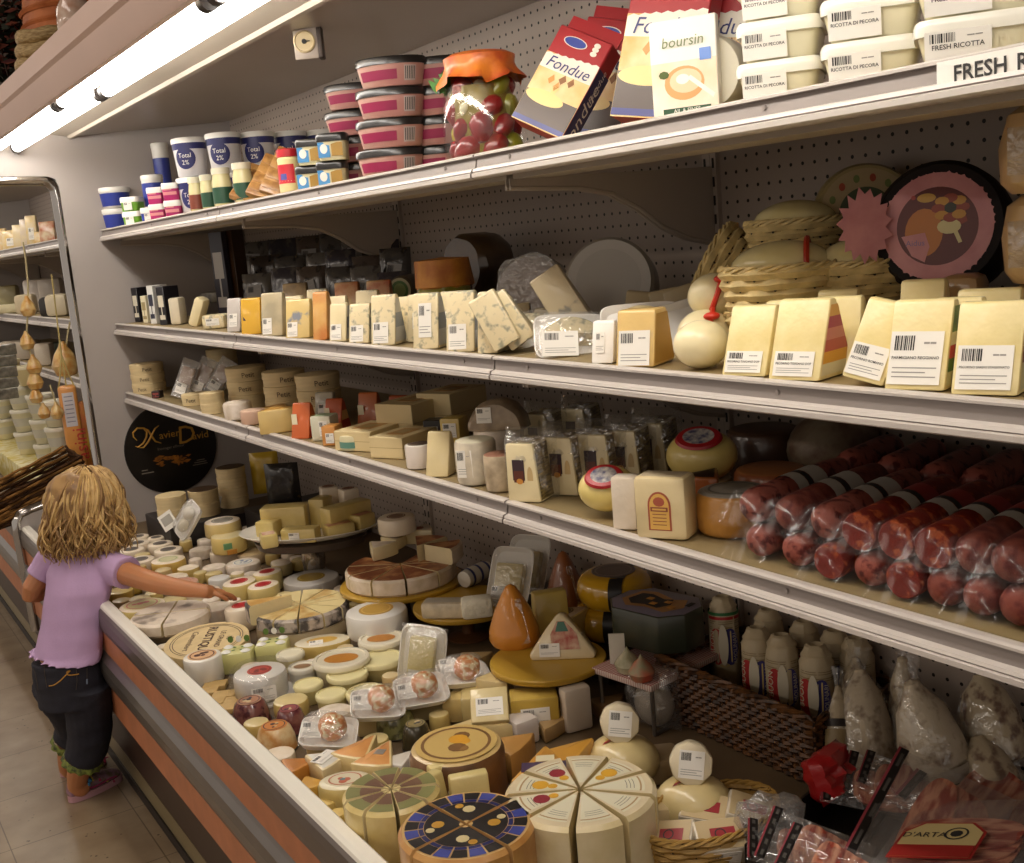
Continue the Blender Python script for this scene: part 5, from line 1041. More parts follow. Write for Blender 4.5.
# ================================================================== the well of the case
def rc(px, py, wpx, h, side, top, lb, name='soft_cheese', cat='cheese', grp=None, base=DECK, lblm=None, lr=.62, text=None, n=30, bev=None, sy=1, rz=0, art=None, extra=None, jit=.015, tilt=0, roll=0, lift=0):
    P = at(px, py, z=base+h); r = wpx/2*mpp(P); P.z = base+lift
    ps = [wheel(r, h, side, top, n, bev, jit, int(px), sy=sy)]
    if lblm: ps.append(disc_label(r*lr, h, lblm, text, sy=sy, art=art))
    if extra: ps += extra(r, h)
    return T(name, lb, cat, P, R(rz), grp, ps, tilt, roll), P, r
IV = wrapped('#ede5cb', bump=.2); IVT = cheesem('#efe9d6', '#ddd3b4', 30); YEL = wrapped('#e0c873'); PALEY = M('#e3d69c', .35, coat=.3)
GRL = [M('#8a8478', .45), M('#b9b2a0', .45)]; REDL = [M('#b3262a', .4), M('#d98a7a', .4)]; GOLDL = [M('#b38a3a', .4), M('#d0b070', .4)]
for px, py, w, lb in ((138, 536, 21, 'furthest from the shopper, top of the cluster'), (156, 537, 18, 'behind the two at the right of the cluster'), (137, 542.5, 25, 'second back in the cluster'), (131, 549, 26, 'nearest the child\'s hair'), (160, 543, 25, 'third from the child\'s hair'), (168, 549, 28, 'closest to the black tray'), (140, 559, 29, 'beside the yellow sided one')):
    rc(px, py, w, .032, IV, IVT, 'small white cheese with grey centre, '+lb, 'small_cheese', grp='small white cheeses with grey centres', lblm=[M('#5e564e', .5), M('#8a8278', .5)], lr=.55)
rc(168, 559, 34, .045, wrapped('#d9c162', '#c9a047', 20), IVT, 'taller yellow sided cheese with pale top label near the child', lblm=[M('#cfc9a0', .45), M('#9aa06a', .45)], lr=.6)
rc(188, 567, 22, .03, YEL, IVT, 'small yellow cheese behind the shopper\'s forearm')
rc(132, 578, 30, .04, wrapped('#cdb04e'), YEL, 'deep yellow cheese right at the child\'s sleeve'); rc(120, 590, 26, .035, wrapped('#c4a548'), YEL, 'deep yellow cheese under the child\'s upper arm')
rc(180, 582, 36, .035, IV, wrapped('#dcb098'), 'white cheese with pinkish top behind the forearm', lblm=[M('#d8a58c', .45), M('#cf8d78', .45)], lr=.7)
rc(227, 550, 35, .035, IV, IVT, 'large white oval cheese with ringed top in front of the black tray', lblm=[M('#dcd2b4', .5), M('#b8a980', .5)], lr=.7); rc(252, 551, 30, .035, wrapped('#d6c49a'), M('#bfa578', .5), 'tan topped round cheese left of the cake stand foot')
rc(243, 562, 34, .04, RINDW, RINDW, 'white bloomy cheese with faint blue print before the cake stand', lblm=[M('#e6e2d6', .5), M('#7f8aa5', .5)], lr=.6, art=3)
rc(214, 566, 24, .03, RINDW, RINDW, 'little white wrinkled cheese left of the bloomy one', jit=.08); rc(219, 577, 22, .035, M('#e8e6e2', .3, coat=.5, bump=.6, bs=40), M('#e6e4e0', .3, coat=.5, bump=.6, bs=40), 'white foil wrapped cheese above the reaching hand', jit=.1)
for px, py, w, lb in ((267, 571, 31, 'furthest from the hand'), (263, 584, 34, 'in the middle beside the ash coated wheel'), (239, 581, 36, 'just beyond the fingertips')):
    rc(px, py, w, .055, wrapped('#e3d48a'), IVT, 'yellow sided cheese with red oval label, '+lb, grp='cheeses with red oval labels', lblm=REDL, lr=.52, text=None, rz=20, sy=.85)
rc(241, 605, 36, .062, IV, IVT, 'creamy cheese with red label under the fingers, lowest of the red labelled', grp='cheeses with red oval labels', lblm=REDL, lr=.55, rz=20, sy=.85)
rc(214, 606, 34, .045, RINDW, RINDW, 'plain white cheese under the palm'); rc(262, 602, 30, .04, IV, IVT, 'plain creamy cheese between the red labelled ones and the ash wheel'); rc(203, 590, 34, .035, IV, IVT, 'plain creamy cheese under the wrist')
rc(142, 604, 46, .06, wrapped('#ddcf86'), IVT, 'pale yellow cheese with pink and white label by the lip rail', lblm=[M('#d8cf9a', .45), M('#d07f7c', .45)], lr=.78, art=7)
# cut brie in two layers
def slices(px, py, wpx, h, n, a0, rind, paste, top, lb, grp, base, name='cheese_slice', skip=(), lift={}, gap=.0012, toplab=None, r=None):
    P = at(px, py, z=base+h); r = r or wpx/2*mpp(P); st = 360/n
    for i in range(n):
        if i in skip: continue
        ps = [slice_(r, h, a0+i*st, a0+(i+1)*st, rind, paste, top, gap)]
        if toplab: ps += toplab(r, h, a0+i*st, a0+(i+1)*st, i)
        T(name, lb if not isinstance(lb, dict) else lb.get(i, lb[-1]), 'cheese', Vector((P.x, P.y, base+lift.get(i, 0))), 0, grp, ps)
    return P, r
BR = cheesem('#e6e0cd', '#cdc4ab', 26); BRT = cheesem('#d8d1bd', '#857c6e', 13, .36, .48); PASTE = PALE
slices(170, 617, 78, .036, 4, 20, BR, PASTE, BR, 'quarter of the lower white wheel at the lip rail', 'lower quartered white wheel', DECK)
slices(170, 612, 76, .034, 4, 62, BR, PASTE, BRT, 'quarter of the upper white wheel with grey marked top', 'upper quartered white wheel', DECK+.0365)
# round wooden lid with lettering
P = at(207, 640, z=DECK+.05); r = 42*mpp(P); WB = M('#d8bf8c', .55, var=.08, vs=20, stretch=(1, 6, 1)); b = MB(); b.lathe([(0, 0), (r, 0), (r, .026), (r*.99, .028), (0, .028)], 44); bt = MB()
ux = CR.copy(); ux.z = 0; ux.normalize(); uy = Vector((-ux.y, ux.x, 0))
for q in (.86, .80): bt.lathe([(r*q, .0286), (r*(q-.018), .0286)], 48)
tx = (uy*-1); bt.text('RUSTIQUE', r*.36, Vector((0, 0, .0288))+ux*.0-uy*0, tx*1.0, ux, 0, maxw=r*1.42, bold=.02); bt.text('LE GRAND', r*.13, Vector((0, 0, .0288))+ux*r*.32, tx, ux, 0); bt.text('Camembert', r*.15, Vector((0, 0, .0288))-ux*r*.38, tx, ux, 0, .2)
for k in range(5): a = 2*PI*k/5; bt.add([Vector((0, 0, .0288))+ux*r*.56+(ux*math.cos(a)+tx*math.sin(a))*r*q+Vector((0, 0, 0)) for q, a in ((.02, a), (.09, a+.3), (.1, a-.3))], [[0, 1, 2]], 0)
T('wooden_cheese_box', 'round pale wooden box with brown lettering beside the lip rail', 'cheese box', Vector((P.x, P.y, DECK+.023)), 0, None, [('box', b, [WB]), ('lettering', bt, [M('#4a2f22', .5)])], 4, -3)
rc(212, 640, 70, .022, IV, IVT, 'flat white cheese under the lettered wooden box')
rc(202, 655, 38, .062, M('#e3dfd6', .35, coat=.5, bump=.5, bs=35), M('#e0dcd0', .4, coat=.4), 'white paper wrapped cheese with peach label in front of the wooden box', lblm=[M('#d9ad80', .45), M('#5a3a30', .45)], lr=.75, bev=.006, art=11)
FLW = [M('#d6d48a', .45), M('#e9e7df', .4), M('#5d7a34', .45)]
for px, py, lb in ((237, 649, 'pale green square cheese with printed flowers, nearer the wooden box'), (272, 641, 'pale green square cheese with printed flowers, nearer the ash wheel')):
    P = at(px, py, z=DECK+.05); w = 32*mpp(P); b = MB(); b.box((0, 0, .05), (w, w*.8, .002))
    ps = block(w, w*.8, .05, M('#d3d08c', .4, coat=.4), .006); b = MB()
    for i in range(4):
        b.T = Matrix.Translation((w*(-.3+.6*(i % 2)), w*(-.22+.44*(i//2)), .0505)); b.lathe([(w*.16, 0), (w*.1, .003), (0, .0035)], 10, mis=1); b.T = Matrix.Translation((w*(-.1+.25*(i % 2)), w*(-.1+.25*(i//2)), .0505)); b.lathe([(w*.06, 0), (0, .001)], 8, mis=2)
    for i in range(3): poly(b, ell(w*(-.25+.25*i), .03, w*.09, .008, 10), -w*.4-.0008, 1 if i % 2 else 2)
    b.T = Matrix(); ps.append(('flower_print', b, FLW)); T('soft_cheese', lb, 'cheese', Vector((P.x, P.y, DECK)), rz_of(60), 'pale green flower printed cheeses', ps)
# little boards on the deck by the lip
for i, (px, py) in enumerate(((196, 681), (206, 690), (215, 683), (224, 693), (213, 700), (226, 706), (236, 699))):
    P = at(px, py, z=DECK+.012); b = MB(); b.box((0, 0, .006), (.05, .036, .012), 0, .002); T('wood_tile', 'small pale wooden tile lining the deck behind the lip rail', 'tile', Vector((max(P.x, .612), P.y, DECK)), rz_of(60), 'pale wooden tiles lining the deck', [('tile', b, [M('#c5a468', .55, var=.1, vs=20)])])
# ash wheel, cut in slices on a pale wheel
ASHR = cheesem('#b8b0a2', '#4b4744', 34, .42, .56); ASHT = cheesem('#e2cf8e', '#bd9548', 9, .35, .6, .1)
P, r = slices(300, 604, 94, .036, 12, 5, ASHR, PALE, M('#ddcb94', .5, col2='#b98f48', vs=16, lo=.38, hi=.55, bump=.15), 'slice of the ash coated wheel with golden streaked top', 'slices of the ash coated wheel', DECK+.041, skip=(5, ), gap=.0016)
T('cheese_slice', 'raised slice of the ash coated wheel nearest the fingers', 'cheese', Vector((P.x-.012, P.y+.012, DECK+.052)), 0, None, [slice_(r*.98, .05, 155, 185, ASHR, PALE, ASHT)])
T('wheel_cheese', 'plain pale wheel under the ash coated slices', 'cheese', Vector((P.x, P.y, DECK)), 0, None, [wheel(r*.97, .04, wrapped('#cdbf94'), IVT, 40)])
rc(311, 577, 56, .045, M('#b5b0ab', .35, coat=.4, metal=.2), M('#c0bbb4', .4, coat=.3), 'silver grey wheel with golden oval label at the cake stand foot', lblm=[M('#8f742c', .4), M('#b59a4a', .4)], lr=.5, base=DECK)
rc(322, 640, 56, .035, YEL, M('#e0d6bb', .4, coat=.5), 'oval cheese with yellow wrap and barcode label before the ash wheel', sy=.62, rz=-25, extra=lambda r, h: [('top_label', (lambda b: (b.lathe([(r*.55, h+.0004), (0, h+.0006)], 24, sy=.55), b)[-1])(MB()), [M('#d1a84e', .4)]), ('price_label', lab(r*.5, r*.32, MT(-r*.2, -r*.34, h+.0015, rx=-70), None, 2), LABM)])
rc(376, 609, 62, .06, M('#dcd8d0', .35, coat=.5), M('#dcd8d0', .4, coat=.4), 'white drum cheese with gold oval label left of the upright foam tray', lblm=[M('#b78f3c', .4), M('#d0ab5c', .4)], lr=.56, base=DECK+.03); P = at(376, 612, z=DECK+.03); T('wheel_cheese', 'plain white wheel carrying the drum cheese with gold label', 'cheese', Vector((P.x, P.y, DECK)), 0, None, [wheel(.075, .0295, RINDW, RINDW, 32)])
def cup(px, py, wpx, h, lb, body, lid, lblm=None, grp=None, base=DECK, clear=False):
    P = at(px, py, z=base+h); r = wpx/2*mpp(P)
    ps = tub(r*.86, r, h, body, lid, None, lidh=.007, lidr=1.03)
    if lblm: b = MB(); b.lathe([(r*.62, h-.0022), (0, h-.0018)], 24, sy=.7); ps.append(('top_label', b, lblm))
    return T('cheese_cup', lb, 'cup', Vector((P.x, P.y, base)), R(-30), grp, ps)
CLR = film_mat(amount=.2, milk=.3, bump=.1); LIDC = M('#e4dcc4', .25, coat=.5)
cup(381, 637, 46, .055, 'clear tub with orange label under the gold labelled drum', M('#ddd3b4', .3, coat=.5), LIDC, [M('#b8792c', .4)])
cup(341, 657, 56, .055, 'wide clear tub with orange oval label in the middle of the tubs', M('#d9cfae', .3, coat=.5), LIDC, [M('#bb7d31', .4)])
for px, py, w, lb in ((347, 672, 41, 'pale yellow cup right under the wide clear tub'), (308, 682, 29, 'pale yellow cup nearest the clear dome'), (331, 692, 31, 'pale yellow cup in front of the others'), (380, 657, 46, 'pale yellow cup left of the upright foam tray'), (366, 690, 40, 'pale yellow cup half hidden by the foam trays')): cup(px, py, w, .042, lb, M('#d9cc8e', .35), M('#e3d9a6', .35), None, 'pale yellow cups')
cup(290, 652, 28, .04, 'white oval lidded cup behind the clear dome', PALEY, M('#e3dcc3', .4)); cup(302, 665, 28, .045, 'small white cup with dark sealed rim beside the clear dome', M('#dcd8cc', .35), M('#d8d2c2', .35), [M('#8a6a4a', .4)])
P, w_ = at(259, 667, z=DECK+.065), 0; r = 34*mpp(P); P.z = DECK
ps = [wheel(r*.78, .058, M('#e2ded8', .3, coat=.5), M('#e6e2da', .4), 32), disc_label(r*.36, .058, [M('#c9574a', .4), M('#8f3a34', .4)], art=5)]
b = MB(); b.lathe([(r, 0), (r*.97, .012), (r*.93, .05), (r*.86, .064), (r*.8, .068), (0, .069)], 32); ps.append(('clear_dome', b, [film_mat(amount=.12, bump=.15, bs=20)])); b = MB(); b.lathe([(0, .0), (r*1.03, 0), (r*1.03, .004), (0, .004)], 32); ps.append(('base_tray', b, [M('#cfcbc4', .3)]))
ps.append(('price_label', lab(r*.7, r*.4, MT(0, -r*.93, .03, rx=-8), None, 3), LABM)); T('domed_cheese', 'white cheese with red label under a clear dome by the lip rail', 'cheese', P, rz_of(75), None, ps)
# dome topped jars
def domejar(px, py, wpx, lb, body, lidm):
    P = at(px, py, z=DECK+.05); r = wpx/2*mpp(P); P.z = DECK; b = MB(); b.lathe([(0, 0), (r*1.04, 0), (r*1.04, .004), (r, .006), (r*.96, .025), (r*.8, .042), (r*.66, .047), (0, .047)], 28)
    T('dome_tub', lb, 'tub', P, R(-40), 'dome shaped tubs', [('tub_body', b, [body]), ('base_rim', (lambda b: (b.lathe([(r*.9, -.0), (r*1.07, 0), (r*1.07, .003), (r, .003)], 28), b)[-1])(MB()), [BLACKP]), disc_label(r*.64, .0475, [lidm, M('#2b2430', .4), M('#c9b58a', .4)], art=int(px))])
domejar(249, 699, 38, 'maroon dome tub by the lip rail, below the clear dome', M('#4a1f28', .25, coat=.6, col2='#7a4a44', vs=50, lo=.5, hi=.6), M('#a8785c', .4)); domejar(274, 724, 40, 'orange dome tub at the lip rail', M('#c58a48', .3, coat=.6, col2='#e0c89a', vs=40), M('#c97f3c', .4)); domejar(289, 707, 30, 'small maroon dome tub behind the orange one', M('#5a2530', .25, coat=.6, col2='#8d5a50', vs=50), M('#9a4f50', .4)); domejar(394, 708, 40, 'olive green dome tub behind the orange wedges', M('#4d4a2a', .25, coat=.6, col2='#7d7a4a', vs=50, lo=.5, hi=.6), M('#b8935c', .4)); domejar(415, 722, 30, 'dark little dome tub right of the olive one', M('#3a3424', .25, coat=.6), M('#8a7a4a', .4))
# foam trays with nut crusted balls
CRUST = M('#d07a22', .5, col2='#ecdcae', vs=95, lo=.40, hi=.52, bump=.7, bs=90, coat=.5)
def balltray(px, py, lb, zb, rz, tilt, roll, lblpos=(-.03, -.012), s=1):
    P = at(px, py, z=zb+.03); P.z = zb; w, d = .105*s, .085*s
    b = MB(); b.T = Matrix.Translation((.006, .0, .005)); prof = [(0, 0), (.018, 0), (.0255, .01), (.027, .02), (.024, .032), (.014, .041), (0, .043)]; b.lathe([(q*s, z*s) for q, z in prof], 24, jit=.05, seed=int(px))
    ps = tray_pack(w, d, (b, [CRUST]), (.036, .03, MT(lblpos[0], lblpos[1], .026, rx=-62, rz=0)), .038*s); T('cheese_tray', lb, 'cheese tray', P, rz, 'foam trays with orange crusted cheese balls', ps, tilt, roll)
balltray(327, 722, 'foam tray with orange crusted ball, nearest the lip rail', DECK+.05, R(-30), 14, 8)
balltray(376, 694, 'foam tray with orange crusted ball, behind the olive dome tub', DECK+.055, R(-25), 16, 6)
balltray(420, 680, 'foam tray with orange crusted ball, below the upright tray', DECK+.06, R(-20), 20, 0)
balltray(462, 664, 'foam tray with orange crusted ball, furthest back by the yellow board', DECK+.06, R(-15), 10, 6, (-.03, .01))
for px, py, c in ((330, 735, 'first'), (378, 705, 'second'), (422, 692, 'third'), (464, 676, 'fourth')):
    P = at(px, py, z=DECK+.045); T('cheese_box', c+' plain low box propping up the foam trays, counted from the lip rail', 'cheese box', Vector((P.x, P.y, DECK)), R(-25), None, [('box', (lambda b: (b.box((0, 0, .022), (.085, .075, .044), 0, .003), b)[-1])(MB()), [M('#c9b583', .5)])])
P = at(424, 655, z=DECK+.075); ps = tray_pack(.135, .1, ((lambda b: (b.box((.0, 0, .016), (.085, .055, .024), 0, .004), b)[-1])(MB()), [wrapped('#e0d691')]), (.03, .024, MT(-.04, .012, .03, rx=-88, rz=0)), .03)
T('cheese_tray', 'white foam tray standing upright with a pale yellow block', 'cheese tray', P, R(-8)+0, None, ps, 55, -78)
# wedges by the lip rail
OR = wrapped('#c98742', '#dba45e', 14); 
def dk(px, py, h, base=DECK): P = at(px, py, z=base+h); P.z = base; return P
T('cheese_wedge', 'white topped wedge with long label right in front of the first ball tray', 'cheese', dk(322, 757, .05), R(30), None, lying(.085, .075, .05, wrapped('#e3d8a8'), M('#d8d4c9', .4, coat=.5), None)+[('price_label', lab(.05, .026, MT(0, -.005, .0512, rx=-90), None, 2), LABM)])
T('orange_wedge', 'orange rinded wedge of a pair, left one', 'cheese', dk(361, 745, .055), R(-60), 'orange rinded wedges', lying(.08, .095, .055, wrapped('#e0cf94'), OR)); T('orange_wedge', 'orange rinded wedge of a pair, right one with a metallic sticker', 'cheese', dk(380, 752, .055), R(-48), 'orange rinded wedges', lying(.08, .1, .055, wrapped('#e0cf94'), OR)+[('sticker', (lambda b: (b.box((0, 0, .0556), (.018, .018, .0006)), b)[-1])(MB()), [M('#b9b4ad', .3, metal=.6)])])
T('cheese_wedge', 'white labelled paper wedge between the orange pair and the green wheel', 'cheese', dk(402, 756, .05), R(-75), None, lying(.055, .06, .05, M('#dcd7cc', .4), M('#cfc9bd', .4)))
T('cheese_wedge', 'deep orange wedge at the lip rail below the orange dome tub', 'cheese', dk(293, 762, .04), R(20), None, lying(.07, .06, .04, wrapped('#c98a35'), wrapped('#b9782a'))); T('cheese_wedge', 'small mustard wedge at the lip rail under the white topped wedge', 'cheese', dk(309, 781, .035), R(-10), None, lying(.06, .05, .035, wrapped('#d3a946'), wrapped('#cfa03c')))
rc(345, 779, 56, .06, wrapped('#dfd18c'), M('#d9cfae', .4, coat=.4), 'yellow oval cheese with colourful label beside the green topped wheel', sy=.75, rz=-30, lblm=[M('#d6ccb0', .4), M('#b8654a', .4), M('#5d7f86', .4)], lr=.7, art=9)
for i, (px, py) in enumerate(((326, 800), (338, 811), (331, 818))): rc(px, py, 20, .04, YEL, YEL, 'tiny yellow wrapped cheese at the lip rail, %s of three' % ('first', 'second', 'third')[i], 'small_cheese', grp='tiny yellow wrapped cheeses', jit=.1, n=16)
# green and brown topped cut wheel
GTM = [M('#7d7c4a', .45, coat=.3), M('#6a4a36', .45, coat=.3), M('#cfc28c', .45)]
def gtop(r, h, a0, a1, i):
    b = MB(); ca = (a0+a1)/2; b.T = Matrix.Translation((.0036*math.cos(R(ca)), .0036*math.sin(R(ca)), 0))
    b.lathe([(r*.92, h+.0006), (r*.62, h+.0006)], 6, R(a0+3), R(a1-3), mis=0); b.lathe([(r*.62, h+.0007), (r*.16, h+.0007)], 6, R(a0+3), R(a1-3), mis=1); return [('top_label', b, GTM)]
def strip_caps(ps): return ps
GW = wrapped('#dccf8e', '#cbb970', 20)
P, r = slices(391, 789, 98, .1, 9, 10, GW, PALE, wrapped('#d6c98c'), 'tall wrapped slice of the wheel with olive and brown top', 'slices of the olive topped wheel', DECK, gap=.0018, toplab=gtop, skip=(), r=.072)
# brown wheel and wedges around it
o, P, r = rc(456, 743, 96, .1, M('#7a5230', .5, col2='#563820', vs=14, coat=.5, bump=.4, bs=60), wrapped('#c9b173'), 'brown crusted wheel with gold printed top behind the cut wheels', 'wheel_cheese', lblm=[M('#c5a764', .45), M('#7d5a34', .45), M('#d39a2e', .45), M('#8f6a3a', .45)], lr=.86, art=14, n=44)
for px, py, rz, lb in ((440, 756, 20, 'tall pale wedge with white label leaning on the brown wheel'), (420, 772, 40, 'tall pale wedge left of the labelled one'), (462, 768, 0, 'tall pale wedge right of the labelled one')):
    T('cheese_wedge', lb, 'cheese', dk(px, py+8, .085)+Vector((-.0, -.02, 0)), R(rz-20), None, standing(.062, .055, .098, wrapped('#d9cd8b'), None, (.03, .04, .005, .055) if px == 440 else None, None, .02))
P = dk(545, 762, .09); T('cheese_wedge', 'deep yellow wedge with purple and red printed top between the wheels', 'cheese', P, R(-35), None, lying(.11, .12, .09, wrapped('#d6a23c'), wrapped('#cf9a38'))+[('top_print', (lambda b: (b.box((0, -.015, .0904), (.075, .03, .0008), 0), b.box((.022, -.04, .0904), (.03, .014, .0008), 1), b.box((-.0, .012, .0905), (.03, .02, .0008), 2), b)[-1])(MB()), [M('#4a3a52', .4), M('#b8322c', .4), M('#d9cfae', .4)])])
T('cheese_wedge', 'second deep yellow wedge beside the printed one', 'cheese', dk(572, 748, .085), R(-80), None, lying(.08, .1, .085, wrapped('#cf9f40'), wrapped('#c9983a')))
# blue topped cut wheel at the lip
BLR = [M('#22285f', .35, coat=.5), M('#1c1a1c', .35, coat=.5), M('#c9b98a', .4), M('#b5872f', .4), M('#3a4490', .35, coat=.5)]
def bluetop(r, h, a0, a1, i):
    b = MB(); ca = (a0+a1)/2; b.T = Matrix.Translation((.0024*math.cos(R(ca)), .0024*math.sin(R(ca)), 0)); f = (a1-a0)/5
    for k in range(5):
        b.lathe([(r*.9, h+.0006), (r*.7, h+.0006)], 2, R(a0+1+f*k), R(a0+1+f*(k+1)-2.0), mis=4 if k % 2 else 1)
        b.lathe([(r*.69, h+.0006), (r*.62, h+.0006)], 2, R(a0+1+f*k), R(a0+f*(k+1)-1), mis=0)
    b.lathe([(r*.61, h+.0006), (r*.08, h+.0006)], 8, R(a0+2), R(a1-2), mis=1)
    T0 = b.T.copy()
    b.T = T0 @ Matrix.Rotation(R(ca), 4, 'Z') @ Matrix.Translation((r*.4, 0, h+.001)); b.lathe([(r*.1, 0), (0, .0004)], 10, mis=(2, 3)[i % 2]); b.T = T0 @ Matrix.Rotation(R(ca+18), 4, 'Z') @ Matrix.Translation((r*.52, 0, h+.001)); b.lathe([(r*.07, 0), (0, .0004)], 10, mis=(3, 2)[i % 2])
    return [('printed_top', b, BLR)]
slices(466, 824, 132, .115, 4, 8, wrapped('#c99e58', '#b3803f', 18), wrapped('#dcb978'), wrapped('#c9a868'), 'quarter of the wheel with blue and black printed top', 'quarters of the blue topped wheel', DECK, gap=.0014, toplab=bluetop, r=.094)
for px, py, lb in ((425, 858, 'pale orange wedge in front of the blue topped wheel, left one'), (448, 862, 'pale orange wedge in front of the blue topped wheel, right one')):
    P = at(px, py, z=DECK+.07); T('cheese_wedge', lb, 'cheese', Vector((max(P.x, .605), P.y-.02, DECK)), R(10), 'pale orange wedges at the lip rail', block(.035, .03, .06, wrapped('#d9ae78'), .004))
# big white cut wheel
WTP = [M('#d8d2b8', .45), M('#a98a5c', .45), M('#8f2f38', .45), M('#d3a032', .45), M('#7a7466', .45)]
def whitetop(r, h, a0, a1, i):
    b = MB(); ca = (a0+a1)/2; b.T = Matrix.Translation((.006*math.cos(R(ca)), .006*math.sin(R(ca)), 0)); T0 = b.T.copy()
    b.lathe([(r*.84, h+.0006), (r*.12, h+.0006)], 6, R(a0+5), R(a1-5), mis=0); b.lathe([(r*.8, h+.0009), (r*.775, h+.0009)], 6, R(a0+5), R(a1-5), mis=1)
    if i in (1, 2, 3, 8): b.T = T0 @ Matrix.Rotation(R(ca), 4, 'Z') @ Matrix.Translation((r*.52, 0, h+.001)); b.lathe([(r*.12, 0), (0, .0004)], 12, mis=2 if i % 2 else 3); b.T = T0 @ Matrix.Rotation(R(ca), 4, 'Z') @ Matrix.Translation((r*.34, 0, h+.001)); b.lathe([(r*.07, 0), (0, .0004)], 12, mis=3)
    b.T = T0
    for k in range(3): b.lathe([(r*(.7-.05*k), h+.001), (r*(.69-.05*k), h+.001)], 3, R(a0+10), R(a1-8), mis=4)
    return [('printed_top', b, WTP)]
slices(580, 789, 150, .115, 9, 28, wrapped('#e0d6ac', '#d3c794', 22), wrapped('#ddd09a'), wrapped('#dcd2ac'), 'tall slice of the big white wheel with cream printed top', 'slices of the big white wheel', DECK, gap=.003, toplab=whitetop, r=.106)
# melon shaped cheeses with tag pieces
def melon(px, py, zc, r, lb, lb2, tagpx):
    P = at(px, py, z=zc); b = MB(); b.ball((0, 0, r*.72), (r, r*.92, r*.72), 0, 32, 20); ps = [('cheese', b, [wrapped('#d3c48a', bump=.45, bs=24)])]
    b = MB(); b.T = Matrix.Translation((0, 0, r*.72)) @ Matrix.Rotation(R(-28), 4, 'X') @ Matrix.Rotation(R(-24), 4, 'Y'); N = 14
    Q = [(r*1.01*math.sin(R(38*j/6))*math.cos(2*PI*i/N), r*.93*math.sin(R(38*j/6))*math.sin(2*PI*i/N), r*.735*math.cos(R(38*j/6))) for i in range(N) for j in range(7)]
    b.add(Q, [[i*7+j, ((i+1) % N)*7+j, ((i+1) % N)*7+j+1, i*7+j+1] for i in range(N) for j in range(6)], [1 if j == 5 else 0 for i in range(N) for j in range(6)]); ps.append(('printed_patch', b, [M('#c5a653', .45, col2='#8f4a34', vs=40, lo=.42, hi=.46), M('#8f2a26', .45)]))
    T('ball_cheese', lb, 'cheese', Vector((P.x, P.y, DECK)), rz_of(face(P)), 'big round film wrapped cheeses', ps)
    b = MB(); s = .034; b.prism([(s*math.cos(R(a)), s*math.sin(R(a))) for a in (-62, -20, 20, 62, 100, 140, 180, 220, 258)], -.014, .014, 0, 0, .005)
    b.T = Matrix(); b.v = [Matrix.Rotation(R(90), 4, 'X') @ v for v in b.v]; ps = [('cheese', b, [M('#dccfb0', .4, coat=.5, bump=.3, bs=40)]), ('price_label', lab(.038, .042, MT(0, -.0148, 0), None, 3), LABM)]
    T('wrapped_piece', lb2, 'cheese', Vector((P.x, P.y, DECK+r*1.44+.024)), rz_of(face(P)), 'labelled pieces on the round cheeses', ps, -14, 8)
melon(622, 752, DECK+.06, .062, 'big round wrapped cheese behind the white cut wheel', 'small labelled piece on the round cheese behind the white wheel', 606); melon(693, 793, DECK+.06, .06, 'big round wrapped cheese left of the straw basket', 'small labelled piece on the round cheese beside the straw basket', 668)
# ---- risers, boards and stands behind
def board_stand(px, py, z, r, lb, m, wav=True, hole=.03, grp='yellow boards on short stands'):
    P = at(px, py, z=z); P.z = z-.012; b = MB(); b.lathe([(0, 0), (r*.98, 0), (r, .004), (r, .010), (r*.985, .012), (0, .012)], 56, jit=.012 if wav else 0, seed=int(px))
    s = MB(); hh = P.z-DECK; s.lathe([(0, 0), (.05, 0), (.05, .004), (.016, .012), (.013, hh*.6), (.02, hh-.004), (.045, hh), (0, hh)], 24)
    o = empty('cheese_board', (P.x, P.y, DECK)); tag(o, lb, 'board', grp); s.build('pedestal', M('#5d3a1e', .5), o); q = b.build('board', m, o); q.location = (0, 0, hh); return P+Vector((0, 0, .012)), r
YB = M('#b8912e', .45, var=.12, vs=12, coat=.2)
# first stand: white oval platter on a metal and glass foot
PZ = .652; P = at(310, 530, z=PZ); o = empty('cake_stand', (P.x, P.y, DECK), (0, 0, math.atan2(CR.y, CR.x)-.05)); tag(o, 'white oval platter on a shiny round foot at the far end', 'cake stand')
b = MB(); hh = PZ-DECK; b.lathe([(0, hh-.014), (.12, hh-.014), (.17, hh-.006), (.196, hh+.006), (.2, hh+.009), (.196, hh+.010), (.168, hh-.001), (.12, hh-.008), (0, hh-.008)], 56, sy=.66); b.build('platter', M('#ddd8cc', .25, coat=.4), o)
b = MB(); b.lathe([(0, hh-.04), (.15, hh-.04), (.16, hh-.02), (.14, hh-.015), (0, hh-.015)], 40, sy=.66); b.build('under_tray', M('#4a3d33', .4), o); b = MB(); b.lathe([(0, 0), (.075, 0), (.075, .005), (.05, .014), (.03, .04), (.034, .07), (.028, hh-.04), (0, hh-.04)], 36); b.build('foot', M('#a59c90', .15, metal=.8), o)
ZP = PZ-.006
def onp(px, py, h): P = at(px, py, z=ZP+h); P.z = ZP; return P
PLT = wrapped('#dccd86', '#cbb96a', 14)
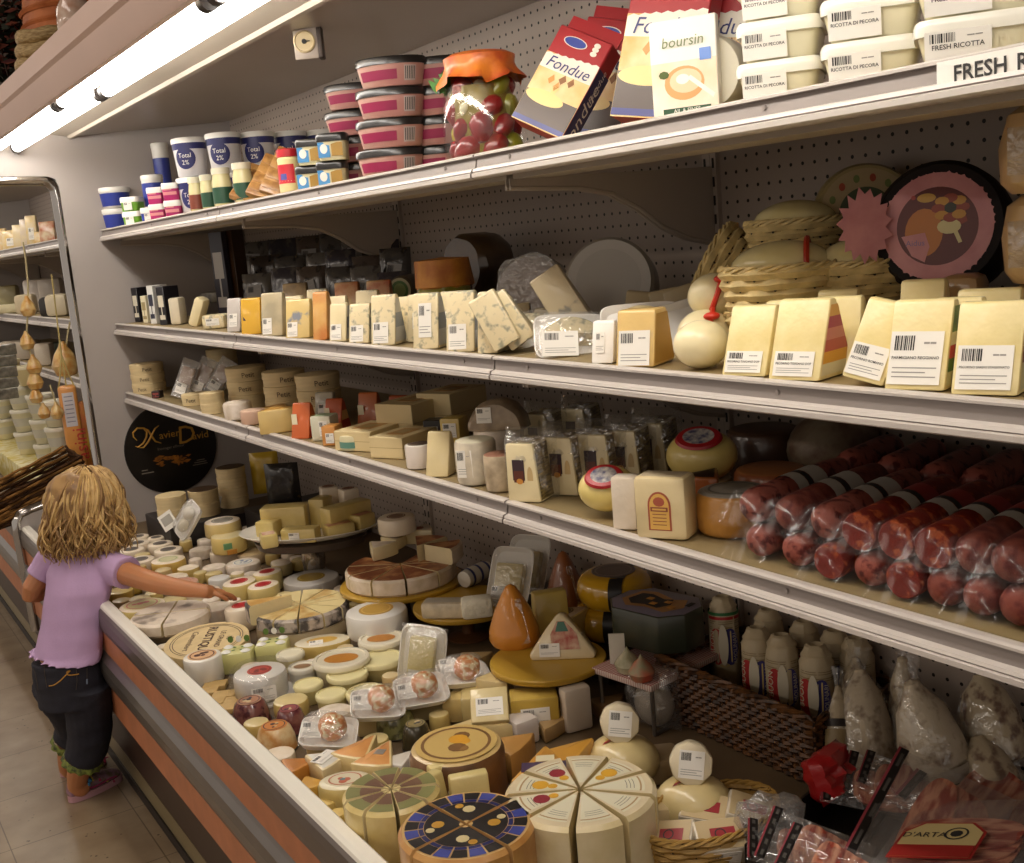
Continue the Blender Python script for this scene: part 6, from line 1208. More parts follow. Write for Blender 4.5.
for px, py, w, d, h, rz, tp, lb in ((300, 527, .1, .05, .04, -20, PLT, 'long pale wedge with a label at the front of the platter'), (268, 533, .045, .05, .038, 10, M('#b56a50', .45, col2='#d8b9a0', vs=40), 'piece with a reddish top at the left front of the platter'), (284, 505, .13, .06, .075, -14, PLT, 'thick pale block lying across the left of the platter'), (345, 503, .14, .055, .075, 32, PLT, 'long pale wedge lying raised at the right of the platter'), (338, 523, .08, .05, .035, 20, M('#a96b46', .45, col2='#c99a70', vs=30), 'piece with brown top at the middle front of the platter'), (360, 513, .06, .06, .045, 40, M('#a5583c', .45, col2='#c08a6a', vs=30), 'piece with russet top at the right rim of the platter'), (268, 520, .06, .05, .045, -30, PLT, 'pale piece at the left rim of the platter'), (320, 497, .06, .05, .085, 60, PLT, 'upright pale piece at the back of the platter'), (348, 488, .05, .05, .09, 20, RINDW, 'white topped cheese furthest back on the platter'), (328, 486, .05, .05, .095, 10, RINDW, 'second white topped cheese at the back of the platter')):
    T('platter_cheese', lb, 'cheese', onp(px, py, h), R(rz)-.4, 'cut cheeses on the white platter', block(w, d, h, PLT if tp is not RINDW else IV, .006, None, tp)+([('price_label', lab(.03, .022, MT(-.01, -d/2-.001, h*.5), None, 2), LABM)] if px in (300, ) else [])+([disc_label(.018, h, [M('#8a5f4a', .5), M('#c9b090', .5)])] if tp is RINDW else []))
# packets behind the platter against the end panel
placex(lambda w, d, h: [('packet', crumple(w, h, .03, 4, 8, 10, .006), [M('#c2a12e', .3, coat=.6, bump=.4, bs=25)])], 254, 282, 452, 1.30, DECK+.1, 'yellow_packet', 'tall yellow packet standing behind the platter', 'packet', None, .03, 60)
placex(lambda w, d, h: [('packet', crumple(w, h, .04, 9, 8, 10, .008), [M('#23201e', .35, coat=.5, bump=.5, bs=50, col2='#5a4a26', vs=50, lo=.32, hi=.38)])], 268, 303, 463, 1.26, DECK+.11, 'black_packet', 'black and gold packet standing behind the platter', 'packet', None, .03, 50)
b = MB(); b.box((0, 0, .05), (.3, .3, .1), 0, .004); P = at(285, 500, z=.6); T('black_riser', 'black riser box in the far corner under the packets', 'riser', Vector((1.31, 3.42, DECK)), 0, None, [('box', b, [M('#1f1a18', .5)])])
b = MB(); b.box((0, 0, .0375), (.28, .3, .075), 0, .004); T('black_riser', 'black low tray at the end panel carrying the wooden boxes', 'riser', Vector((1.06, 3.76, DECK)), 0, None, [('box', b, [M('#262120', .45)])])
for px, py, n, rr, lb in ((174, 512, 2, .05, 'nearest the child on the black tray'), (206, 506, 2, .05, 'in the middle of the black tray')):
    P = at(px, py+8, z=DECK+.076); P.z = DECK+.0755
    for k in range(n): T('wooden_cheese_box', '%s round wooden box of the stack %s' % (('bottom', 'top')[k], lb), 'cheese box', P+Vector((0, 0, .0445*k)), rz_of(50), 'round wooden boxes on the black tray', one_box(rr, .044, WOODD if px > 200 and k == 1 else None))
P = at(235, 505, z=DECK+.076); P.z = DECK+.0755; P.y = min(P.y, 3.88)
for k in range(4): T('wooden_cheese_box', '%s round wooden box of the tall stack beside the yellow packet' % ordn[k] if k < 3 else 'top round wooden box of the tall stack beside the yellow packet', 'cheese box', P+Vector((0, 0, .0345*k)), rz_of(50+20*k), 'round wooden boxes on the black tray', one_box(.05, .034, WOODD if k == 3 else None))
P = at(193, 535, z=DECK+.09); ps = tray_pack(.12, .08, ((lambda b: (b.ball((-.02, 0, .018), (.022, .02, .016)), b.ball((.022, .004, .018), (.022, .022, .016)), b)[-1])(MB()), [M('#d8cdb0', .4, coat=.4)]), None, .034, FILMY); T('cheese_tray', 'shiny white foam tray leaning on the wooden boxes by the child', 'cheese tray', P+Vector((0, 0, .045)), rz_of(60), None, ps, 40, -55)
for px, py, ro, lb in ((172, 528, -30, 'white crumpled paper tag leaning on the first wooden stack'), (212, 512, 12, 'white printed card standing before the dark topped stack')):
    P = at(px, py, z=DECK+.08); b = MB(); b.box((0, 0, .028), (.05, .003, .056), 0); b.box((0, -.0018, .03), (.036, .0006, .03), 1); T('paper_card', lb, 'card', P, rz_of(60), 'white cards on the black tray', [('card', b, [PAPER, M('#a8a49a', .5)])], -20, ro)
rc(222, 520, 36, .05, wrapped('#d9c783'), IVT, 'pale yellow cheese at the back right of the black tray', lblm=GRL, lr=.6, base=DECK+.0755); rc(228, 534, 35, .055, wrapped('#dfcb7a'), wrapped('#d9cf9c'), 'yellow cheese with green sticker at the right of the black tray', base=DECK+.04, extra=lambda r, h: [('sticker', (lambda b: (b.box((-r*.35, -r*.93, h*.55), (.03, .006, .018), 0), b.box((-r*.2, -r*.97, h*.2), (.03, .004, .014), 1), b)[-1])(MB()), [M('#6a9a6a', .4), M('#c98a35', .4)])]); rc(228, 545, 34, .04, IV, IVT, 'cream cheese under the one with green sticker'); rc(252, 536, 28, .05, wrapped('#d2c484'), IVT, 'yellow rimmed cheese just left of the platter')
# second stand: brown topped cut wheel on a yellow board
Bp, Br = board_stand(402, 580, DECK+.095, .155, 'round yellow board with brown topped cut wheel', YB, grp=None)
BTOP = M('#8a4f30', .5, col2='#c08a5a', vs=22, lo=.38, hi=.55, bump=.3); WR = cheesem('#e3dbc6', '#cbbf9f', 30)
for i in range(10):
    if i in (2, 3): continue
    T('cheese_slice', 'slice of the brown topped wheel on the yellow board', 'cheese', Bp.copy(), R(-40), 'slices of the brown topped wheel', [slice_(.135, .042, i*36, i*36+36, WR, PALE, BTOP, .0016), ('side_label', (lambda b: (b.lathe([(.1372, .012), (.1372, .032)], 4, R(i*36+8), R(i*36+28)), b)[-1])(MB()), [M('#d5d2cb', .4)])])
for a, r0, lb, rr in ((70, .03, 'large brown topped slice lying on the cut wheel at the right', .125), (-15, .02, 'brown topped slice stacked at the right edge of the cut wheel', .12)):
    T('cheese_slice', lb, 'cheese', Bp+Vector((CR.x*.045*(1 if a > 0 else 1.5), CR.y*.045, .0425)), R(a-60), None, [slice_(rr*.8, .042, 0, 55, WR, PALE, BTOP)])
for px, py, w, h, lb, rz in ((378, 543, .06, .035, 'pale slice stacked at the left of the cut wheel', 10), (392, 536, .055, .03, 'wrapped white slice leaning on the stacked ones', 40), (418, 528, .06, .04, 'slice with russet mark at the back of the cut wheel', 70)):
    P = at(px, py, z=Bp.z+.0425+h); P.z = Bp.z+.0425; T('cheese_slice', lb, 'cheese', P, R(rz), None, lying(w*1.4, w*1.2, h, PALE, RINDW)+([disc_label(.015, h, [M('#8f4a34', .5), M('#b98a6a', .5)])] if px == 418 else []))
rc(396, 516, 38, .045, IV, IVT, 'round white cheese with brown stamp on top of the stacked slices', base=Bp.z+.08, lblm=[M('#8a6a55', .5), M('#c9b69a', .5)], lr=.5)
# third board: goat cheese, striped sweet shaped pack, foam trays behind
Cp, Cr = board_stand(466, 602, DECK+.085, .125, 'round yellow board with white crusted log, middle of three', YB)
P = at(452, 600, z=Cp.z+.04); P.z = Cp.z; T('crusted_log', 'grey topped piece beside a white crusted block on the middle board', 'cheese', P+Vector((-.01, .02, 0)), R(-45), None, block(.1, .05, .038, wrapped('#d9d0b0', '#b5ab90', 30), .008, None, M('#a9a090', .45))); P = at(476, 597, z=Cp.z+.045); P.z = Cp.z; T('crusted_block', 'white crusted block at the right of the middle board', 'cheese', P, R(-28), None, block(.07, .045, .045, M('#e3ddc8', .5, bump=.8, bs=110), .008))
P = at(480, 577, z=Cp.z+.02); b = MB(); b.T = Matrix.Rotation(R(90), 4, 'Y'); b.lathe([(0, -.05), (.02, -.045), (.023, -.02), (.023, .025), (.02, .045), (0, .05)], 20, jit=.05); b2 = MB(); b2.T = Matrix.Rotation(R(90), 4, 'Y')
for z in (-.03, .0, .03): b2.lathe([(.0236, z-.004), (.0236, z+.004)], 20)
T('wrapped_log', 'white wrapped log with blue stripes at the back of the middle board', 'cheese', Vector((P.x, P.y+.02, Cp.z+.023)), R(20), None, [('log', b, [M('#d8d3c6', .4, coat=.4)]), ('blue_stripes', b2, [M('#35407a', .4)])])
for px, py, lb, hh in ((513, 578, 'white foam tray with pale block, upright against the pegboard', .0), (530, 565, 'white foam tray standing behind the other by the pegboard', .0)):
    P = at(px, py, z=DECK+.15); ps = tray_pack(.11, .14, ((lambda b: (b.box((0, -.012, .014), (.07, .085, .02), 0, .004), b)[-1])(MB()), [wrapped('#dcd29a')]), (.035, .03, MT(-.02, -.04, .026, rx=-88), ), .028)
    T('cheese_tray', lb, 'cheese tray', Vector((P.x, P.y, DECK+.15)), R(-62), 'upright foam trays by the pegboard', ps, 62, 0)
b = MB(); b.box((0, 0, .04), (.14, .2, .08), 0, .003); T('black_riser', 'dark riser under the upright foam trays by the pegboard', 'riser', Vector((1.37, 2.2, DECK)), 0, None, [('box', b, [M('#2a2018', .5)])])
# fourth board: pear and wedge cheeses
Dp, Dr = board_stand(548, 658, DECK+.1, .115, 'round yellow board with the orange pear and labelled wedge', YB)
def pear(px, py, z, r, h, lb, c, P=None):
    P = P or at(px, py, z=z+h*.0); P.z = z; b = MB(); b.lathe([(0, 0), (r*.9, 0), (r, h*.08), (r*.98, h*.25), (r*.72, h*.55), (r*.4, h*.82), (r*.2, h*.96), (0, h)], 30, jit=.04, seed=int(px)); ps = [('cheese', b, [wrapped(c, bump=.5, bs=24)])]
    ps.append(('film_fold', (lambda b: (b.add([(r*.2-.002, -r*.98, h*.1), (r*.2+.02, -r*.94, h*.12), (r*.1+.012, -r*.42, h*.8), (r*.1, -r*.46, h*.8)], [[0, 1, 2, 3]]), b)[-1])(MB()), [FILM])); T('pear_cheese', lb, 'cheese', P, rz_of(face(P)), 'pear shaped wrapped cheeses', ps)
P = at(511, 650, z=Dp.z); pear(511, 650, Dp.z, .052, .125, 'bright orange pear shaped cheese on the right board', '#cf8a2c', P+Vector((.03, .03, 0)))
P = at(563, 662, z=Dp.z); f_ = face(P); b = MB(); b.prism([(-.062, 0), (.062, 0), (.066, .012), (.03, .062), (.006, .09), (-.006, .09), (-.03, .062), (-.066, .012)], -.05, .0, 0, 0, .006); b.v = [Matrix.Rotation(R(90), 4, 'X') @ v for v in b.v]; b2 = MB(); poly(b2, [(-.02, .02), (.035, .02), (.03, .05), (.008, .075), (-.008, .075), (-.022, .05)], -.0012, 0); poly(b2, [(-.012, .055), (.014, .055), (.006, .074), (-.006, .074)], -.0016, 1)
T('labelled_wedge', 'white wedge shaped cheese with red and green label on the right board', 'cheese', P+fwd(f_)*.01, rz_of(f_-6), None, [('cheese', b, [wrapped('#dcd0a4')]), ('printed_label', b2, [M('#a54a3a', .4, col2='#c9a58a', vs=60), M('#3c6a58', .4)]), ('price_label', lab(.04, .026, MT(-.025, -.0018, .02), None, 2), LABM)], -16)
P = at(552, 635, z=Dp.z); T('cheese_block', 'pale yellow block behind the pear and labelled wedge', 'cheese', Vector((P.x+.02, P.y+.03, Dp.z)), R(-20), None, standing(.07, .06, .085, wrapped('#d3bf62'), None, None, None, .03)); 
P = at(545, 592, z=Dp.z+.08); T('soft_cheese', 'white topped piece with grey mark left of the brown pear', 'cheese', Vector((1.26, 1.87, DECK)), R(20), None, lying(.1, .08, .135, wrapped('#cfc183'), RINDW)+[disc_label(.02, .135, [M('#8a7a66', .5), M('#c9bfa5', .5)])])
pear(572, 606, DECK+.0605, .05, .15, 'brown pear shaped cheese by the pegboard', '#8a5226', Vector((1.37, 2.02, DECK+.0605)))
b = MB(); b.box((0, 0, .03), (.2, .3, .06), 0, .003); T('black_riser', 'dark riser under the brown pear and yellow wheels', 'riser', Vector((1.375, 1.9, DECK)), 0, None, [('box', b, [M('#2a2018', .5)])])
# two yellow waxed wheels with a black band
YW = M('#c99a1f', .22, coat=.7, var=.06, vs=6)
for k, (px, py, lb) in enumerate(((610, 625, 'lower yellow waxed wheel with black band'), (615, 592, 'upper yellow waxed wheel with black band and grey label'))):
    r, h = .075-.004*(1-k), .072; P = Vector((1.36+.006*k, 1.85-.02*k, DECK+.0605+k*.0725)); ps = [wheel(r, h, YW, YW, 44, .02, 0, 0, .006)]
    b = MB(); b.box((.02, -.0, h+.0004), (.03, r*1.3, .0008), 0)
    N = 10; Q = []
    for i in range(N+1):
        a = PI*i/N-PI/2; rr = r+.0075 if abs(a) < .9 else r*.99
        Q += [(.006, -(r-.02+.0265*math.cos(a)), h/2+(h/2+.0008)*math.sin(a)), (.034, -(r-.026+.0265*math.cos(a)), h/2+(h/2+.0008)*math.sin(a))]
    b.add(Q, [[2*i, 2*i+1, 2*i+3, 2*i+2] for i in range(N)], 0); ps.append(('black_band', b, [M('#22201f', .3)]))
    if k: ps.append(disc_label(r*.62, h+.001, [M('#6a5c56', .4), M('#8d7c72', .4)], rz=30))
    T('waxed_round_cheese', lb, 'cheese', P, R(-52), 'yellow waxed wheels', ps)
# gingham covered shelf with a boxed cheese
def gingham():
    m = M('#c9b9ae', .6, spec=.2).copy(); nt = m.node_tree; b = nt.nodes['Principled BSDF']; tc = nt.nodes.new('ShaderNodeTexCoord'); ck = []
    for sc_ in (Vector((1, 0, 0)), Vector((0, 1, 0))):
        w = nt.nodes.new('ShaderNodeTexWave'); w.inputs['Scale'].default_value = 55; w.bands_direction = 'X' if sc_.x else 'Y'; nt.links.new(tc.outputs['Object'], w.inputs[0]); s = nt.nodes.new('ShaderNodeMath'); s.operation = 'GREATER_THAN'; s.inputs[1].default_value = .5; nt.links.new(w.outputs['Fac'], s.inputs[0]); ck.append(s.outputs[0])
    a = nt.nodes.new('ShaderNodeMath'); a.operation = 'ADD'; nt.links.new(ck[0], a.inputs[0]); nt.links.new(ck[1], a.inputs[1]); h = nt.nodes.new('ShaderNodeMath'); h.operation = 'MULTIPLY'; h.inputs[1].default_value = .5; nt.links.new(a.outputs[0], h.inputs[0])
    mx = nt.nodes.new('ShaderNodeMix'); mx.data_type = 'RGBA'; nt.links.new(h.outputs[0], mx.inputs[0]); mx.inputs[6].default_value = lin('#cbbcb0'); mx.inputs[7].default_value = lin('#8f2328'); nt.links.new(mx.outputs[2], b.inputs['Base Color']); return m
GZ = DECK+.1; A = at(588, 667, z=GZ); B_ = at(655, 689, z=GZ); ang = math.atan2(B_.y-A.y, B_.x-A.x); mid = (A+B_)/2; o = empty('gingham_stand', (mid.x, mid.y, DECK), (0, 0, ang)); tag(o, 'low stand covered with red and white checked cloth', 'stand')
L = .15; b = MB(); b.box((0, .11, .096), (L, .22, .012), 0, .002); b.build('checked_top', gingham(), o)
for x in (-L/2+.01, L/2-.01): b = MB(); b.tube([(x, .012, 0), (x, .012, .09)], .004, 6); b.tube([(x, .012, .002), (x, .22, .002)], .004, 6); b.build('wire_leg', M('#8a8580', .3, metal=.8), o)
P = Vector((1.318, 1.636, GZ+.02)); b = MB(); hx = [(.098*math.cos(R(a)), .082*math.sin(R(a))) for a in (20, 55, 125, 160, 200, 235, 305, 340)]; b.prism(hx, 0, .075, 0, 1, .003); b2 = MB()
b2.add([(x*.8+.0, y*.8, .0755) for x, y in ((-.08, .05), (-.04, .06), (.03, .035), (.06, .05), (.085, .0), (.06, -.05), (.0, -.04), (-.05, -.055), (-.09, -.02))], [list(range(9))], 0); b2.add([(x*.55-.01, y*.55, .0759) for x, y in ((-.08, .05), (-.04, .06), (.03, .035), (.06, .05), (.085, .0), (.06, -.05), (.0, -.04), (-.05, -.055), (-.09, -.02))], [list(range(9))], 1)
for k in range(4): b2.box((-.02+.022*k, .01*(-1)**k, .0763), (.014, .012, .0006), 2)
b2.box((.068, .02, .0763), (.01, .022, .0006), 3)
T('boxed_cheese', 'dark green and lavender boxed cheese on the checked stand', 'boxed cheese', P, ang+.05, None, [('carton', b, [M('#34382a', .35, coat=.3), M('#857c8d', .4, coat=.3)]), ('top_print', b2, [M('#b5834a', .4), M('#1d1a19', .4), M('#c98a30', .4), INK])])
for i, (px, py, c, lb) in enumerate(((628, 668, '#c9bda0', 'papery garlic coloured bundle at the front of the boxed cheese'), (642, 676, '#b8543c', 'small bundle with an orange tip on the checked stand'), (618, 660, '#d8d2c4', 'white card flap standing beside the boxed cheese'))):
    P = at(px, py, z=GZ+.01); P.z = GZ+.003; b = MB()
    if i < 2: b.lathe([(0, 0), (.02, .002), (.025, .016), (.016, .03), (.006, .04), (0, .05)], 18, jit=.15, seed=i); mats = [M(c, .5, col2='#8d8a6a', vs=30)]
    else: b.box((0, 0, .03), (.03, .003, .06)); mats = [M(c, .4)]
    T(('paper_bundle', 'paper_bundle', 'card_flap')[i], lb, ('bundle', 'bundle', 'card')[i], P, rz_of(50), None, [('bundle' if i < 2 else 'card', b, mats)])
# loose wedges below the boards
for px, py, w, d, h, rz, c, lb, L in ((438, 680, .05, .09, .06, -50, '#d8c98a', 'pale wedge with red and blue print under the third ball tray', 0), (462, 690, .07, .08, .05, -30, '#d6c27c', 'yellow wedge left of the labelled square piece', 0), (533, 692, .09, .06, .075, -30, '#c4a844', 'mustard topped block with foil side behind the labelled square', 1), (500, 672, .06, .09, .085, -60, '#cfbd82', 'pale wedge leaning up toward the yellow board', 0), (574, 686, .055, .03, .085, -10, '#d6cfbb', 'white wrapped square piece under the right board', 2), (482, 720, .1, .05, .05, -40, '#d3c288', 'long pale wedge behind the brown wheel', 0), (548, 715, .09, .07, .03, 20, '#a98c5a', 'flat tan piece with a red sticker behind the yellow wedge', 0), (520, 716, .05, .05, .05, 0, '#d9d4ca', 'crumpled white wrapped piece behind the yellow wedge', 2), (508, 741, .08, .07, .06, 30, '#b98d4a', 'tan wedge between the brown wheel and yellow wedge', 0), (470, 655, .08, .06, .04, 10, '#c9b27a', 'shaded pale wedge under the middle yellow board', 0), (604, 700, .08, .06, .03, 30, '#8a6c44', 'shaded brown piece under the checked stand', 0)):
    m = wrapped(c, bump=.5, bs=30); ps = block(w, d, h, m, .006, (w*.6, h*.5, 0, h*.5) if L == 1 else None, wrapped('#c9ae52') if L == 1 else None) if L else lying(w*1.2, d, h, m, wrapped(c), (w*.55, h*.6, 0) if px in (500, ) else None)
    T('cheese_piece', lb, 'cheese', dk(px, py, h), R(rz), None, ps)
P = at(489, 700, z=DECK+.085); T('labelled_square', 'square cream piece with big white label tilted up before the boards', 'cheese', P+Vector((0, 0, -.012)), R(-32), None, [('cheese', (lambda b: (b.box((0, 0, 0), (.07, .07, .016), 0, .004), b)[-1])(MB()), [wrapped('#d8cb92')]), ('price_label', lab(.05, .036, MT(0, -.005, .0085, rx=-90), None, 3), LABM)], 38, 0)
P = at(478, 702, z=DECK+.045); T('cheese_piece', 'pale block propping up the labelled square', 'cheese', Vector((P.x+.02, P.y+.02, DECK)), R(-32), None, block(.08, .06, .055, wrapped('#d0c07e'), .006))
# ================================================================== right end of the well: baskets, salami, dried sausage, ham
WK = M('#6b4420', .45, col2='#2f1b0c', vs=60, lo=.35, hi=.6); WKD = M('#2a180c', .5)
def wicker(P, rz, w, d, h, rows, lb, grp=None, tilt=0, roll=0, mt=WK, r=.0034, step=.012):
    wv, st, rim, base = rect_weave(w, d, h, rows, r, step, .985); return T('wicker_basket', lb, 'basket', P, rz, grp, [('woven_wall', wv, [mt]), ('stakes', st, [WKD]), ('rim', rim, [mt]), ('basket_base', base, [WKD])], tilt, roll)
wicker(Vector((1.366, 1.382, DECK)), 0, .205, .385, .116, 13, 'dark brown rectangular wicker basket holding paper wrapped salami')
NET = M('#b6a483', .55, col2='#96835f', vs=60, bump=.5, bs=140); PAPR = M('#b9a888', .5, bump=.5, bs=40, var=.12, vs=20)
def paper_salami(P, r, L, lb, tx, t, lean=6, stripes=False):
    b = MB(); b.lathe([(0, 0), (r*.8, .003), (r, .02), (r, L*.72), (r*.99, L*.84), (r*.86, L*.88), (r*.9, L*.91), (r*.7, L*.95), (r*.62, L*.985), (r*.45, L), (r*.3, L*.97), (0, L*.96)], 26, jit=.13, seed=int(P[1]*1e4)); ps = [('paper_wrap', b, [PAPR])]
    b = MB()
    for z in (.70, .72, .76, .78): b.lathe([(r*1.022, L*z), (r*1.024, L*(z+.006))], 26, mis=0)
    ps.append(('gold_lines', b, [M('#7d6a44', .5)])); b = MB(); rq = r*1.03
    def patch(a0, zc, wa, hz, mi, k=1):
        N = 18; b.add([(rq*k*math.cos(R(a0)+wa*math.cos(2*PI*i/N)), rq*k*math.sin(R(a0)+wa*math.cos(2*PI*i/N)), zc+hz*math.sin(2*PI*i/N)) for i in range(N)], [list(range(N))], mi)
    a0 = -100; patch(a0, L*.54, 1.0, L*.2, 3, 1.0); patch(a0-26, L*.54, .56, L*.18, 0, 1.03); patch(a0+26, L*.54, .56, L*.18, 1, 1.036); patch(a0, L*.56, .3, L*.2, 2, 1.07)
    vs, fs, w_ = text_data(tx); sc = L*.075/.7
    if w_*sc > L*.3: sc = L*.3/w_
    b.add([(rq*1.06*math.cos(R(a0+44)-p.y*sc/r), rq*1.06*math.sin(R(a0+44)-p.y*sc/r), L*.52+p.x*sc) for p in vs], fs, 2); vs, fs, w_ = text_data('+G BUON'); sc = L*.06/.7; b.add([(rq*1.06*math.cos(R(a0-42)-p.y*sc/r), rq*1.06*math.sin(R(a0-42)-p.y*sc/r), L*.50+p.x*sc) for p in vs], fs, 2)
    ps.append(('printed_label', b, [M('#a52a2a', .45), M('#3a356f', .45), M('#c9bfa8', .45), M('#b59c62', .45)]))
    if stripes: b = MB(); [b.lathe([(r*1.025, L*z0), (r*1.025, L*z1)], 26, mis=i) for i, (z0, z1) in enumerate(((.80, .83), (.84, .87)))]; ps.append(('stripes', b, [M('#a52a2a', .45), M('#2f6a3a', .45)]))
    T('paper_wrapped_salami', lb, 'salami', P, rz_of(t), 'paper wrapped salami in the wicker basket', ps, -lean)
SP = [(757, 627, .69, 'first in front, nearest the boxed cheese', 0), (783, 635, .69, 'second in front, with red and blue label', 0), (816, 643, .69, 'third in front, with red and blue label', 0), (858, 643, .69, 'fourth in front, nearest the rail', 0), (768, 617, .68, 'first in the back row', 0), (805, 622, .68, 'second in the back row', 0), (835, 629, .68, 'third in the back row', 0), (748, 608, .69, 'at the far back corner with red and green bands', 1)]
for i, (px, py, z, lb, sr) in enumerate(SP):
    P = at(px, py, z=z+.01); L = .19; P.x = min(P.x, 1.425) if i < 4 else 1.432
    if i == 7: P = Vector((1.40, 1.535, 0)); L = .2
    if i < 4: P = onx(px, (1.345, 1.35, 1.355, 1.425)[i], .66)
    else: P = onx(px, 1.425, .66) if i < 7 else P
    P.z = DECK+.006; P.y = min(max(P.y, 1.222), 1.545); paper_salami(P, .0285, L, 'paper wrapped salami '+lb, 'AMOLINARI', 52 if i % 2 else 40, 4, bool(sr))
P = Vector((1.33, 1.51, DECK+.034)); b = tube_end(.16, .028, None, seed=77); T('netted_salami', 'netted salami with green and red band lying in the wicker basket', 'salami', P, R(10), None, [('sausage', b, [NET, NET]), ('band', (lambda b: (setattr(b, 'T', Matrix.Rotation(R(-90), 4, 'X')), b.lathe([(.0292, -.02), (.0292, -.005)], 20, mis=0), b.lathe([(.0292, .0), (.0292, .012)], 20, mis=1), b)[-1])(MB()), [M('#3c6a45', .5), M('#a83232', .5)])])
# clear bag tucked beside the basket
T('clear_pack', 'pale pack in clear film standing against the basket front', 'pack', Vector((1.225, 1.545, DECK)), rz_of(20), None, [('contents', (lambda b: (b.ball((0, 0, .045), (.04, .03, .045)), b)[-1])(MB()), [M('#a39a8c', .4, coat=.5)]), ('film', crumple(.11, .12, .07, 71, 10, 10, .008), [FILM])])
# small straw basket with wrapped packets
ST2 = M('#b08a44', .5, var=.25, vs=50)
wv, st, rim, base = oval_weave(.112, .074, .062, 7, 44, .86, .0024); SBP = Vector((1.012, 1.168, DECK)); T('straw_basket', 'small oval straw basket of red and white packets at the front edge', 'basket', SBP, R(-8), None, [('woven_wall', wv, [ST2]), ('stakes', st, [STRAWD]), ('rim', rim, [ST2]), ('basket_base', base, [ST2])])
def packet(P, rot, lb):
    w, d, h = .072, .052, .042; b = MB(); b.box((0, 0, h/2), (w, d, h), 0, .004); b2 = MB(); b2.box((0, 0, h+.0004), (w*.9, d*.9, .0008), 0); b2.box((.004, .0, h+.0012), (w*.5, d*.36, .0008), 1)
    b2.lathe([(.009, h+.0015), (.007, h+.0018), (.006, h+.0015)], 16, mis=2); ps = [('packet', b, [M('#cfc4b0', .4, coat=.4)]), ('top_print', b2, [M('#c2ac82', .45), M('#95222a', .4), INK]), ('price_label', lab(w*.7, h*.8, MT(0, -d/2-.001, h*.5), None, 3), LABM)]
    o = T('cheese_packet', lb, 'packet', P, 0, 'red and white packets in the straw basket', ps); o.rotation_euler = rot
packet(SBP+Vector((-.055, .005, .018)), (.5, -.2, -1.0), 'red and white packet at the left of the straw basket'); packet(SBP+Vector((.02, .03, .022)), (.4, .1, -.9), 'red and white packet at the back of the straw basket'); packet(SBP+Vector((.062, -.012, .02)), (.3, .3, -.8), 'red and white packet at the right of the straw basket'); packet(SBP+Vector((-.015, -.035, .022)), (.5, 0, -.5), 'white packet with pink ring at the front of the straw basket')
T('clear_pack', 'crumpled clear film on the front of the straw basket', 'pack', SBP+Vector((.055, -.06, .045)), rz_of(60), None, [('film', crumple(.1, .07, .05, 15, 12, 12, .014), [FILMY])], 40)
# dried sausages in clear bags
DRY = M('#bfae8f', .55, col2='#6d4f3b', vs=45, lo=.36, hi=.5, bump=.5, bs=70); DRY2 = M('#c9baa0', .55, col2='#86705a', vs=40, lo=.34, hi=.48, bump=.5, bs=60)
def dried(P, r, L, rot, lb, m=DRY, neck=True, label=None, band=None):
    b = MB(); b.lathe([(0, 0), (r*.55, .004), (r*.9, L*.08), (r, L*.25), (r*.92, L*.48), (r*.68, L*.68), (r*.3, L*.80), (r*.22, L*.84), (0, L*.86)], 26, jit=.1, seed=int(P[1]*999)); ps = [('sausage', b, [m])]
    b = MB(); b.lathe([(r*.3, -.004), (r*1.06, L*.03), (r*1.1, L*.25), (r*1.0, L*.5), (r*.75, L*.7), (r*.2, L*.84), (r*.34, L*.92), (r*.5, L*1.0)], 24, jit=.22, seed=int(P[0]*777)); ps.append(('clear_bag', b, [film_mat(amount=.1, milk=.04, bs=30, bump=.5)]))
    if label: b = MB(); rq = r*1.08; b.lathe([(rq, L*.12), (rq*.99, L*.38)], 10, R(-135), R(-50)); [b.lathe([(rq*1.006, L*(.14+.03*k)), (rq*1.006, L*(.148+.03*k))], 6, R(-120), R(-70), 1) for k in range(6)]; ps.append(('paper_label', b, [M('#a59c8d', .5), INK]))
    if band:
        b = MB()
        for z0, z1, mi in ((.28, .34, 0), (.36, .5, 1), (.52, .58, 0)): b.lathe([(r*1.09, L*z0), (r*1.04, L*z1)], 22, mis=mi)
        ps.append(('label_band', b, [M('#2a2320', .4), M('#8d7a55', .45)]))
    o = T('dried_sausage', lb, 'dried sausage', P, 0, 'dried sausages in clear bags', ps); o.rotation_euler = rot
V = lambda px, py, x: at(px, py, x=x)
def dr(px, py, x, z, r, L, rot, lb, **k): P = onx(px, x, z); P.z = z; dried(P, r, L, rot, lb, **k)
dr(842, 765, 1.262, DECK+.01, .022, .2, (-.35, .42, 0), 'narrow dried sausage with dark bands beside the wicker basket', band=True)
dr(874, 765, 1.305, DECK+.01, .042, .225, (-.35, .30, 0), 'broad dried sausage with oval label, next to the banded one', m=DRY2)
dr(858, 740, 1.37, DECK+.01, .03, .2, (-.2, .25, 0), 'dried sausage half hidden behind the oval labelled one')
dr(956, 775, 1.335, DECK+.005, .052, .26, (-.25, -.12, 0), 'biggest dried sausage with white printed label in the middle', m=DRY2, label=True)
dr(915, 745, 1.4, DECK+.01, .032, .23, (-.1, 0, 0), 'dried sausage in the shadow between the big ones')
dr(1000, 740, 1.405, DECK+.08, .045, .16, (-.3, .1, 0), 'round topped dried sausage at the back right', m=DRY)
dr(1010, 800, 1.345, DECK+.02, .042, .16, (-.5, .15, 0), 'dried sausage at the right edge of the case', m=DRY)
dr(985, 790, 1.37, DECK+.0, .04, .16, (-.2, .3, 0), 'dried sausage under the one at the right edge')
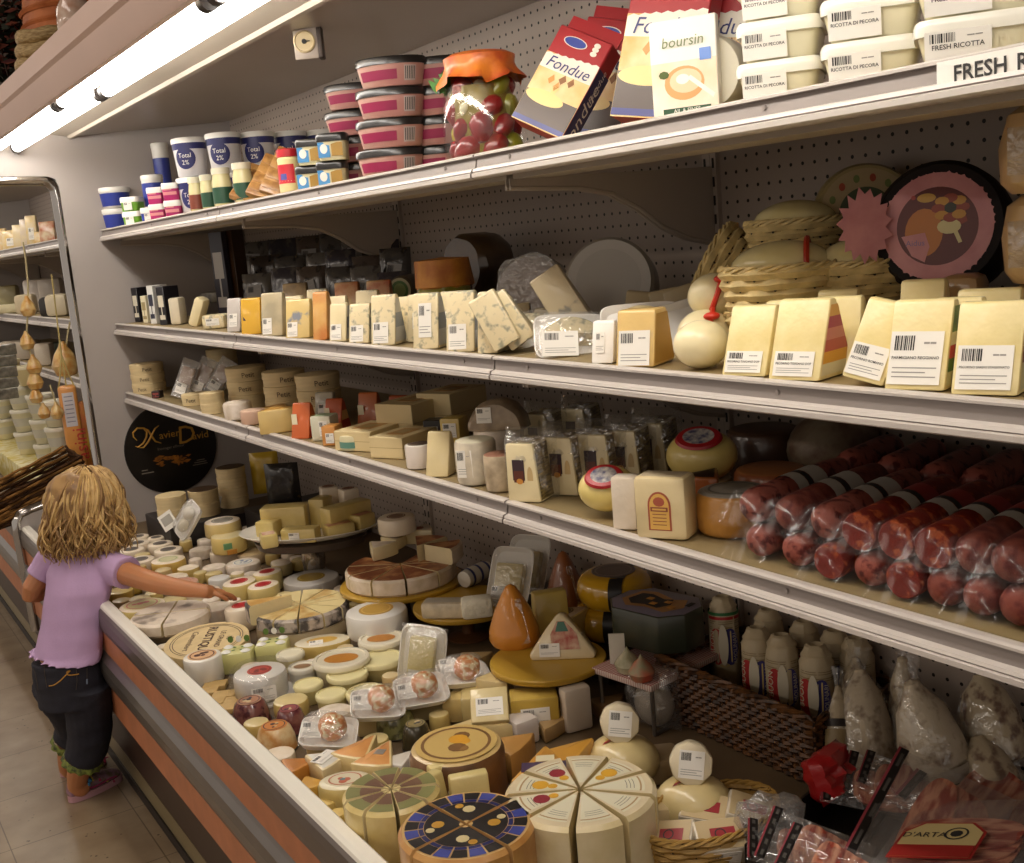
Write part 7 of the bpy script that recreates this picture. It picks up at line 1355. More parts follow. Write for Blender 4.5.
# ham packs in a black board tray
TRB = M('#1d1815', .4); A = at(752, 838, z=.56); B_ = at(812, 788, z=.56); ang = math.atan2(B_.y-A.y, B_.x-A.x)
b = MB(); 
for c, d in (((.115, -.002, .03), (.27, .004, .06)), ((.115, -.338, .03), (.27, .004, .06)), ((-.018, -.17, .03), (.004, .34, .06)), ((.248, -.17, .03), (.004, .34, .06)), ((.115, -.17, .002), (.27, .34, .004))): b.box(c, d)
T('board_tray', 'black edged board tray holding the sliced ham packs', 'tray', Vector((A.x, A.y, DECK)), ang, None, [('tray', b, [TRB])])
HAM = M('#8f3a2c', .3, coat=.6, col2='#c98f72', vs=22, lo=.42, hi=.6, bump=.2, bs=30, stretch=(1, 4, 1)); BAGF = film_mat(amount=.11, milk=.05, bs=14, bump=.6); HEDGE = M('#8a3840', .4)
hu = Vector((math.cos(ang), math.sin(ang), 0)); hv = Vector((math.sin(ang), -math.cos(ang), 0))
def ham(u, v, z, rz, tilt, roll, lb, label=False, w=.15, d=.2, strip=True):
    P = Vector((A.x, A.y, z))+hu*u+hv*v; n = 14; ps = []
    b = MB(); Q = []
    for s in (0, 1):
        for i in range(n+1):
            for j in range(n+1):
                uu, vv = i/n*2-1, j/n*2-1; e = max(0, 1-max(abs(uu), abs(vv))**6); Q.append((uu*w/2, vv*d/2, (.0085*e if s else -.0085*e)+noise.noise(Vector((uu*2.5+u*9, vv*2.5, s*3)))*.006*(.3+e)))
    N1 = (n+1)**2; F = []
    for s in (0, 1):
        for i in range(n):
            for j in range(n): a = s*N1+i*(n+1)+j; f = [a, a+n+1, a+n+2, a+1]; F.append(f if s else f[::-1])
    b.add(Q, F); bag = b
    b = MB(); 
    for k in range(3): b.loft([((0, -d*.12+.012*k, -.0045+.004*k), (w*.40, 0, 0), (0, d*.30-.012*k, 0), .75), ((0, -d*.12+.012*k, -.001+.004*k), (w*.41, 0, 0), (0, d*.31-.012*k, 0), .75)], n=30)
    ps.append(('ham_slices', b, [HAM])); ps.append(('clear_bag', bag, [BAGF]))
    if strip: b = MB(); b.box((0, d*.44, .006), (w*.98, .011, .0016), 0); b.box((0, d*.485, .005), (w*.99, .004, .0012), 1); [b.box((w*(-.4+.2*k), d*.44, .0069), (w*.1, .004, .0004), 2) for k in range(5)]; ps.append(('black_strip', b, [BLACKP, HEDGE, M('#4a4642', .4)]))
    if label:
        b = MB(); b.T = Matrix.Translation((-.015, -d*.16, .0135)); o = [(-.05, -.04), (.05, -.04), (.05, .02), (.03, .042), (-.03, .042), (-.05, .02)]
        b.add([(x*1.08, y*1.08, 0) for x, y in o], [list(range(6))], 0); b.add([(x, y, .0005) for x, y in o], [list(range(6))], 1); b.add([(x, y, .0008) for x, y in ((-.05, -.04), (.05, -.04), (.05, -.012), (-.05, -.012))], [[0, 1, 2, 3]], 0); b.T = b.T @ Matrix.Translation((.018, .016, .001)); b.lathe([(.015, 0), (.0125, .0002)], 24, mis=2); b.lathe([(.008, 0), (0, .0003)], 9, mis=2); b.T = Matrix.Translation((-.015, -d*.16, .0146)); b.text('D\'ARTA', .0115, (-.022, .012, 0), (1, 0, 0), (0, 1, 0), 2); ps.append(('front_label', b, [M('#9c241f', .4), M('#c9b57c', .45), INK]))
    o = T('ham_pack', lb, 'ham pack', P, ang+rz, 'clear packs of sliced ham', ps); o.rotation_euler = (R(tilt), R(roll), ang+rz)
def uv(px, py, z): D_ = at(px, py, z=z)-A; return D_.dot(hu), D_.dot(hv), z
ham(.12, .2, DECK+.03, R(4), 4, -4, 'clear ham pack lowest in the black edged tray', w=.2)
ham(*uv(795, 850, DECK+.07), R(30), 14, -16, 'clear ham pack with short black strip nearest the straw basket', w=.07, d=.13); ham(*uv(815, 852, DECK+.085), R(12), 14, -18, 'clear ham pack with black strip at the front of the tray', w=.09, d=.14); ham(*uv(832, 868, DECK+.1), R(8), 14, -18, 'second clear ham pack with black strip at the front of the tray', w=.08, d=.13)
ham(*uv(872, 790, DECK+.075), R(26), 14, -30, 'clear ham pack leaning at the back beside the red bag', w=.07, d=.15); ham(*uv(893, 785, DECK+.08), R(12), 12, -26, 'clear ham pack leaning at the back below the dried sausages', w=.07, d=.14); ham(*uv(906, 782, DECK+.085), R(8), 12, -26, 'clear ham pack with a short black strip at the back right', w=.06, d=.13)
ham(*uv(925, 838, DECK+.105), R(2), 16, -20, 'large clear ham pack with a long black strip across the tray', w=.24, d=.16); ham(*uv(962, 838, DECK+.135), R(-86), 2, -16, 'large ham pack with cream and red label at the bottom right corner', True, w=.19, d=.2, strip=False)
ham(*uv(985, 800, DECK+.08), R(-12), 14, -22, 'clear ham pack at the right end of the tray', w=.14)
P = at(838, 795, z=DECK+.06); T('red_bag', 'crumpled bright red bag at the back of the black edged tray', 'bag', P, ang, None, [('bag', crumple(.09, .07, .05, 31, 12, 12, .016), [M('#9c1a1c', .35, coat=.5, bump=.4, bs=30)])], -20)
# wire shelf stack of small fillers between the round cheeses and the basket
for px, py, h, c, lb in ((640, 800, .06, '#c9b98a', 'pale block between the white wheel and straw basket'), (655, 752, .045, '#b3a27a', 'shaded block behind the second round wrapped cheese')):
    T('cheese_piece', lb, 'cheese', dk(px, py, h), R(-30), None, block(.08, .07, h, wrapped(c), .008))
# ================================================================== round black sign on the end panel
CX, CZ = 1.100, .752; b = MB(); RT = Matrix.Translation((CX, YE-.0005, CZ)) @ Matrix.Rotation(R(90), 4, 'X'); b.T = RT; b.lathe([(0, 0), (.168, 0), (.170, .004), (.168, .007), (0, .0075)], 64); root = b.build('round_sign', [M('#15110f', .3, coat=.25)]); tag(root, 'round black sign with golden lettering on the white end panel', 'sign')
GO = M('#c08f38', .4, metal=.2); yq = YE-.0093; U, W_ = (1, 0, 0), (0, 0, 1); b = MB()
b.text('avier', .027, (CX-.002, yq, CZ+.050), U, W_, 0); b.text('D', .066, (CX+.058, yq, CZ+.036), U, W_, 0, .1); b.text('avid', .027, (CX+.112, yq, CZ+.027), U, W_, 0)
def stroke(pts, r0): b.tube([(CX+x, yq, CZ+z-.012) for x, z in pts], [r0*(.5+.8*math.sin(PI*i/(len(pts)-1))) for i in range(len(pts))], 6)
stroke([(-.12, .06), (-.13, .075), (-.13, .09), (-.112, .104), (-.09, .1), (-.08, .085), (-.085, .065), (-.1, .045), (-.12, .035), (-.128, .04)], .003); stroke([(-.035, .10), (-.05, .092), (-.065, .07), (-.08, .048), (-.1, .03), (-.115, .032)], .003); stroke([(-.09, .102), (-.075, .09), (-.065, .065), (-.055, .045), (-.035, .035)], .003)
b.build('gold_lettering', GO, root)
b = MB(); b.text('fromager affineur', .010, (CX-.002, yq, CZ+.002), U, W_, 0); [b.box((CX+x, yq, CZ+z), (w_, .0006, .003)) for x, z, w_ in ((-.108, -.066, .022), (-.098, -.077, .044), (.1, -.064, .03), (.098, -.072, .046), (.096, -.08, .056))]; b.build('small_lettering', M('#7d7468', .5), root)
b = MB(); rd = random.Random(12)
for i in range(26):
    x, z = rd.uniform(-.06, .06), rd.uniform(-.02, .012)+(-.04); s = rd.uniform(.004, .011); b.add([(CX+x-s*1.8, yq, CZ+z), (CX+x, yq-.0001*i, CZ+z-s*.7), (CX+x+s*1.8, yq, CZ+z+s*.3), (CX+x, yq-.0001*i, CZ+z+s*.7)], [[0, 1, 2, 3]])
for i in range(7): a = 2*PI*i/7; b.add([(CX+.02, yq-.003, CZ-.05), (CX+.02+.016*math.cos(a-.3), yq-.003, CZ-.05+.016*math.sin(a-.3)), (CX+.02+.021*math.cos(a), yq-.003, CZ-.05+.021*math.sin(a)), (CX+.02+.016*math.cos(a+.3), yq-.003, CZ-.05+.016*math.sin(a+.3))], [[0, 1, 2, 3]])
b.build('orange_emblem', M('#b06f22', .4, col2='#7a4a1a', vs=60), root)
# ================================================================== the further case, seen through the cut-out
for i, (px, x, w, h, c, lb) in enumerate(((4, 1.02, .06, .12, '#cfa857', 'first yellow wedge pack at the left edge of the frame'), (14, 1.03, .09, .10, '#d9bd6a', 'yellow pack with dark mark'), (22, 1.05, .06, .12, '#dccb95', 'cream pack leaning'), (28, 1.02, .04, .13, '#c9bfae', 'red dotted pack'), (35, 1.03, .05, .14, '#d8c27a', 'tall cream and yellow pack'), (42, 1.04, .05, .06, '#d3a92e', 'small bright yellow pack'), (50, 1.06, .07, .10, '#b5623a', 'red brown pack nearest the chrome edge'))):
    P = onx(px, x, S1); T('cheese_pack', lb+' on far top shelf', 'cheese', P, rz_of(60), 'packs on the far case top shelf', standing(w, .06, h, wrapped(c, '#d9cda5', 30), None, (w*.5, h*.4, 0, h*.4) if i in (1, 4) else None, None, .02))
for i, (px, x, w, h, c, lb) in enumerate(((10, 1.0, .2, .05, '#d3cfa5', 'low pale wrapped cheese'), (28, 1.02, .1, .10, '#cfc5a0', 'cream wrapped block'), (8, 1.15, .16, .14, '#b5b283', 'large greenish wrapped round'), (40, 1.12, .12, .17, '#c9c7bb', 'white bagged cheese'), (50, 1.0, .07, .09, '#1f1d1b', 'little black pack'), (60, 1.03, .1, .1, '#d6cfae', 'white wedge nearest the chrome edge'), (55, 1.15, .12, .17, '#bdbbae', 'grey bagged cheese'))):
    P = onx(px, x, S2); T('cheese_pack', lb+' on far middle shelf', 'cheese', P, rz_of(60), 'packs on the far case middle shelf', block(w, .08, h, wrapped(c, bump=.6, bs=25), .02))
for i, (px, x, w, h, c, lb) in enumerate(((16, 1.02, .14, .09, '#c9c3ad', 'white wrapped cheese'), (30, 1.04, .12, .10, '#b9b39d', 'grey wrapped cheese'), (47, 1.02, .08, .11, '#d0cab4', 'white wrapped wedge'), (58, 1.1, .1, .1, '#3a4a36', 'dark green pack nearest the chrome edge'))):
    P = onx(px, x, S3); T('cheese_pack', lb+' on the far case lowest shelf', 'cheese', P, rz_of(60), 'packs on the far case lowest shelf', block(w, .08, h, wrapped(c, bump=.6, bs=25), .015))
b = MB(); b.box((0, 0, .06), (.36, 1.6, .12), 0, .004); T('plain_riser', 'riser with yellow cloth under the rows of tubs in the far case', 'riser', Vector((.90, 5.35, DECK)), 0, None, [('box', b, [M('#c5b03a', .5, col2='#e0d9b0', vs=30)])])
k = 0
for c_, (px) in enumerate((6, 29, 50, 66)):
    for r_ in range(3):
        P = onx(px-2*r_ if False else px, .82, .66); P.z = DECK+.121+.104*r_
        T('spread_tub', ('%s row, %s column of pale tubs in the far case' % (('bottom', 'middle', 'top')[r_], ('first', 'second', 'third', 'fourth')[c_])), 'tub', P, rz_of(75), 'rows of pale tubs in the far case', tub(.042, .056, .103, M('#d9d2b0', .35), M('#dcd7c4', .35), M('#c9c6b5', .4), (.3, .7)))
for c_, px in enumerate((20, 40)):
    P = onx(px, .86, .66); P.z = DECK+.121+.312; T('spread_tub', ('first', 'second')[c_]+' tan lidded tub on top of the pale tubs in the far case', 'tub', P, 0, 'rows of pale tubs in the far case', tub(.042, .054, .09, M('#c9b98a', .35), M('#d9cfae', .35)))
# big hanging yellow cheese with red lettering
P = at(73, 428, y=4.5); o = empty('hanging_cheese', P, (0, 0, R(-12))); tag(o, 'orange hanging slab cheese with white label and red lettering', 'cheese'); w, h = .066, .33
b = MB(); b.box((0, 0, 0), (w, .06, h), 0, .012, 3); b.build('cheese', M('#d9954a', .35, coat=.4, var=.06), o); b = MB(); b.box((.0, -.0305, .075), (w*.62, .001, .13)); [b.box((0, -.0312, .125-.016*k), (w*.45, .0006, .004), 1) for k in range(7)]; b.build('paper_label', [M('#cfc9cc', .5), M('#8d8a96', .5)], o)
b = MB(); b.text('asini', .05, (.022, -.0312, -.06), (0, 0, 1), (-1, 0, 0)); b.build('red_lettering', M('#c2382e', .4), o); b = MB()
for x in (-.03, 0, .03): b.tube([(x, -.02, h/2-.01), (x*.6, 0, h/2+.03), (0, .0, h/2+.12), (.01, .02, h/2+.42)], .003, 5)
b.build('rope', M('#b9a66a', .6), o)
b = MB(); b.box((0, 0, 0), (.03, .05, .3), 0, .004); T('yellow_pack', 'narrow yellow and red pack hanging right behind the orange slab cheese', 'pack', at(87, 440, y=4.5), R(-12), None, [('pack', b, [M('#c9a02c', .4, col2='#b5522a', vs=8)])])
# strings of little cheeses hanging from the far shelves
ROPE = M('#b9ab80', .6)
def hang(pts, yy, lb, sizes):
    o = empty('cheese_string', at(pts[0][0], pts[0][1], y=yy)); tag(o, lb, 'cheese string', 'hanging strings of little cheeses'); L0 = o.location.copy(); Q = [at(x, y, y=yy)-L0 for x, y in pts]; b = MB(); b.tube(Q, .0035, 6); b.build('rope', ROPE, o)
    for i, s in sizes.items():
        b = MB(); b.T = Matrix.Translation(Q[i]); b.lathe([(0, -s), (s*.6, -s*.8), (s*.85, -s*.2), (s*.6, s*.5), (s*.25, s*1.0), (s*.15, s*1.3), (0, s*1.3)], 18, jit=.06, seed=i); b.build('little_cheese', M('#c28a3c', .3, coat=.6, col2='#d9bd80', vs=40), o)
hang(((23, 242), (26, 262), (28, 285), (28, 308), (27, 325), (27, 342), (30, 352), (34, 366), (35, 381), (36, 396), (44, 412)), 4.5, 'long string of little golden cheeses hanging before the shelves', {3: .035, 5: .032, 7: .034, 8: .036, 9: .03, 10: .028})
hang(((70, 322), (67, 338), (65, 362)), 4.6, 'single golden pear shaped cheese hanging on a rope near the chrome edge', {2: .062})
hang(((50, 385), (55, 400), (57, 412)), 4.45, 'small golden cheese hanging left of the orange slab', {2: .03})
for k in range(5):
    P = at(4+k*.5, 350+11*k, y=4.75); b = MB(); b.box((0, 0, 0), (.09, .01, .045), 0, .003); T('strip_pack', ('topmost', 'second', 'third', 'fourth', 'lowest')[k]+' grey and white pack of the hanging strip at the left edge', 'pack', P, R(-10), 'hanging strip of packs', [('pack', b, [M('#9a978c', .35, coat=.5, col2='#3d3d38', vs=30)])], 25)
# twig basket by the divider
TW = M('#4a2f17', .85, col2='#2a190c', vs=40, spec=.15); TW2 = M('#8a6234', .8, spec=.15); P = at(32, 488, y=4.33); rd = random.Random(6); o = empty('twig_basket', P, (0, 0, .08)); tag(o, 'dark twig basket tilted beside the divider in the far case', 'basket'); o.rotation_euler = (R(10), R(-17), .1); o.scale = (.82, .82, .82)
b = MB(); b2 = MB()
for j in range(11):
    z = -.06+.0125*j
    for y in (-.09, .09): (b2 if rd.random() < .25 else b).tube([(-.22+.44*i/8, y*(1+.06*j/10)+rd.uniform(-.004, .004)+.004*(-1)**(i+j), z+rd.uniform(-.004, .004)) for i in range(9)], .0068, 6)
    for x in (-.22, .22): b.tube([(x*(1+.02*j/10)+.003*(-1)**(i+j), -.09+.18*i/4, z+rd.uniform(-.003, .003)) for i in range(5)], .0066, 6)
b.build('dark_twigs', TW, o); b2.build('pale_twigs', TW2, o); b = MB(); b.box((0, 0, -.064), (.44, .18, .006)); b.build('basket_base', TW, o)
# ================================================================== things standing on top of the canopy
ZT = 1.946
def topat(px, py, x): P = at(px, py, x=x); return P
b = MB()
for k in range(3): b.T = Matrix.Translation((0, 0, .02+.036*k)); b.tube([((.085-.006*k)*math.cos(2*PI*i/28), (.085-.006*k)*math.sin(2*PI*i/28), .004*math.sin(i)) for i in range(28)], .019, 10, closed=True)
T('rope_coil', 'thick coil of straw coloured rope on top of the case canopy', 'rope', Vector((.715, 3.28, ZT)), 0, None, [('coil', b, [M('#cdb482', .6, col2='#9a7d4e', vs=60, stretch=(1, 1, 4), bump=.6, bs=90)])])
P = at(66, 8, x=.95); b = MB(); hp = P.z-ZT+.1; b.lathe([(0, 0), (.16, 0), (.22, hp*.3), (.24, hp*.6), (.225, hp*.9), (.2, hp), (.18, hp), (.2, hp*.7), (0, hp*.4)], 40)
for k in range(4): b.lathe([(.238, hp*(.42+.1*k)), (.246, hp*(.44+.1*k)), (.238, hp*(.46+.1*k))], 40)
T('terracotta_pot', 'big orange terracotta pot with ridges behind the rope coil', 'pot', Vector((1.05, P.y+.02, ZT)), 0, None, [('pot', b, [M('#d8824a', .6, col2='#b5622f', vs=14)])])
b = MB(); b.lathe([(0, 0), (.035, 0), (.042, .02), (.04, .06), (.026, .085), (.02, .1), (0, .102)], 24); T('glass_jar', 'shiny pinkish glass jar on top of the canopy beside the rope', 'jar', Vector((.66, 2.76, ZT)), 0, None, [('jar', b, [M('#c9a08a', .15, coat=.8, col2='#e8d5c5', vs=30)])])
rd = random.Random(9); b = MB(); b2 = MB(); st = MB()
for i in range(900):
    p = Vector((max(-.1, min(.1, rd.gauss(0, .06))), max(-.12, min(.12, rd.gauss(0, .07))), .06+abs(rd.gauss(.16, .12)))); a = rd.uniform(0, 6.28); t = rd.uniform(-.6, .8); d = Vector((math.cos(a)*math.cos(t), math.sin(a)*math.cos(t), math.sin(t))); n_ = d.orthogonal().normalized(); s = rd.uniform(.03, .06)
    (b if i % 3 else b2).add([p, p+d*s*.5+n_*s*.3, p+d*s, p+d*s*.5-n_*s*.3], [[0, 1, 2, 3]])
for i in range(12): a = rd.uniform(0, 6.28); st.tube([(0, 0, 0), (.05*math.cos(a), .05*math.sin(a), .12), (.08*math.cos(a), .1*math.sin(a), .26)], .003, 5)
o = empty('artificial_plant', (.82, 4.36, ZT)); tag(o, 'dark green and wine coloured plant on the canopy at the far left', 'plant'); b.build('green_leaves', M('#1e2414', .6), o); b2.build('wine_leaves', M('#4a1f24', .6, col2='#8a4a34', vs=20), o); st.build('stems', M('#3a2a1a', .6), o)
# ================================================================== plain little cheeses filling the gaps of the front well
foot = []
for o in bpy.context.scene.objects:
    if o.parent is None and o.get('category') and 'display' not in o.get('category') and o.location.z < .75 and .58 < o.location.x < 1.45 and 1.2 < o.location.y < 4:
        rr = 0
        for q in [o]+list(o.children):
            if q.type == 'MESH':
                for v in q.data.vertices: rr = max(rr, math.hypot(v.co.x, v.co.y))
        foot.append((o.location.x, o.location.y, min(rr, .12), o.location.z > DECK+.05))
rd = random.Random(33); fm = [(wrapped('#dccf94'), IVT), (IV, IVT), (wrapped('#d2bd70'), wrapped('#d9cb90')), (RINDW, RINDW), (wrapped('#cdb57a'), wrapped('#d6c796'))]; nf = 0
for step in range(5200):
    x, y = rd.uniform(.615, 1.2), rd.uniform(1.45, 3.62); r = rd.choice((.042, .036, .03, .025, .02))
    if x > .62+(y-1.2)*.5 and y < 2.2: continue
    if all(math.hypot(x-a, y-c) > (r+q if not hi else r+.012) for a, c, q, hi in foot):
        foot.append((x, y, r, False)); m = rd.choice(fm); nf += 1
        T('small_cheese', 'little plain cheese filling a gap between the labelled cheeses in the well', 'cheese', Vector((x, y, DECK)), rd.uniform(0, 6), 'little plain cheeses filling gaps in the well', [wheel(r, rd.uniform(.026, .038), m[0], m[1], 20, None, .03, nf)])
        if nf > 120: break
# ================================================================== the child
PH = R(50); FW = Vector((math.sin(PH), math.cos(PH), 0)); LT = Vector((FW.y, -FW.x, 0)); UP = Vector((0, 0, 1))    # facing, her right-hand side
SKIN = M('#b5794f', .5, sss=.15, var=.06, vs=12); SHIRT = M('#c0a0c8', .75, bump=.15, bs=220, var=.06, vs=10); JEAN = M('#1d1c28', .8, bump=.25, bs=400, var=.25, vs=60)
hipc = at(69, 672, y=3.06); chest = at(80, 588, y=3.06); shc = at(81, 556, y=3.08); headc = at(87, 507, y=3.10)
shR = at(108, 567, y=3.02); elR = at(160, 584, z=.628); wrR = at(203, 591, z=.612); haR = at(216, 592, z=.60)
shL = at(52, 563, y=3.19); elL = at(31, 594, y=3.20); wrL = elL+FW*.11+Vector((.02, -.02, -.005))
anN = at(77, 782, z=.055); anF = at(68, 765, z=.05); anN.z = .055; anF.z = .052
knN = Vector(((hipc.x+anN.x)/2+.035, (hipc.y+anN.y)/2-.03, .20)); knF = Vector(((hipc.x+anF.x)/2+.02, (hipc.y+anF.y)/2+.02, .20))
hpN = hipc+LT*.047-UP*.05; hpF = hipc-LT*.047-UP*.05
def remesh(name, build, mat, parent, vox=.004, smooth=3, inflate=0):
    b = MB(); build(b); o = b.build('tmp_'+name, mat, None)
    m = o.modifiers.new('r', 'REMESH'); m.mode = 'VOXEL'; m.voxel_size = vox; m.use_smooth_shade = True
    if smooth: s = o.modifiers.new('s', 'SMOOTH'); s.iterations = smooth; s.factor = .5
    dg = bpy.context.evaluated_depsgraph_get(); me = bpy.data.meshes.new_from_object(o.evaluated_get(dg)); bpy.data.objects.remove(o); me.name = name
    if not me.materials: me.materials.append(mat)
    me.polygons.foreach_set('use_smooth', [True]*len(me.polygons)); q = bpy.data.objects.new(name, me); C.objects.link(q); q.parent = parent; return q
def seg(pts, rad, n=4):
    "smooth a joint path into more points"
    P, Rr = [], []
    for i in range(len(pts)-1):
        p0 = pts[max(i-1, 0)]; p1, p2 = pts[i], pts[i+1]; p3 = pts[min(i+2, len(pts)-1)]
        for k in range(n):
            t = k/n; P.append(.5*((2*p1)+(p2-p0)*t+(2*p0-5*p1+4*p2-p3)*t*t+(3*p1-p0-3*p2+p3)*t**3)); Rr.append(rad[i]+(rad[i+1]-rad[i])*t)
    return P+[pts[-1]], Rr+[rad[-1]]
def limb(b, pts, rad, n=14):
    P, Rr = seg([Vector(p) for p in pts], rad); b.tube(P, Rr, n)
    b.ball(P[0], Rr[0]*.99, 0, 14, 10); b.ball(P[-1], Rr[-1]*.99, 0, 14, 10)
def torso(b, g=0, low=None):
    rows = [(hipc-UP*.06, .07, .058), (hipc-UP*.03-FW*.01, .076, .054), (hipc+UP*.03-FW*.01, .076, .05), (hipc.lerp(chest, .55)-FW*.01, .078, .05), (chest-FW*.006, .082, .052), (chest.lerp(shc, .55), .084, .052), (shc-UP*.012, .080, .05), (shc+UP*.008, .045, .036)]
    if low is not None: rows = [r for r in rows if r[0].z > low]
    b.loft([(c, LT*(a+g), FW*(d+g)) for c, a, d in rows], n=28)
root = empty('person', (anN.x, anN.y, 0)); tag(root, 'small child with curly blonde hair in a lilac shirt reaching into the cheese case', 'person')
root.location = (0, 0, 0)
HF = Vector((math.sin(R(58)), math.cos(R(58)), -.28)).normalized(); HR = HF.cross(UP).normalized(); HU = HR.cross(HF)
palm_n = Vector((0, 0, -1)); hd = (haR-wrR).normalized(); hs = hd.cross(UP).normalized()        # hs: toward the thumb side for a right hand, palm down
def body(b):
    torso(b, -.004); limb(b, [shc-UP*.01, shc.lerp(headc, .45), headc-HU*.03], [.034, .030, .032])
    rows = []
    for i in range(15):
        z = -.088+.176*i/14; q = max(.02, 1-((z-.006)/.095)**2)**.5; jaw = 1-.16*max(0, (-z-.01)/.075); rows.append((z, .076*q*jaw, .083*q*(1-.05*max(0, (-z-.01)/.075))))
    b.loft([(headc+HU*z+HF*(.004 if z < 0 else 0), HR*a, HF*d) for z, a, d in rows], n=30)
    b.ball(headc+HF*.084-HU*.020, (.0095, .0095, .009), 0, 12, 8); b.ball(headc+HF*.060-HU*.055, (.022, .022, .016), 0, 12, 8)
    for s in (-1, 1): b.ball(headc+HR*s*.076-HU*.012, (.011, .014, .02), 0, 12, 8); b.ball(headc+HF*.052+HR*s*.034-HU*.034, .0235, 0, 12, 8)
    limb(b, [shR-LT*.02, shR, elR, wrR, wrR.lerp(haR, .5)], [.034, .034, .0255, .0175, .0165]); limb(b, [shL+LT*.02, shL, elL, wrL], [.034, .034, .026, .018])
    for hp, kn, an in ((hpN, knN, anN), (hpF, knF, anF)): limb(b, [hp, kn, kn.lerp(an, .4)-FW*.006, an, an-UP*.02+FW*.01], [.046, .040, .037, .026, .027])
    # right hand, palm down over the cheeses
    b.loft([(wrR.lerp(haR, .3), hs*.017, UP*.012), (haR-hd*.008, hs*.022, UP*.0115), (haR+hd*.012, hs*.0235, UP*.010), (haR+hd*.022, hs*.021, UP*.008)], n=18)
    for i, (off, L, dr) in enumerate(((.018, .034, .25), (.0065, .038, .32), (-.0055, .036, .42), (-.0165, .028, .55))):
        p0 = haR+hd*.012+hs*off; d1 = (hd+hs*off*6-UP*dr*.6).normalized(); d2 = (hd+hs*off*4-UP*(dr*1.9)).normalized(); d3 = (hd-UP*(dr*3.2)).normalized()
        limb(b, [p0, p0+d1*L*.5, p0+d1*L*.5+d2*L*.32, p0+d1*L*.5+d2*L*.32+d3*L*.28], [.0066, .0062, .0056, .0046], 10)
    p0 = haR-hd*.012+hs*.016; limb(b, [p0, p0+hs*.014+hd*.010-UP*.004, p0+hs*.020+hd*.024-UP*.012], [.0075, .0065, .005], 10)
    hdl = FW; hsl = -LT
    b.loft([(wrL, LT*.015, UP*.012), (wrL+FW*.02, LT*.02, UP*.011), (wrL+FW*.04, LT*.02, UP*.009)], n=16)
    for i in range(4): p0 = wrL+FW*.036+LT*(-.016+.0105*i); limb(b, [p0, p0+FW*.018-UP*.003, p0+FW*.03-UP*.014, p0+FW*.028-UP*.024], [.0064, .006, .0055, .0045], 10)
    p0 = wrL+FW*.012+LT*.016; limb(b, [p0, p0+LT*.014+FW*.012, p0+LT*.016+FW*.026-UP*.006], [.0072, .0062, .005], 10)
bod = remesh('body', body, SKIN, root, .0027, 2)
b = MB(); bw = MB()
for s in (-1, 1): bw.ball(headc+HF*.074+HR*s*.028+HU*.002, (.011, .011, .008), 0, 12, 8); b.ball(headc+HF*.081+HR*s*.028+HU*.002, .0055, 0, 10, 8)
for q, s in ((bw, 'eye_whites'), (b, 'irises')): pass
e1 = MB(); e1.ball(headc+HF*.0705-HR*.028+HU*.002, (.0105, .009, .007), 0, 12, 8); e1.ball(headc+HF*.0765-HR*.028+HU*.001, .0052, 1, 10, 8); e1.build('eye', [M('#e8e2d8', .3), M('#4a6a86', .3)], root)
e2 = MB(); e2.ball(headc+HF*.0705+HR*.028+HU*.002, (.0105, .009, .007), 0, 12, 8); e2.ball(headc+HF*.0765+HR*.028+HU*.001, .0052, 1, 10, 8); e2.build('eye', [M('#e8e2d8', .3), M('#4a6a86', .3)], root)
b = MB(); b.tube([headc+HF*(.0815-.0022*t*t)-HU*(.043-.0012*t*t)+HR*.007*t for t in (-2, -1, 0, 1, 2)], .0024, 6); b.build('mouth', M('#a8574f', .5), root)
# shirt with short sleeves, open at the hem
def shirt(b):
    k_ = FW*-.012
    rows = [(at(67, 655, y=3.055)+k_, .100, .070), (hipc.lerp(chest, .25)+k_, .096, .066), (hipc.lerp(chest, .55)+k_, .092, .062), (chest+k_*.5, .094, .066), (chest.lerp(shc, .55), .095, .066), (shc-UP*.010, .085, .056), (shc+UP*.010, .052, .042)]
    tilt = Vector((0, 0, .02)); b.loft([(c, LT*a-(tilt*.9 if i == 0 else tilt*0), FW*d) for i, (c, a, d) in enumerate(rows)], n=30)
    dR = (elR-shR).normalized(); dL = (elL-shL).normalized()
    b.tube([shR-dR*.05, shR-dR*.01, shR+dR*.035, shR+dR*.085], [.046, .044, .0425, .045], 16); b.tube([shL-dL*.045, shL, shL+dL*.03, shL+dL*.05], [.044, .047, .045, .045], 16)
sh = remesh('shirt', shirt, SHIRT, root, .0042, 3)
for v in sh.data.vertices:      # soft folds
    n_ = v.normal; f_ = noise.noise(Vector((v.co.x*9, v.co.y*9, v.co.z*26)))*.0032*(1 if v.co.z > hipc.z+.06 else .4)+noise.noise(Vector((v.co.x*30+5, v.co.y*30, v.co.z*14)))*.0018; v.co += n_*f_
b = MB(); b.loft([(shc+UP*.016, LT*.047, FW*.038), (shc+UP*.022, LT*.045, FW*.036), (shc+UP*.016, LT*.041, FW*.033)], n=26, cap=False); b.build('neck_binding', M('#a583ad', .75), root)
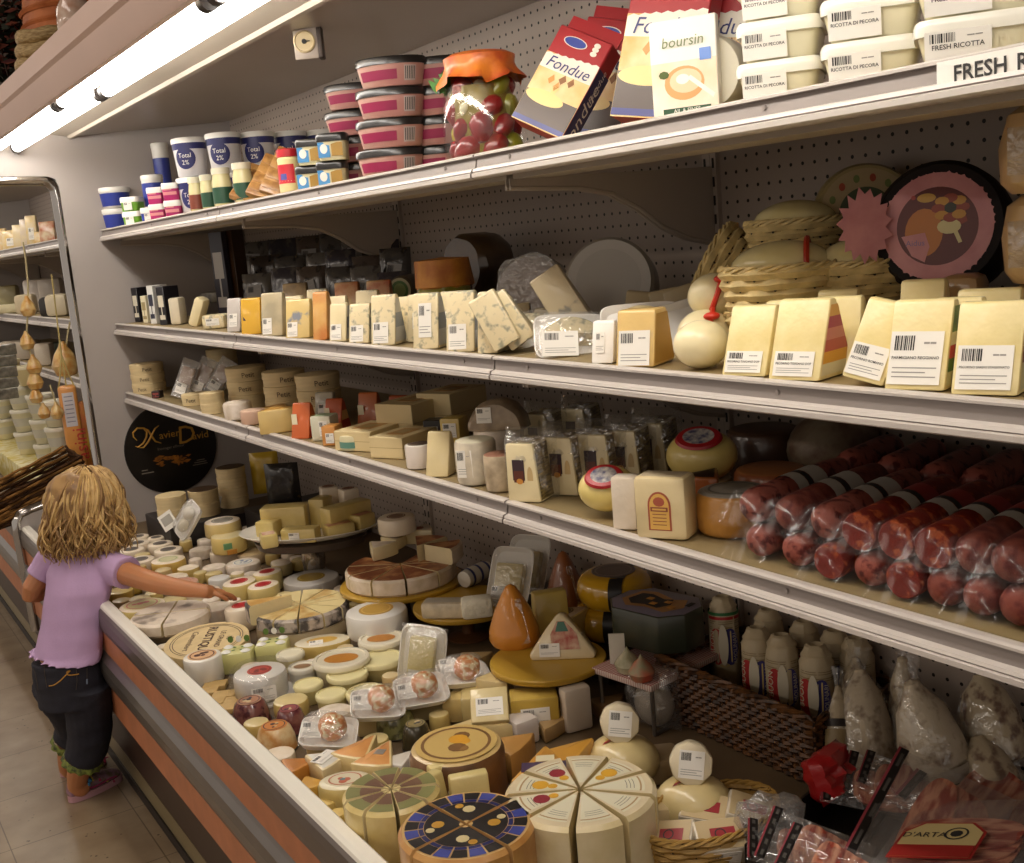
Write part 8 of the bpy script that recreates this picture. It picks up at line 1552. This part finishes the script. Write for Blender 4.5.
# cropped jeans
cufN = knN.lerp(anN, .50); cufF = knF.lerp(anF, .42)
def jeans(b):
    b.loft([(hipc-UP*.085, LT*.092, FW*.08), (hipc-UP*.04, LT*.097, FW*.078), (hipc-FW*.006, LT*.096, FW*.074), (hipc+UP*.04-FW*.01, LT*.091, FW*.066)], n=28)
    for hp, kn, cf, s in ((hpN, knN, cufN, 1), (hpF, knF, cufF, -1)):
        P, Rr = seg([hp+UP*.02, kn, cf], [.066, .057, .0515], 5); b.tube(P, Rr, 18)
je = remesh('jeans', jeans, JEAN, root, .0045, 3)
for v in je.data.vertices: v.co += v.normal*(noise.noise(Vector((v.co.x*22, v.co.y*22, v.co.z*40)))*.0025)
from mathutils.bvhtree import BVHTree
bpy.context.view_layer.update()
bv = BVHTree.FromPolygons([v.co.copy() for v in je.data.vertices], [list(p.vertices) for p in je.data.polygons])
def on_jeans(pts, lift=.001):
    out = []
    for px, py in pts:
        d = (at(px, py, y=3)-EYE).normalized(); h = bv.ray_cast(EYE, d)
        if h[0] is not None: out.append(h[0]-d*lift)
    return out
def stitch(nm, pts, r, m):
    P, _ = seg([Vector((a, c, 0)) for a, c in pts], [1]*len(pts), 4); Q = on_jeans([(p.x, p.y) for p in P])
    if len(Q) > 2: b = MB(); b.tube(Q, r, 5); b.build(nm, m, je)
TAN = M('#b5822f', .6); DK = M('#4a3f33', .7)
stitch('pocket_swirl', ((49, 686), (54, 685), (60, 681), (65, 676), (69, 672), (70, 671), (67, 672), (68, 675), (73, 675), (79, 674)), .0016, TAN); stitch('pocket_stitching', ((44, 666), (45, 676), (47, 688)), .0008, DK); stitch('pocket_stitching', ((43, 666), (60, 667), (76, 668)), .0008, DK); stitch('pocket_stitching', ((76, 668), (77, 680), (76, 690)), .0008, DK); stitch('pocket_stitching', ((87, 668), (87, 676), (87, 683)), .0008, DK); stitch('seam_tag', ((87, 679), (87, 681), (87, 684)), .0022, M('#7d8aa0', .5)); stitch('seam_stitching', ((33, 668), (36, 676), (38, 690)), .0008, DK)
for cf, kn in ((cufN, knN), (cufF, knF)):
    d = (cf-kn).normalized(); u = d.orthogonal().normalized(); w2 = d.cross(u); b = MB(); Q = []; n = 60
    for i in range(n):
        a = 2*PI*i/n
        for k, (rr, z) in enumerate(((.050, -.004), (.0535, .004), (.0535+.004*math.sin(a*12), .016))): Q.append(cf+(u*math.cos(a)+w2*math.sin(a))*rr+d*(z+.003*math.sin(a*12+k)))
    b.add(Q, [[i*3+k, ((i+1) % n)*3+k, ((i+1) % n)*3+k+1, i*3+k+1] for i in range(n) for k in range(2)]); b.build('lime_ruffle', M('#7f8a3a', .7, col2='#3a4224', vs=90), je)
# hair: a soft cap and many curls
HAIR = M('#a07c4a', .55, col2='#6b4a28', vs=26, stretch=(1, 1, .4), lo=.3, hi=.6); HAIR2 = M('#cdab70', .5, col2='#98753f', vs=30, lo=.3, hi=.6)
HC = headc+HU*.012-HF*.012
def hcap(b):
    b.loft([(HC-UP*.085-HF*.035, HR*.085, HF*.055), (HC-UP*.05-HF*.03, HR*.094, HF*.072), (HC-UP*.01-HF*.015, HR*.092, HF*.084), (HC+UP*.035-HF*.006, HR*.084, HF*.084), (HC+UP*.07, HR*.058, HF*.062), (HC+UP*.088, HR*.02, HF*.024)], n=26)
hair = remesh('hair', hcap, HAIR, root, .005, 3)
for v in hair.data.vertices: v.co += v.normal*(noise.noise(Vector((v.co.x*45, v.co.y*45, v.co.z*10)))*.007)
rd = random.Random(17); hb = MB(); part = HR*.012+HF*.01
for i in range(680):
    a = rd.uniform(0, 2*PI); e0 = rd.choice((rd.uniform(.9, 1.5), rd.uniform(.1, 1.2)))
    if math.cos(a) > .5 and (e0 < .95 or math.cos(a) > .72): continue          # keep the face free
    dirh = HF*math.cos(a)+HR*math.sin(a); dirh.z = 0; dirh.normalize(); side = dirh.cross(UP); lay = rd.uniform(.98, 1.12); n = 20
    zb = headc.z-rd.uniform(.085, .125); A = e0*.09; B = HC.z-zb; tot = A+B; tw = rd.choice((-1, 1))*rd.uniform(7, 15); ph = rd.uniform(0, 6); am = rd.uniform(.006, .018); P = []; sw = rd.uniform(-.014, .014); bell = rd.uniform(-.004, .018)
    for k in range(n):
        s_ = tot*k/(n-1)*rd.uniform(.99, 1.01); t = k/(n-1)
        if s_ < A: e = e0-s_/.09; rr, z = .0905*math.cos(e)*lay, HC.z+.092*math.sin(e)*lay
        else: q = (s_-A)/B; rr, z = .0905*lay+bell*math.sin(min(1, q*1.2)*PI/2)-.02*max(0, q-.75), HC.z-(s_-A)
        w_ = am*(.15+.85*max(0, min(1, (t-.25)*2.2)))
        P.append(Vector((HC.x, HC.y, 0))+part*(1-min(1, t*2))+dirh*(rr+w_*math.cos(ph+tw*t))+side*(w_*math.sin(ph+tw*t)+sw*t)+UP*(z+.5*w_*math.sin(ph*2+tw*t)))
    r0 = rd.uniform(.0018, .0044); hb.tube(P, [r0*(.7+.5*math.sin(PI*min(1, k/(n-1)*1.1)))*(1-.5*(k/(n-1))**3) for k in range(n)], 5, rd.choice((0, 1, 1)))
hb.build('curls', [HAIR, HAIR2], hair)
# shoes
def shoe(an, heel, toe, nm):
    d = Vector((toe.x-heel.x, toe.y-heel.y, 0)); L = d.length+.012; d.normalize(); s = Vector((d.y, -d.x, 0)); h0 = Vector((heel.x, heel.y, 0))-d*.006
    def up(b):
        rows = [(.0, .012, .03), (.012, .024, .052), (.04, .027, .056), (.065, .028, .050), (.09, .030, .040), (.12, .030, .032), (.142, .024, .025), (.155, .012, .018)]; k = L/.158
        b.loft([(h0+d*(x*k)+UP*(.012+h/2), s*w, UP*(h/2)) for x, w, h in rows], n=18)
    u = remesh('shoe', up, M('#8d6a7d', .6, col2='#6a5a4a', vs=60, lo=.4, hi=.6, bump=.3, bs=90), root, .003, 2)
    b = MB(); O = []; 
    for t in range(28):
        a = 2*PI*t/28; x = L/2+L/2*1.02*math.cos(a); w = .027+.006*(x/L); O.append(h0+d*x+s*(math.copysign(abs(math.sin(a))**.7, math.sin(a))*w))
    n = 28; b.add([Vector((p.x, p.y, .001)) for p in O]+[Vector((p.x, p.y, .019)) for p in O], [list(range(n))[::-1], [n+i for i in range(n)]]+[[i, (i+1) % n, n+(i+1) % n, n+i] for i in range(n)]); b.build('sole', M('#b58a92', .5), u)
    b = MB(); b.tube([h0+d*(.012+.0*t)+s*.026*math.cos(t*PI/8)+UP*(.064+.003*math.sin(t))+d*(.03-.03*math.cos(t*PI/8*0+t*PI/8)) for t in range(17)], .003, 6, closed=False); b.build('ankle_trim', M('#c9bfc4', .6), u)
    b = MB(); c = h0+d*.042+s*.027+UP*.05
    for a in range(5): b.ball(c+d*.009*math.cos(a*1.26)+UP*.009*math.sin(a*1.26)+s*.002, (.006, .006, .006), 0, 8, 6)
    b.build('blue_flower', M('#3f86b8', .5), u); b = MB()
    for k in range(4): x = .06+.02*k; b.tube([h0+d*x+s*(.031-.0*k)*(1-2*t/6)+UP*((.060-.011*k)-.018*(1-2*t/6)**2+.004) for t in range(7)], .0028, 5, k % 2)
    b.build('laces', [M('#c9b15a', .5), M('#a8325a', .5)], u); b = MB()
    b.tube([h0+d*(.02+.022*k)+s*(.029+.0005*k)+UP*(.028+.002*math.sin(k*2)) for k in range(6)], .0022, 5); b.build('magenta_stripe', M('#9a2a5a', .5), u)
hN, tN = at(72, 802, z=0), at(119, 779, z=0); hF_, tF = at(63, 776, z=0), at(104, 763, z=0)
shoe(anN, hN, tN, 'near'); shoe(anF, hF_, tF, 'far')
